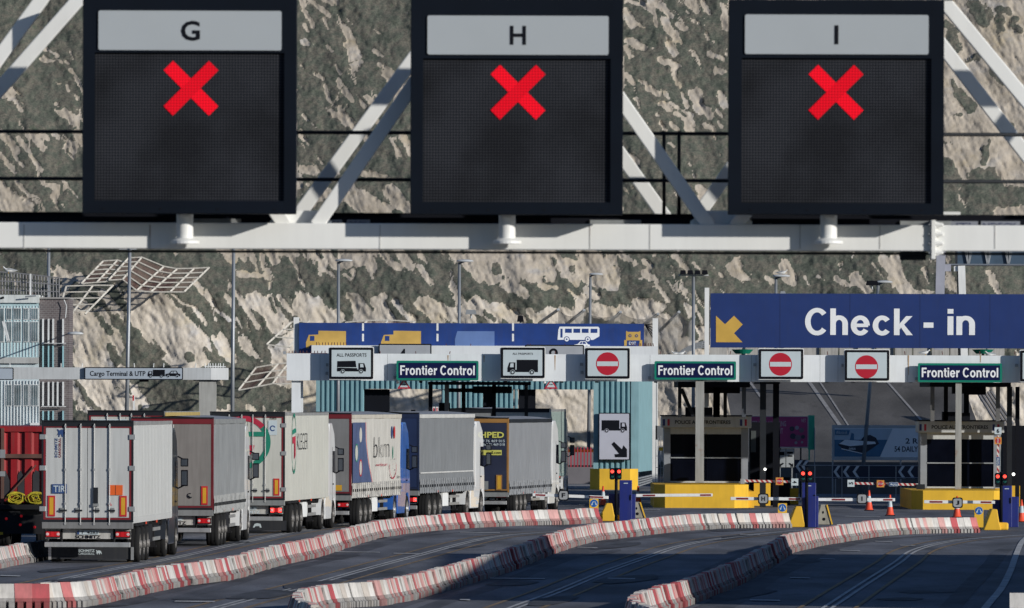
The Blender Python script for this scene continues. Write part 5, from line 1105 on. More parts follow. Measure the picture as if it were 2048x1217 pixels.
canopy(1860, 2022, 765, 774, 430, [(1861, 1869, 843, 0, M('post_grey', (.12, .12, .12), .6)), (1888, 1896, 843, 1, black), (1928, 1938, 843, 2, black), (1992, 2000, 843, .3, M('post_grey', (.12, .12, .12), .6)), (2014, 2024, 980, 1, dark), (2031, 2039, 980, 1.2, black)], [(1905, 1935, 774, 788), (1935, 1972, 774, 790), (1885, 1911, 824, 842), (1921, 1940, 826, 842)], 'black steel canopy and posts over the right police booth')
canopy(856, 1062, 764, 770, 430, [(857, 865, 900, 0, black), (889, 898, 900, .5, M('post_grey', (.12, .12, .12), .6)), (923, 931, 900, 1, black), (984, 992, 900, 1, black), (1049, 1056, 900, 2, dark)], [(898, 948, 777, 785), (946, 1024, 773, 787), (878, 900, 806, 824)], 'black steel canopy over the lorry lane with the round ended unit')
canopy(1520, 1560, 764, 768, 430, [(1520, 1532, 965, 0, dark), (1546, 1558, 955, .8, black)], [(1546, 1562, 896, 901), (1520, 1530, 868, 940)], 'pair of black posts between the two police booths')
# dark kiosk behind left booth
o = ground_thing('kiosk', 'dark kiosk in shade right of the left police booth', 'kiosk', 1535, 440)
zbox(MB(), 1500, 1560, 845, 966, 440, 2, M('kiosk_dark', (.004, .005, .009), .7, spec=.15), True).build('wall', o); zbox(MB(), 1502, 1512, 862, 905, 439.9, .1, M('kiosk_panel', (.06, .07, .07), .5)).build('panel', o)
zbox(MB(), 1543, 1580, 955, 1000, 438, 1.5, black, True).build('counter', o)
mb = MB(); q = W(1530, 939, 429.8); mb.lathe([(0, -.03), (.05, -.02), (.06, .02)], M('lamp_white', (1, .98, .92), .3, emit=2), (q.x, q.y, q.z), 'y', 14); lo_ = mb.build('lamp', o)
zbox(MB(), 1508, 1541, 967, 995, 436, .4, yellow, True).build('crash_base', o)
o = ground_thing('kiosk', 'dark kiosk in shade at the right edge behind the last police booth', 'kiosk', 2035, 440)
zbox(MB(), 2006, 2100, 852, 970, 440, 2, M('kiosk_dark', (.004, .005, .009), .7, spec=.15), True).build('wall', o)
zbox(MB(), 1990, 2040, 972, 1000, 436, .6, yellow, True).build('crash_base', o)
mb = MB(); q = W(2027, 949, 437); mb.lathe([(0, -.03), (.05, -.02), (.07, .02)], M('lamp_white', (1, .98, .92), .3, emit=2), (q.x, q.y, q.z), 'y', 14); mb.build('lamp', o)

# ------------------------------------------------------------------ striped arms with stop plates
strp = bpy.data.materials.new('red_white_stripe'); strp.use_nodes = True
t = strp.node_tree; N = t.nodes; L = t.links; b = N['Principled BSDF']; tc = N.new('ShaderNodeTexCoord'); mp = N.new('ShaderNodeMapping'); mp.inputs['Rotation'].default_value = (0, R(38), 0)
wv = N.new('ShaderNodeTexWave'); wv.bands_direction = 'X'; wv.inputs['Scale'].default_value = 1.9; L.new(tc.outputs['Object'], mp.inputs[0]); L.new(mp.outputs[0], wv.inputs[0])
rp = N.new('ShaderNodeValToRGB'); rp.color_ramp.interpolation = 'CONSTANT'; rp.color_ramp.elements[0].color = (.34, .03, .035, 1); rp.color_ramp.elements[1].color = (.6, .57, .52, 1); rp.color_ramp.elements[1].position = .5; L.new(wv.outputs[0], rp.inputs[0]); L.new(rp.outputs[0], b.inputs['Base Color'])
def plate_sq(o, x, y, hw, hh, Y, base, nm, txt=None, rot=0, tm=letter, disc=None, tsz=.6):
    k = Y/F; q = W(x, y, Y)
    MB().box(q.x-hw*k, q.x+hw*k, Y-.03, Y, q.z-hh*k, q.z+hh*k, base).build(nm, o)
    mb = MB()
    if disc: mb.disc(q.x, q.z, hh*k*.78, Y-.035, disc, 8)
    if txt:
        c_, s_ = math.cos(R(rot)), math.sin(R(rot)); mb.set((q.x, Y-.04, q.z), (c_, 0, s_), (0, 1, 0), (-s_, 0, c_))
        s2 = tsz*min(hw, hh)*k; wd = s2*(1.25 if len(txt) > 1 else .6); ht = s2*(.42 if len(txt) > 1 else 1); mb.text(txt, -wd, wd, -ht, ht, 0, tm, .02)
    mb.build('lettering', o)
stopo = M('stop_plate_orange', (.6, .25, .05), .5)
def bike(o, x, y, Y, rot=0):
    k = Y/F; q = W(x, y, Y); c_, s_ = math.cos(R(rot)), math.sin(R(rot)); mb = MB().set((q.x, Y-.03, q.z), (c_, 0, s_), (0, 1, 0), (-s_, 0, c_))
    mb.box(-9*k, 9*k, 0, .02, -4*k, 4*k, signwhite); mb.box(-8.4*k, 8.4*k, -.006, .0, -3.5*k, 3.5*k, lt_blue)
    for s in (0, 5): mb.ring(s*k, -1*k, 1.1*k, 2.0*k, -.012, signwhite, 12)
    mb.flat([(-7*k, 0), (-4*k, 2.3*k), (-4*k, .8*k), (-2*k, .8*k), (-2*k, -.8*k), (-4*k, -.8*k), (-4*k, -2.3*k)], -.012, signwhite); mb.rect(1*k, 5*k, .3*k, 1.2*k, -.012, signwhite); mb.build('cycle_plate', o)
A1 = thing('striped_arm', 'lowered red and white striped arm with a stop plate and a sideways 4', 'barrier arm', tuple(W(1485, 963, 429)), group='striped arms beside the police booths')
mb = MB(); mb.bar(W(1487, 962, 428.6), W(1586, 964, 428.6), .05, .1, strp, up=(0, 0, 1)); mb.build('arm', A1); zbox(MB(), 1481, 1489, 958, 968, 428.5, .25, grey).build('hinge_box', A1)
plate_sq(A1, 1559, 963, 7.5, 7.5, 428.5, stopo, 'stop_plate', 'STOP', 0, signwhite, nored, .62); plate_sq(A1, 1589.5, 964.5, 7, 7, 428.5, signwhite, 'number_plate', '4', -90)
A2 = thing('striped_arm', 'lowered red and white striped arm with a cycle plate and a sideways 5', 'barrier arm', tuple(W(1838, 968, 428)), group='striped arms beside the police booths')
mb = MB(); mb.bar(W(1709, 967, 427.6), W(1836, 970, 427.6), .05, .1, strp); mb.build('arm', A2); zbox(MB(), 1833, 1850, 969, 979, 427.5, .25, dark).build('hinge_box', A2)
plate_sq(A2, 1702, 967, 7, 7, 427.5, signwhite, 'number_plate', '5', 90); plate_sq(A2, 1761, 968, 7.5, 7, 427.5, stopo, 'stop_plate', 'STOP', 0, signwhite, nored, .62); bike(A2, 1787, 969, 427.5)
A3 = thing('striped_arm', 'raised upright red and white striped arm numbered 6', 'barrier arm', tuple(W(1997, 955, 426)), group='striped arms beside the police booths')
mb = MB(); mb.bar(W(1996, 952, 425.8), W(1996, 868, 425.8), .1, .05, strp, up=(0, 1, 0)); mb.build('arm', A3); zbox(MB(), 1991, 2003, 950, 975, 425.9, .25, dark).build('hinge_box', A3)
plate_sq(A3, 1996, 862, 7, 7, 425.7, signwhite, 'number_plate', '6', 0, letter, None, .62); plate_sq(A3, 1996, 882, 7, 7, 425.7, stopo, 'stop_plate', 'STOP', 90, signwhite, nored, .62); bike(A3, 1996, 923, 425.7, -90)

# ------------------------------------------------------------------ lane gates: cabinet, booms, traffic light, concrete block, keep sign
def gate(px, pb, booms, cab, lights, wedge, ksign, nm, extra=None):
    g0 = G(px, pb); Y = g0.y
    o = thing('boom_gate', 'blue gate cabinet and white boom %s' % nm, 'boom gate', (g0.x, Y, 0), group='blue boom gates across the lanes')
    for (x0, x1, y0, y1, dy) in cab: zbox(MB(), x0, x1, y0, y1, Y+dy, .45, blue, True).build('cabinet', o, bevel=.015)
    (x0, x1, y0, y1, dy) = cab[0]
    mb = MB(); q = W((x0+x1)/2, y0+6, Y+dy); mb.box(q.x-.08, q.x+.08, q.y-.012, q.y, q.z-.015, q.z+.015, signwhite); mb.build('plate', o)
    q = W(x1-3, (y0+y1)/2-5, Y+dy); MB().box(q.x-.02, q.x+.02, q.y-.03, q.y, q.z-.1, q.z+.1, black).build('handle', o)
    for (xa, ya, xb, yb, reds) in booms:
        dY = Y+.2; mb = MB(); p, q = W(xa, ya, dY), W(xb, yb, dY); mb.bar(p, q, .07, .115, white); 
        bm = mb.build('boom', o, bevel=.012)
        for (r0, r1) in reds:
            p1 = p.lerp(q, r0); q1 = p.lerp(q, r1); MB().bar((p1.x, p1.y-.04, p1.z), (q1.x, q1.y-.04, q1.z), .006, .065, darkred).build('reflective_band', bm)
    if extra:
        for (ch, lx, ly, hw) in extra:
            q = W(lx, ly, Y+.1); k = (Y+.1)/F; b_ = MB(); w_ = hw*k; r = w_*.35
            rr = lambda w__: [(q.x+sx*(w__-r)+r*math.cos(R(a)), q.z+sz*(w__-r)+r*math.sin(R(a))) for (sx, sz, a0) in ((1, 1, 0), (-1, 1, 90), (-1, -1, 180), (1, -1, 270)) for a in (a0, a0+45, a0+90)]
            b_.prism(rr(w_), Y+.06, Y+.1, black); b_.prism(rr(w_*.8), Y+.05, Y+.06, M('letter_board', (.3, .31, .32), .5)); h = b_.build('letter_board', o)
            m_ = MB(); m_.ptext(ch, lx-(3.6 if ch != 'I' else 1.2), ly-4.5, lx+(3.6 if ch != 'I' else 1.2), ly+4.5, Y+.044, letter, .03); m_.build('letter', h)
    # traffic light
    (lx, yt, yb, heads) = lights; Yl = Y-.6
    t_ = thing('traffic_light', 'black post with two signal heads showing red %s' % nm, 'traffic light', (W(lx, yb, Yl).x, Yl, 0), group='traffic lights at the boom gates')
    q = W(lx, yt, Yl); MB().tube((q.x, Yl, 0), (q.x, Yl, q.z), .06, black, 12).build('post', t_, smooth=True)
    for hx_, hy in heads:
        c = W(hx_, hy, Yl-.12); mb = MB(); mb.bbox(c.x-.1, c.x+.1, Yl-.1, Yl+.08, c.z-.28, c.z+.16, .04, black); hd = mb.build('signal_head', t_)
        for dz, m_ in ((.03, taillit), (-.15, M('lens_green', (.01, .08, .07), .2))):
            e = MB(); e.lathe([(0, -.02), (.05, -.012), (.066, 0)], M('signal_red', (1, .06, .04), .3, emit=2.2) if dz > 0 else m_, (c.x, Yl-.105, c.z+dz), 'y', 16); e.build('lens', hd)
            v = MB(); t2 = [R(20+14*i) for i in range(11)]
            vs = [(c.x+.075*math.cos(a), yy, c.z+dz+.075*math.sin(a)) for a in t2 for yy in (Yl-.18, Yl-.1)]; v.add(vs, [(2*i, 2*i+1, 2*i+3, 2*i+2) for i in range(10)], black); v.build('visor', hd)
    MB().box(q.x-.04, q.x+.2, Yl-.03, Yl+.03, W(lx, heads[0][1]+6, Yl).z-.02, W(lx, heads[0][1]+6, Yl).z+.02, black).build('bracket', t_)
    # concrete wedge
    (wx0, wx1, wt, wb) = wedge; gw = G((wx0+wx1)/2, wb); k = gw.y/F; h = (wb-wt)*k; x0, x1 = gw.x-(wx1-wx0)*k/2, gw.x+(wx1-wx0)*k/2; w2 = x1-x0
    cw_ = thing('concrete_block', 'yellow painted wedge shaped concrete block %s' % nm, 'concrete block', (gw.x, gw.y, 0), group='yellow concrete blocks at the boom gates')
    mb = MB(); Yw = gw.y
    # Jersey profile seen end-on with its body running back to the left
    pr = [(x0+w2*.0, 0), (x1, 0), (x1-w2*.12, h*.35), (x1-w2*.24, h), (x1-w2*.55, h), (x0+w2*.12, h*.25)]
    mb.prism(pr, Yw, Yw+1.6, yellow)
    mb.add([(x0, Yw-.0, 0), (x0-.0, Yw+2.4, 0), (x0+w2*.12, Yw+2.4, h*.3), (x1-w2*.55, Yw+1.6, h)], [(0, 3, 2, 1)], yellow); mb.build('block', cw_, bevel=.03)
    mb = MB(); mb.box(x1-w2*.3, x1+w2*.42, Yw-.1+.5, Yw+1.3, 0, h*.36, yellow); mb.build('plinth', cw_, bevel=.06)
    (kx, ky0, ky1) = ksign; Yk = gw.y-1.3; k = Yk/F
    s_ = thing('keep_sign', 'yellow post with a blue disc of two white arrows %s' % nm, 'sign', (W(kx, ky1, Yk).x, Yk, 0), group='yellow arrow posts at the row ends')
    q = W(kx, ky0, Yk); MB().bbox(q.x-9*k, q.x+9*k, Yk, Yk+.12, .12, q.z, .02, yellow).build('post', s_); MB().box(q.x-4*k, q.x+4*k, Yk+.02, Yk+.1, 0, .12, black).build('base', s_)
    mb = MB(); c = W(kx, ky0+9, Yk); bd = M('keep_blue', (.01, .1, .38), .35)
    mb.disc(c.x, c.z, 8*k, Yk-.006, signwhite, 26); mb.disc(c.x, c.z, 7.5*k, Yk-.012, bd, 26)
    for s in (-1, 1):
        f = lambda a, b_: (c.x+s*a*k, c.z+b_*k)
        mb.flat([f(.6, 4.2), f(2.0, 4.2), f(4.6, -1.2), f(5.6, -.4), f(5.4, -4.6), f(1.8, -2.6), f(3.0, -2.0)], Yk-.018, signwhite)
    mb.build('arrow_disc', s_)
    return o
gate(1250, 1043, [(1065, 990, 1217, 995.5, [(.04, .17), (.74, .93)]), (1272, 991.5, 1425, 990.5, [(.09, .25), (.84, .98)])],
     [(1239, 1264, 961, 1040, 0), (1217, 1238, 988, 1040, .5), (1263, 1271, 989, 1042, .1)], (1232.5, 936, 1040, [(1224.5, 945), (1238, 945)]), (1196, 1233, 1007, 1043), (1188, 998, 1040), 'beside the F board', extra=[('F', 1127, 991, 10.5)])
gate(1620, 1055, [(1461, 997.5, 1603, 998.5, [(.08, .25), (.82, .98)]), (1634, 999.5, 1790, 1000, [(.19, .36), (.85, .97)])],
     [(1604, 1632, 966, 1035, 0), (1615, 1632, 993, 1035, -.2), (1632, 1637, 993, 1046, .1)], (1613.5, 935, 1034, [(1606, 949), (1620, 949)]), (1575, 1612, 1013, 1055), (1565, 1007, 1050), 'between the H and I boards', extra=[('H', 1526.5, 998, 10.5), ('I', 1724, 998, 10.5)])
gate(2010, 1055, [(1848, 1004, 1990, 1005, [(.08, .26), (.8, .95)])],
     [(2003, 2024, 972, 1041, 0), (1986, 2003, 1000, 1041, .4), (2022, 2037, 994, 1050, .1)], (2002.5, 944, 1041, [(1995.5, 955), (2009.5, 955)]), (1967, 2003, 1019, 1061), (1958, 1013, 1055), 'beside the J board', extra=[('J', 1915, 1006, 10.5)])
# worn old concrete blocks behind
for (x, y, hpx, lb, m_) in ((1272, 1037, 32, 'grey worn concrete block with a hole, right of the F gate', M('old_concrete', (.34, .32, .26), .8, streak=.5)), (1645, 1050, 40, 'concrete block with yellow edges and two holes, right of the H gate', M('old_concrete', (.34, .32, .26), .8))):
    q = G(x, y); k = q.y/F; h = hpx*k; mb = MB(); w_ = .36
    mb.prism([(q.x-w_*.9, 0), (q.x+w_, 0), (q.x+w_*.7, h*.3), (q.x+w_*.45, h), (q.x-w_*.2, h), (q.x-w_*.6, h*.3)], q.y, q.y+2, m_)
    b_ = mb.build('old_concrete_block', None, world_origin=(q.x, q.y, 0), bevel=.03); tag(b_, lb, 'concrete block')
    m2 = MB(); m2.bar((q.x+w_*.45, q.y-.01, h), (q.x+w_*1.0, q.y-.01, 0.02), .05, .06, yellow, up=(0, 1, 0)); m2.disc(q.x+.02, h*.62, .05, q.y-.006, black, 14, .7); m2.disc(q.x+.05, h*.28, .06, q.y-.006, black, 14, 1)
    ch = m2.build('edge_paint', b_)
# cones
def cone_proto(q, h, label):
    o = thing('traffic_cone', label, 'traffic cone', (q.x, q.y, 0), group='orange and white traffic cones')
    s = h/.86; P = lambda z: .155-.125*(z/.86)
    mb = MB(); mb.box(q.x-.2*s, q.x+.2*s, q.y-.2*s, q.y+.2*s, 0, .04*s, black); mb.build('base', o)
    for nm, z0, z1, m in (('cone_body', .04, .36, orange), ('reflective_sleeve', .36, .62, signwhite), ('cone_tip', .62, .86, orange)):
        mb = MB(); pr = [(P(z0)*s, z0*s), (P(z1)*s, z1*s)]
        if z0 < .1: pr = [(.19*s, .04*s), (P(z0)*s+.01, .07*s)]+pr[1:]
        if z1 > .8: pr.append((0, z1*s))
        mb.lathe(pr, m, (q.x, q.y, 0), 'z', 18); mb.build(nm, o, smooth=True)
    return o
for x, y, h, lb in ((1206, 1012, .86, 'cone left of the first blue cabinet'), (1276, 1012, .86, 'cone right of the first blue cabinet'), (1738, 1022, .86, 'cone beside the I board, further one'), (1780, 1032, .84, 'cone standing nearest, at the tip of the I boom'), (1914, 1036, .86, 'cone hidden partly behind the J board'), (2043, 1045, .86, 'cone at the right edge beyond the last cabinet')):
    cone_proto(G(x, y), h, 'orange and white traffic '+lb)
# ------------------------------------------------------------------ ramp, boards, fences behind the booths
YR = 520.0
rampm = asphalt('ramp_surface', (.10, .095, .09), .8)
zR = 7.2
a, b, c_, d_ = W(1480, 930, YR), W(1990, 930, YR), W(1905, 712, 590), W(1440, 708, 590)
z0 = 1.0
rp_ = MB().add([(a.x, YR, z0), (b.x, YR, z0), (c_.x, 590, zR), (d_.x, 590, zR)], [(0, 1, 2, 3)], rampm)
rp_.add([(a.x, YR, 0), (b.x, YR, 0), (b.x, YR, z0), (a.x, YR, z0)], [(0, 1, 2, 3)], rampm)
rp_.add([(b.x, YR, 0), (b.x, 590, 0), (c_.x, 590, zR), (b.x, YR, z0)], [(0, 1, 2, 3)], rampm)
rpo = rp_.build('ramp'); structure(rpo)
def onramp(x, y):   # intersect the pixel ray with the ramp
    u, v = U(x, y); s = (zR-z0)/(590-YR)
    Y = (CAM_H-z0+s*YR)/(v/F+s); return Vector((u*Y/F, Y, CAM_H-v*Y/F))
for x0, y0, x1, y1, w_ in ((1618, 764, 1682, 855, .22), (1500, 765, 1525, 800, .16), (1640, 765, 1702, 860, .1), (1775, 765, 1850, 850, .14), (1425, 735, 1690, 760, .1)):
    p, q = onramp(x0, y0), onramp(x1, y1); n_ = Vector((w_/2, 0, 0)); zz = Vector((0, -.01, .02))
    structure(MB().add([tuple(p-n_+zz), tuple(p+n_+zz), tuple(q+n_+zz), tuple(q-n_+zz)], [(0, 3, 2, 1)], M('ramp_line', (.34, .33, .32), .8, var=.3)).build('ramp_marking'))
# ridge of stepped side slope at the right
o = thing('ramp_guard_rail', 'grey slanting guard rails running down the right side of the ramp', 'guard rail', tuple(W(1990, 850, 540)))
for i in range(5): MB().bar(W(1955+i*7, 785, 548), W(1995+i*8, 850, 538), .1, .12, M('rail_stone', (.3, .28, .26), .7)).build('rail', o)
o = thing('parapet_wall', 'low pale block parapet at the top of the ramp below the Check - in board', 'wall', tuple(W(1700, 710, 591)))
blockm = M('parapet_block', (.4, .39, .37), .8, var=.2, streak=.4)
for i in range(16): zbox(MB(), 1420+i*37, 1454+i*37, 693+i*.1, 712, 590.5+.2*(i % 2), .5, blockm).build('block', o)
mgn = M('magenta_board', (.36, .03, .14), .45, var=.1); ot = M('ad_text_pink', (.5, .36, .4), .5)
YM = 470.0
o = ground_thing('billboard', 'magenta advertising board about plain sailing', 'billboard', 1560, YM)
mb = MB(); zbox(mb, 1498, 1617, 833, 896, YM, .15, grey); mb.build('frame', o); mb = MB(); zbox(mb, 1500, 1615, 834, 894, YM-.01, .01, mgn); mb.build('poster', o)
mb = MB(); mb.ptext("IT'S ALL PLAIN SAILING", 1505, 842, 1572, 853, YM-.018, ot, .01); mb.ptext('FROM HERE ON OUT', 1505, 857, 1566, 868, YM-.018, ot, .01); mb.ptext('NET', 1603, 838, 1612, 845, YM-.018, ot, .01); mb.build('lettering', o)
mb = MB()
for i, (x, y, r, m) in enumerate(((1584, 858, 5, M('ad_dark', (.04, .03, .06), .6)), (1594, 856, 4, M('ad_pale', (.3, .26, .3), .6)), (1603, 861, 5, M('ad_mid', (.16, .1, .14), .6)), (1586, 873, 6, M('ad_dark', (.04, .03, .06), .6)), (1596, 876, 6, M('ad_mid', (.16, .1, .14), .6)), (1606, 874, 4, M('ad_dark', (.04, .03, .06), .6)), (1592, 886, 3, M('ad_pale', (.3, .26, .3), .6)), (1604, 885, 2.4, M('ad_pale', (.3, .26, .3), .6)))):
    mb.pdisc(x, y, r, YM-.018-.004*i, m, n=14)
mb.build('printed_figures', o)
for x in (1520, 1600): zbox(MB(), x, x+3, 896, 940, YM+.02, .1, dark, True).build('post', o)
o = ground_thing('green_totem', 'bright green upright strip behind the magenta board', 'sign', 1622, YM+2)
grn = M('totem_green', (.03, .42, .25), .5, var=.2); zbox(MB(), 1616, 1629, 831, 900, YM+1, .2, grn, False).build('panel', o); zbox(MB(), 1617, 1620, 900, 921, YM+1, .2, grn, False).build('lower_panel', o); zbox(MB(), 1628.5, 1630, 856, 950, YM+.9, .05, grey, True).build('post', o)
# ferry billboard
YD = 480.0
o = ground_thing('billboard', 'wide billboard showing a ferry with 2 ROUTES 54 DAILY', 'billboard', 1757, YD)
sk = M('ad_sky', (.42, .52, .6), .5, var=.1); sea = M('ad_sea', (.05, .16, .28), .5, var=.2); adw = M('ad_paper', (.78, .8, .82), .5, var=.05)
mb = MB(); zbox(mb, 1664, 1990, 851, 921, YD, .2, M('ad_frame', (.42, .44, .45), .5)); mb.build('frame', o)
mb = MB(); mb.ppoly([(1669, 857), (1984, 857), (1984, 915), (1669, 915)], YD-.01, adw); mb.build('paper', o)
mb = MB(); mb.ppoly([(1669, 858), (1785, 858), (1760, 914), (1669, 914)], YD-.016, sk); mb.ppoly([(1669, 880), (1775, 880), (1760, 914), (1669, 914)], YD-.022, sea)
mb.ppoly([(1676, 890), (1685, 881), (1700, 883), (1722, 880), (1728, 873), (1740, 870), (1752, 876), (1758, 888), (1730, 907), (1690, 902)], YD-.028, M('ad_hull', (.012, .02, .04), .5))
mb.ppoly([(1678, 888), (1690, 880), (1722, 882), (1750, 884), (1752, 888), (1700, 893)], YD-.034, M('ad_white', (.75, .78, .8), .5)); mb.ppoly([(1700, 880), (1703, 866), (1708, 868), (1708, 880)], YD-.038, sea); mb.ppoly([(1683, 897), (1730, 908), (1728, 909), (1683, 899)], YD-.04, M('ad_white', (.75, .78, .8), .5)); mb.ptext('DFDS', 1698, 896, 1711, 900, YD-.042, adw, .02); mb.build('ferry_picture', o)
mb = MB(); mb.ppoly([(1670, 860), (1700, 861), (1697, 870), (1670, 870)], YD-.05, sea); mb.ptext('dfds.co.uk', 1672, 862, 1695, 868, YD-.056, signwhite, .01); mb.build('web_address', o)
dk = M('ad_text_dark', (.02, .03, .06), .5); mb = MB(); mb.ptext('2 ROUTES', 1811, 877, 1890, 888, YD-.016, dk, .02); mb.ptext('54 DAILY', 1789, 893, 1836, 904, YD-.016, dk, .02); mb.build('lettering', o)
for x in (1664, 1800, 1950): zbox(MB(), x, x+3, 921, 950, YD+.05, .1, grey, True).build('post', o)
# chevron boards
def chev(x0, x1, y0, y1, Y, xs, lb):
    o = ground_thing('chevron_board', lb, 'chevron board', (x0+x1)/2, Y, 'dark chevron boards along the ramp foot')
    zbox(MB(), x0, x1, y0, y1, Y, .06, M('chevron_navy', (.012, .016, .04), .5)).build('panel', o)
    h = (y1-y0)
    for x in xs: MB().ppoly([(x, y0+h/2), (x+9, y0+1), (x+15, y0+1), (x+6, y0+h/2), (x+15, y1-1), (x+9, y1-1)], Y-.008, M('chevron_white', (.7, .7, .7), .5)).build('chevron', o)
    for x in (x0+4, x1-8): zbox(MB(), x, x+2, y1, y1+20, Y+.01, .06, grey, True).build('post', o)
chev(1666, 1845, 930, 958, 475, (1667, 1686, 1705, 1796, 1815), 'long chevron board pointing left below the ferry billboard')
chev(1588, 1617, 920, 947, 465, (1591, 1603), 'short chevron board beside the two lane arrow sign')
chev(2036, 2090, 925, 945, 462, (2046,), 'chevron board cut off at the right edge')
# railing
o = ground_thing('railing', 'thin grey railing in front of the chevron boards', 'railing', 1740, 458)
for y in (931, 955): p, q = W(1600, y, 458), W(1850, y+1, 458); MB().tube(p, q, .02, grey, 6).build('rail', o)
for x in range(1630, 1850, 54): p = W(x, 931, 458); MB().tube((p.x, 458, 0), p, .022, grey, 6).build('rail_post', o)
# retaining wall / kerb behind booths
o = ground_thing('retaining_wall', 'low concrete wall running behind the chevron boards', 'wall', 1700, 490)
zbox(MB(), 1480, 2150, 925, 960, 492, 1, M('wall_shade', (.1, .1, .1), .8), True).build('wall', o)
o = ground_thing('lane_arrow_sign', 'pair of grey lane panels with black arrows on two thin posts', 'sign', 1573, 445)
pg = M('panel_grey', (.34, .36, .37), .5)
for x0, x1 in ((1557, 1571), (1572.5, 1588)): zbox(MB(), x0-.7, x1+.7, 897.3, 935.7, 445.01, .03, black).build('border', o); zbox(MB(), x0, x1, 898, 935, 445, .009, pg).build('panel', o)
mb = MB(); p, q = W(1558, 911, 445), W(1569, 904, 445); mb.rect(p.x, q.x, p.z, q.z, 444.99, letter); p, q = W(1574, 908, 445), W(1586, 904, 445); mb.rect(p.x, q.x, p.z, q.z, 444.99, letter); p, q = W(1575, 914, 445), W(1585, 911, 445); mb.rect(p.x, q.x, p.z, q.z, 444.99, letter)
mb.ppoly([(1566, 926), (1568, 928), (1562, 932), (1563, 934), (1557, 934), (1557, 928), (1559, 929)], 444.99, letter); mb.ppoly([(1579, 926), (1577, 928), (1582, 932), (1580, 934), (1587, 934), (1586, 927), (1584, 929)], 444.99, letter); mb.build('symbols', o)
for x in (1559, 1583): zbox(MB(), x, x+2, 935, 985, 445.05, .06, grey, True).build('post', o)
o = ground_thing('yellow_bollard', 'short yellow block below the number 4 plate', 'bollard', 1588, 441); zbox(MB(), 1579, 1597, 977, 992, 441, .5, yellow, True).build('block', o)
# red and yellow fence behind the last lorry
o = ground_thing('safety_fence', 'red and yellow work fence between the last lorry and the yellow plinth', 'fence', 1150, 540)
zbox(MB(), 1120, 1190, 899, 905, 540, .08, yellow).build('top_board', o)
for i in range(11): zbox(MB(), 1121+i*6.6, 1123.5+i*6.6, 895, 935, 539.9, .08, M('fence_red', (.35, .03, .05), .6)).build('slat', o)
zbox(MB(), 1110, 1195, 931, 934, 539.95, .06, dark).build('lower_rail', o); zbox(MB(), 1110, 1195, 905, 950, 545, .3, M('wall_mauve', (.16, .15, .16), .8), True).build('backing_wall', o)
structure(MB().add([(W(1080, 950, 530).x, 513, .02), (W(1200, 950, 530).x, 513, .02), (W(1200, 950, 540).x, 538, .02), (W(1080, 950, 540).x, 538, .02)], [(0, 1, 2, 3)], M('pavement_grey', (.3, .29, .28), .8, var=.2)).build('pavement'))
# fence and equipment right of teal pillar
o = ground_thing('mesh_fence', 'thin metal posts and mesh between the teal pillar and the left booth', 'fence', 1320, 450)
for i in range(4): zbox(MB(), 1311+i*5, 1312.2+i*5, 880-i*4, 965, 450+i*.5, .05, grey, True).build('post', o)
for y in (912, 935, 950): zbox(MB(), 1311, 1330, y, y+1, 450.2, .03, grey).build('rail', o)
zbox(MB(), 1311, 1328, 852, 880, 452, .3, M('hoarding_grey', (.14, .15, .16), .6)).build('panel', o); zbox(MB(), 1318, 1326, 895, 902, 449.6, .2, yellow).build('lamp_box', o); zbox(MB(), 1312, 1314, 765, 880, 452, .06, grey).build('drain_pipe', o)

# ------------------------------------------------------------------ left office block and brick tower
YO = 452.0
o = ground_thing('office_block', 'pale blue clad office block with narrow white framed windows at the left edge', 'building', 20, YO)
cl = M('cladding_pale_teal', (.42, .58, .62), .5, var=.08, streak=.2); wf = M('frame_white', (.72, .74, .74), .5, streak=.2); gd = M('window_dark', (.14, .19, .21), .12, var=.5)
zbox(MB(), -80, 77, 606, 715, YO, 4, cl).build('wall', o); zbox(MB(), -80, 77, 715, 727, YO-.15, 4.1, M('band_grey', (.45, .46, .45), .6, streak=.3)).build('floor_band', o); zbox(MB(), -80, 77, 727, 900, YO, 4, M('cladding_white_teal', (.56, .65, .68), .5, streak=.3), True).build('lower_wall', o)
zbox(MB(), -80, 78, 590, 606, YO-.12, 4.2, M('fascia_white', (.66, .70, .69), .5, streak=.3)).build('fascia', o)
mb = MB()
for i in range(-6, 13): zbox(mb, i*6.3+2, i*6.3+2.8, 612, 714, YO-.03, .03, wf)
for i in range(-6, 13): zbox(mb, i*6.3+2, i*6.3+3.4, 762, 880, YO-.06, .06, wf)
mb.build('cladding_rib', o)
def win(x0, x1, y0, y1, n):
    f = MB(); zbox(f, x0-.8, x1+.8, y0-.8, y1+.8, YO-.05, .05, wf); fo = f.build('window', o)
    p = MB(); w_ = (x1-x0)/n
    for i in range(n): zbox(p, x0+i*w_+.6, x0+(i+1)*w_-.6, y0+.5, y1-.5, YO-.062, .01, gd)
    p.build('pane', fo)
for x0, x1, n in ((-12, -2, 2), (13.5, 23, 2), (28, 42, 3), (47.5, 56.5, 2), (62.5, 76, 3)):
    for y0, y1 in ((617, 639), (644, 684)): win(x0, x1, y0, y1, n)
    win(x0, x1, 770, 812, n); 
win(0, 8, 617, 684, 1)
mb = MB()
for x, dx in ((5, 10), (8.5, 10)): p, q = W(x, 643, YO-.4), W(x+dx, 682, YO-.4); mb.bar(p, q, .06, .05, wf, up=(0, 1, 0))
p = W(7, 643, YO-.4); mb.build('open_sash', o)
mb = MB(); zbox(mb, 60, 78, 846, 851, YO-.4, .4, wf); mb.build('sill_pipe', o)
o2 = ground_thing('brick_tower', 'dark brick stair tower with tall white slot windows beside the office block', 'building', 108, YO)
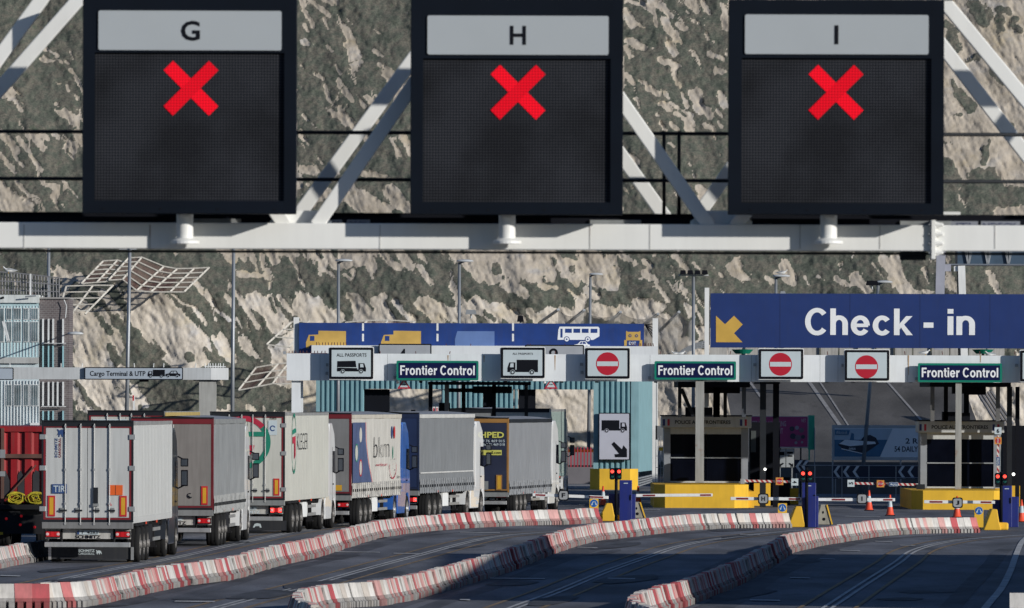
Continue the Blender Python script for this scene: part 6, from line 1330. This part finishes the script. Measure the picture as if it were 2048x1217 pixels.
bk = bpy.data.materials.new('dark_brick'); bk.use_nodes = True; t = bk.node_tree; N = t.nodes; L = t.links; b = N['Principled BSDF']; b.inputs['Roughness'].default_value = .9
tc = N.new('ShaderNodeTexCoord'); mp = N.new('ShaderNodeMapping'); mp.inputs['Rotation'].default_value = (R(90), 0, 0); br = N.new('ShaderNodeTexBrick'); br.inputs['Scale'].default_value = 2.6; br.inputs['Color1'].default_value = (.10, .085, .09, 1); br.inputs['Color2'].default_value = (.14, .12, .12, 1); br.inputs['Mortar'].default_value = (.2, .19, .19, 1); br.inputs['Mortar Size'].default_value = .03
L.new(tc.outputs['Object'], mp.inputs[0]); L.new(mp.outputs[0], br.inputs[0]); nz = N.new('ShaderNodeTexNoise'); nz.inputs['Scale'].default_value = 1.2; nz.inputs['Detail'].default_value = 6; L.new(tc.outputs['Object'], nz.inputs[0]); mx = N.new('ShaderNodeMix'); mx.data_type = 'RGBA'; mx.blend_type = 'MULTIPLY'; mx.inputs[0].default_value = .8; r_ = N.new('ShaderNodeValToRGB'); r_.color_ramp.elements[0].color = (.55, .55, .55, 1); r_.color_ramp.elements[1].color = (1.35, 1.3, 1.3, 1); L.new(nz.outputs[0], r_.inputs[0]); L.new(br.outputs[0], mx.inputs[6]); L.new(r_.outputs[0], mx.inputs[7]); L.new(mx.outputs[2], b.inputs['Base Color'])
zbox(MB(), 78.5, 138, 597, 900, YO+.3, 4, bk, True).build('wall', o2); zbox(MB(), 78, 139, 595, 598, YO+.2, 4.2, M('coping', (.3, .29, .28), .8)).build('coping', o2)
tl_ = M('mullion_teal', (.32, .55, .60), .5)
for x, lean in ((86, 3), (97, 0), (106, 0), (126, 0)):
    mb = MB(); zbox(mb, x-1.7, x+1.7, 638, 690, YO+.12, .18, wf); w1 = mb.build('slot_window', o2)
    zbox(MB(), x-1.4, x+1.4, 692, 735, YO+.15, .15, tl_).build('infill_panel', o2)
    mb = MB(); zbox(mb, x-1.7, x+1.7, 764, 812, YO+.12, .18, wf); mb.build('slot_window', o2); zbox(MB(), x-1.4, x+1.4, 822, 850, YO+.15, .15, tl_).build('infill_panel', o2)
mb = MB(); zbox(mb, 113.5, 116.8, 764, 812, YO+.12, .18, wf); mb.build('slot_window', o2)
mb = MB(); zbox(mb, 82, 132, 686.5, 687.5, YO, .1, wf); zbox(mb, 82, 132, 813, 814.2, YO, .1, wf); mb.build('handrail', o2)
mb = MB(); mb.path([W(*p, YO+.1) for p in ((128, 600), (133, 612), (131, 636))], .02, wf, 6); mb.build('cable', o2)
# roof railing
o3 = thing('roof_railing', 'rusty grey roof railing above the office block and tower', 'railing', tuple(W(60, 597, YO+1)))
rl = M('rail_rust_grey', (.22, .22, .23), .6, metal=.2, rust=.6)
def ry(x): return 543+max(0, (x-0))*.11
for x in range(-20, 122, 6):
    y0 = ry(x); p, q = W(x, y0, YO+1+(.4 if x % 12 else 0)), W(x+random.uniform(-.6, .6), 596, YO+1); q.y = p.y; MB().tube(p, q, .03, rl, 6).build('rail_post', o3)
for k_ in (0, .35, .7): 
    mb = MB(); mb.path([W(x, ry(x)+k_*(596-ry(x)), YO+1) for x in (-20, 30, 60, 118)], .026, rl, 6); mb.build('rail', o3)
zbox(MB(), 59.5, 62.5, 548, 592, YO+.7, .1, white).build('rail_post', o3)
mb = MB(); mb.tube(W(0, 598, YO-.5), W(8, 595, YO-.5), .05, dark, 8); mb.tube(W(50, 594, YO-.4), W(72, 592, YO-.4), .035, grey, 8); mb.build('floodlight_arm', o3)

# ------------------------------------------------------------------ lamp posts
lp = M('lamp_post_grey', (.30, .32, .34), .45, metal=.4, var=.12)
def lamp(x, xt, ytop, Y, lb, head=1, r=.09, yb=None):
    q = W(x, 797, Y); t_ = W(xt, ytop, Y)
    o = thing('lamp_post', lb, 'lamp post', (q.x, Y, 0), group='tall lamp posts in front of the cliff')
    MB().tube((q.x, Y, 0), (t_.x, Y, t_.z), r*1.15, lp, 12, r*.75).build('pole', o, smooth=True)
    k = Y/F
    if head:
        s = head; mb = MB(); mb.tube((t_.x, Y, t_.z-.05), (t_.x+s*.25, Y-.1, t_.z+.06), .05, lp, 8); mb.build('arm', o)
        mb = MB(); c = (t_.x+s*12*k*.9, Y-.15, t_.z+.05)
        vs = []; n = 10; m = 14
        for i in range(n+1):
            u = i/n*math.pi
            for j in range(m):
                v = 2*math.pi*j/m; vs.append((c[0]-s*.42*math.cos(u), c[1]+.2*math.sin(u)*math.sin(v), c[2]+.09*math.sin(u)*max(math.cos(v), -.45)))
        mb.add(vs, [(i*m+j, (i+1)*m+j, (i+1)*m+(j+1) % m, i*m+(j+1) % m) for i in range(n) for j in range(m)], M('lantern_grey', (.5, .52, .53), .4)); mb.build('lantern', o, smooth=True)
    return o
lamp(95, 98, 440, 462, 'lamp post rising behind the left office block', 1)
l2 = lamp(251, 261, 440, 470, 'slightly leaning lamp post in front of the steel catch fence', 1, .095)
zbox(MB(), 238, 272, 497, 500, 470, .5, M('lantern_grey', (.5, .52, .53), .4)).build('lower_arm', l2)
lamp(464, 468, 440, 470, 'lamp post right of the cargo terminal sign', 1, .095)
lamp(676, 677, 524, 480, 'lamp post above the left yellow lorry picture', 1)
lamp(917, 919, 525, 480, 'lamp post above the pale van picture', 1)
lamp(1177, 1181, 551, 575, 'lamp post above the white bus picture', 1, .1)
l6 = lamp(1551, 1552, 555, 480, 'lamp post with a gull above the Check - in board', 1)
lamp(1722, 1757, 567, 480, 'lamp behind the Check - in board beside a black floodlight', 1)
o = ground_thing('floodlight_mast', 'mast with a row of four black floodlights left of the Check - in board', 'floodlight mast', 1387, 470)
MB().tube(W(1387, 1000, 470) * Vector((1, 1, 0)) if False else (W(1387, 797, 470).x, 470, 0), W(1387, 553, 470), .1, lp, 12, .07).build('pole', o, smooth=True)
zbox(MB(), 1357, 1417, 549.5, 552, 470, .3, M('lantern_grey', (.5, .52, .53), .4)).build('crossbar', o)
for i in range(4):
    x = 1360+i*14.5; mb = MB(); a, b = W(x, 549, 469.8), W(x+12, 541, 469.8); mb.prism([(a.x, a.z), (b.x, a.z), (b.x-.03, b.z), (a.x+.03, b.z)], 469.7, 470.2, black); mb.build('floodlight', o)
for (x0, x1, y0, y1, lb, Yy) in ((931, 953, 620, 629, 'grey floodlight on a stub above the blue board', 470), (1034, 1048, 632, 644, 'black floodlight on top of the blue board', 455), (1732, 1757, 562, 571, 'black floodlight beside the lamp over the Check - in board', 478), (1560, 1572, 583, 588, 'small box on top of the Check - in board', 436.1), (820, 833, 820, 832, 'small dark unit on the roof edge behind the white lorries', 418)):
    q = W((x0+x1)/2, y1, Yy); o = thing('floodlight', lb, 'floodlight', tuple(q)); k = Yy/F
    m_ = black if y0 in (632, 562, 820) else grey
    mb = MB(); a, b = W(x0, y1, Yy), W(x1, y0, Yy); mb.prism([(a.x, a.z), (b.x, a.z), (b.x-.05, b.z), (a.x+.04, b.z)], Yy, Yy+.3, m_); mb.build('lamp_housing', o)
    p = W((x0+x1)/2, y1+8, Yy); MB().tube((p.x, Yy+.15, p.z), (p.x, Yy+.15, a.z), .04, lp, 8).build('stub', o)
q = W(151, 668, 445); o = thing('street_lantern', 'pale oval street lantern fixed beside the brick tower', 'street lamp', tuple(q))
mb = MB(); vs = []
for i in range(11):
    u = i/10*math.pi
    for j in range(14): v = 2*math.pi*j/14; vs.append((q.x-.36*math.cos(u), q.y+.18*math.sin(u)*math.sin(v), q.z+.1*math.sin(u)*max(math.cos(v), -.45)))
mb.add(vs, [(i*14+j, (i+1)*14+j, (i+1)*14+(j+1) % 14, i*14+(j+1) % 14) for i in range(10) for j in range(14)], M('lantern_grey', (.5, .52, .53), .4)); mb.build('lantern', o, smooth=True)
MB().tube(q, W(136, 668, 452.4), .03, lp, 6).build('arm', o)
# green dish shaped lamps over the beam
for x, lb in ((1485, 'green dish shaped lamp above the beam left of the first right hand no entry sign'), (1966, 'green dish shaped lamp above the beam over the right frontier control board')):
    q = W(x, 708, 431); o = thing('green_lamp', lb, 'lamp', tuple(q), group='green dish lamps'); k = 431/F
    MB().lathe([(0, 0), (14*k, 0), (22*k, 8.5*k), (0, 9*k)], green, tuple(q), 'z', 20).build('shade', o); MB().tube((q.x, q.y, q.z-.5), tuple(q), .05, dark, 8).build('stem', o)
# red and white marker post near the left lamp
o = ground_thing('marker_post', 'thin red and white marker post behind the lorry roofs at the left', 'marker post', 267, 500)
zbox(MB(), 266, 269.5, 791, 900, 500, .06, white, True).build('post', o); zbox(MB(), 265, 268, 791, 802, 499.9, .05, red).build('red_band', o)
for x, lb in ((867, 'left red and white roof marker behind the grey lorry'), (873.5, 'right red and white roof marker behind the grey lorry')):
    o = ground_thing('roof_marker', lb, 'marker', x, 419, z=0); zbox(MB(), x-2, x+3, 814, 900, 419, .1, white, True).build('plate', o); zbox(MB(), x-.8, x+1.6, 816, 824, 418.9, .05, nored).build('red_band', o)

# ------------------------------------------------------------------ rockfall catch fences on the cliff
rustnet = bpy.data.materials.new('rust_mesh'); rustnet.use_nodes = True; t = rustnet.node_tree; b = t.nodes['Principled BSDF']; b.inputs['Base Color'].default_value = (.20, .11, .09, 1); b.inputs['Roughness'].default_value = .9; b.inputs['Alpha'].default_value = .38
fw_ = M('fence_white', (.58, .55, .49), .6, streak=.4, rust=.3)
def catch(lb, top, bot, n, Y, net=True, ext=0):
    q = W(*bot[0], Y); o = thing('catch_fence', lb, 'rockfall fence', tuple(q), group='white framed rockfall catch fences')
    T = [W(x, y, Y+(2.4 if Y > 597 else .2)) for x, y in top]; B_ = [W(x, y, Y+(.8 if Y > 597 else -1.2)) for x, y in bot]
    if net:
        mb = MB()
        for i in range(len(T)-1): mb.add([tuple(v+Vector((0, .06, 0))) for v in (B_[i], B_[i+1], T[i+1], T[i])], [(0, 1, 2, 3)], rustnet)
        mb.build('mesh_panel', o)
    for a, c in zip(T, B_):
        e = a+(c-a)*(1+ext); MB().bar(a, e, .1, .09, fw_, up=(0, 1, 0)).build('strut', o)
    for j in range(n+1):
        f = j/n; mb = MB(); P = [a.lerp(c, f)+Vector((0, -.06, 0)) for a, c in zip(T, B_)]
        for a, c in zip(P, P[1:]): mb.bar(a, c, .075, .07, fw_, up=(0, 1, 0))
        mb.build('rail', o)
    return o
s_ = 512/1731; Z1 = lambda pts, ox=0, oy=500: [(ox+x*s_, oy+y*s_) for x, y in pts]
catch('white catch fence with rusty mesh sagging like a hammock on the slope', Z1([(870, 55), (960, 50), (1110, 112), (1200, 128), (1315, 125), (1415, 120)]), Z1([(735, 205), (830, 200), (925, 275), (1020, 285), (1150, 285), (1245, 285)]), 5, 600)
catch('left wing of the hammock shaped catch fence, with a dark red end panel', Z1([(700, 75), (795, 70), (845, 85)]), Z1([(550, 228), (655, 220), (720, 215)]), 5, 600)
catch('plain white railing frame below the hammock shaped catch fence', Z1([(450, 245), (630, 240), (765, 240)]), Z1([(400, 410), (500, 415), (600, 410)]), 4, 598, net=False, ext=.15)
catch('small white catch fence left of the blue lane board', Z1([(350, 488), (470, 480)], 480), Z1([(180, 640), (330, 660)], 480), 3, 596, net=False)
catch('low catch fence with rusty mesh left of the frontier beam end', Z1([(110, 795), (260, 770), (330, 765), (450, 770)], 480), Z1([(-10, 950), (120, 925), (220, 905), (350, 905)], 480), 3, 596)
catch('far catch fence edge peeping over the blue lane board', Z1([(720, 490), (860, 478), (1000, 475), (1180, 486)], 480), Z1([(600, 640), (740, 640), (900, 640), (1060, 640)], 480), 3, 596)
# grey draped netting
net = bpy.data.materials.new('grey_netting'); net.use_nodes = True; b = net.node_tree.nodes['Principled BSDF']; b.inputs['Base Color'].default_value = (.5, .5, .49, 1); b.inputs['Roughness'].default_value = .9; b.inputs['Alpha'].default_value = .5
q = W(1250, 700, 596); o = thing('rockfall_netting', 'grey draped netting held up by slanting poles behind the blue board', 'netting', tuple(q))
s5 = 440/1785; tops = [(960+x*s5, 600+y*s5) for x, y in ((635, 80), (845, 85), (1140, 100), (1445, 115), (1615, 100), (1740, 140))]; feet = [(960+x*s5, 600+y*s5) for x, y in ((480, 190), (700, 200), (1040, 190), (1330, 200), (1460, 250), (1640, 300))]
for a, c in zip(tops, feet): MB().tube(W(*a, 590), W(*c, 597), .09, grey, 8).build('pole', o)
for i in range(len(tops)-1):
    a, c = W(*tops[i], 590), W(*tops[i+1], 590); mb = MB(); n = 8; m = 8; vs = []
    for u in range(n+1):
        f = u/n; top = a.lerp(c, f); top.z -= 1.1*4*f*(1-f)*.35
        for v in range(m+1):
            g_ = v/m; vs.append((top.x, top.y+6*math.sin(math.pi*.5*g_)-4*f*(1-f)*(1-g_), top.z*(1-g_)+W(0, 725, 596).z*g_))
    mb.add(vs, [(u*(m+1)+v, u*(m+1)+v+1, (u+1)*(m+1)+v+1, (u+1)*(m+1)+v) for u in range(n) for v in range(m)], net); mb.build('net_panel', o, smooth=True)
# curved rail track behind the netting
o = thing('curved_walkway', 'curved grey railing behind the beam left of the Check - in post', 'railing', tuple(W(1390, 708, 500)))
for j in range(4): MB().path([W(*p, 500) for p in ((1358, 708+j*3), (1366, 700+j*2.6), (1380, 693+j*2.5), (1395, 687+j*3), (1410, 683+j*4))], .04, grey, 6).build('rail', o)
for x, y in ((1366, 700), (1374, 696), (1384, 691), (1395, 687), (1404, 685)): MB().tube(W(x, y, 500), W(x-2, y+12, 500), .035, grey, 6).build('rail_post', o)

# ------------------------------------------------------------------ high conveyor bridge, top right
o = thing('high_footbridge', 'dark blue enclosed bridge on white legs below the near beam at the top right', 'bridge', (W(1925, 797, 560).x, 560, 0))
zbox(MB(), 1915, 2600, 490, 530, 560, 3, M('bridge_blue', (.05, .085, .13), .5, var=.2)).build('deck_box', o); zbox(MB(), 1895, 2600, 529, 532, 559.8, 3.2, M('bridge_edge', (.14, .16, .19), .5)).build('deck_edge', o)
for x in (1937, 1976, 2017): 
    for s in (-7, -3, 3, 7): MB().bar(W(x+s, 500, 559.9), W(x+s*.25, 528, 559.9), .05, .06, grey, up=(0, 1, 0)).build('truss_bar', o)
MB().bar(W(1882, 500, 559), W(1877, 700, 559), .5, .32, M('leg_lilac', (.33, .34, .40), .5), up=(0, 1, 0)).build('leg', o); zbox(MB(), 1884, 1902, 529, 543, 559, .4, M('leg_lilac', (.33, .34, .40), .5)).build('crosshead', o)
MB().bar(W(1923, 532, 559), W(1929, 720, 559), .4, .22, white, up=(0, 1, 0)).build('leg', o); zbox(MB(), 1908, 1926, 533, 543, 559, .4, white).build('crosshead', o); MB().bar(W(1917, 543, 559.5), W(1920, 720, 559.5), .2, .12, dark, up=(0, 1, 0)).build('inner_leg', o)

# ------------------------------------------------------------------ gulls
def gull(x, y, Y, s, lb, face=1):
    q = W(x, y, Y); gw, gg, gk = M('gull_white', (.7, .7, .68), .7), M('gull_grey', (.3, .32, .34), .7), M('gull_beak', (.6, .35, .04), .6)
    mb = MB(q, (face*s, 0, 0), (0, s, 0), (0, 0, s)); n, m = 14, 10; vs = []
    # one continuous body: tail, breast, neck, head
    prof = [(-.30, .115, .008), (-.24, .12, .03), (-.16, .13, .055), (-.06, .13, .075), (.04, .13, .078), (.11, .15, .062), (.15, .185, .042), (.175, .22, .036), (.2, .245, .038), (.225, .245, .03), (.24, .24, .008)]
    for (px_, pz, r) in prof:
        for j in range(m): v = 2*math.pi*j/m; vs.append((px_, r*.85*math.sin(v), pz+r*math.cos(v)))
    fs = [(i*m+j, (i+1)*m+j, (i+1)*m+(j+1) % m, i*m+(j+1) % m) for i in range(len(prof)-1) for j in range(m)]
    mb.add(vs, fs if face > 0 else [f[::-1] for f in fs], gw); mb.tube((.235, 0, .24), (.29, 0, .23), .01, gk, 6, .003)
    for sy in (-.025, .025): mb.tube((.02, sy, .07), (.02, sy, 0), .008, gk, 6)
    o = mb.build('seagull', None, smooth=True, world_origin=tuple(q)); tag(o, lb, 'seagull', 'gulls perched on the structures')
    w_ = MB(q, (face*s, 0, 0), (0, s, 0), (0, 0, s))
    for sy in (-1, 1):
        w_.add([(.08, sy*.07, .19), (.0, sy*.085, .17), (-.2, sy*.05, .12), (-.36, sy*.02, .125), (-.22, sy*.045, .17), (-.02, sy*.06, .205)], [(0, 1, 2, 3, 4, 5) if sy < 0 else (5, 4, 3, 2, 1, 0)], gg)
    ch = w_.build('wing', o)
gull(1565, 551, 479.8, 1.0, 'gull standing on the lamp head above the Check - in board', 1)
gull(1850, 711, YF+.5, .9, 'grey backed gull on the beam right of the last no entry sign', 1)
gull(1980, 714, YF+.5, .9, 'gull crouching on the beam over the right frontier control board', -1)
gull(1363, 711, YF+.5, .7, 'gull on the beam above the middle frontier control board, right one', 1)
gull(1350, 711, YF+.5, .7, 'gull on the beam above the middle frontier control board, left one', -1)
gull(18, 548, YO+1, 1.2, 'gull perched on the roof railing at the left edge', -1)

# ------------------------------------------------------------------ unseen blocks added right of the view to shade the near lanes and billboards
bm_ = M('blocker_grey', (.4, .4, .4), .7)
def blocker(x0, x1, y0, y1, h, lb):
    o = thing('shadow_blocker', lb, 'building', ((x0+x1)/2, y0, 0)); MB().box(x0, x1, y0, y1, 0, h, bm_).build('wall', o); MB().prism([(x0-.3, h+.002), (x1+.3, h+.002), ((x0+x1)/2, h+.5)], y0-.3, y1+.3, M('roof_sheet', (.25, .26, .27), .6)).build('roof', o)
    n = int((y1-y0)/6)
    for i in range(n): MB().box(x0-.06, x0+.02, y0+2+i*6, y0+5+i*6, 2, 4, glass).build('window', o)
blocker(20.6, 44, 215, 283, 7.6, 'added unseen long grey shed right of the lanes, its shadow across the near road')
blocker(60, 68, 418, 460, 24, 'added unseen tall grey shed right of the booths')
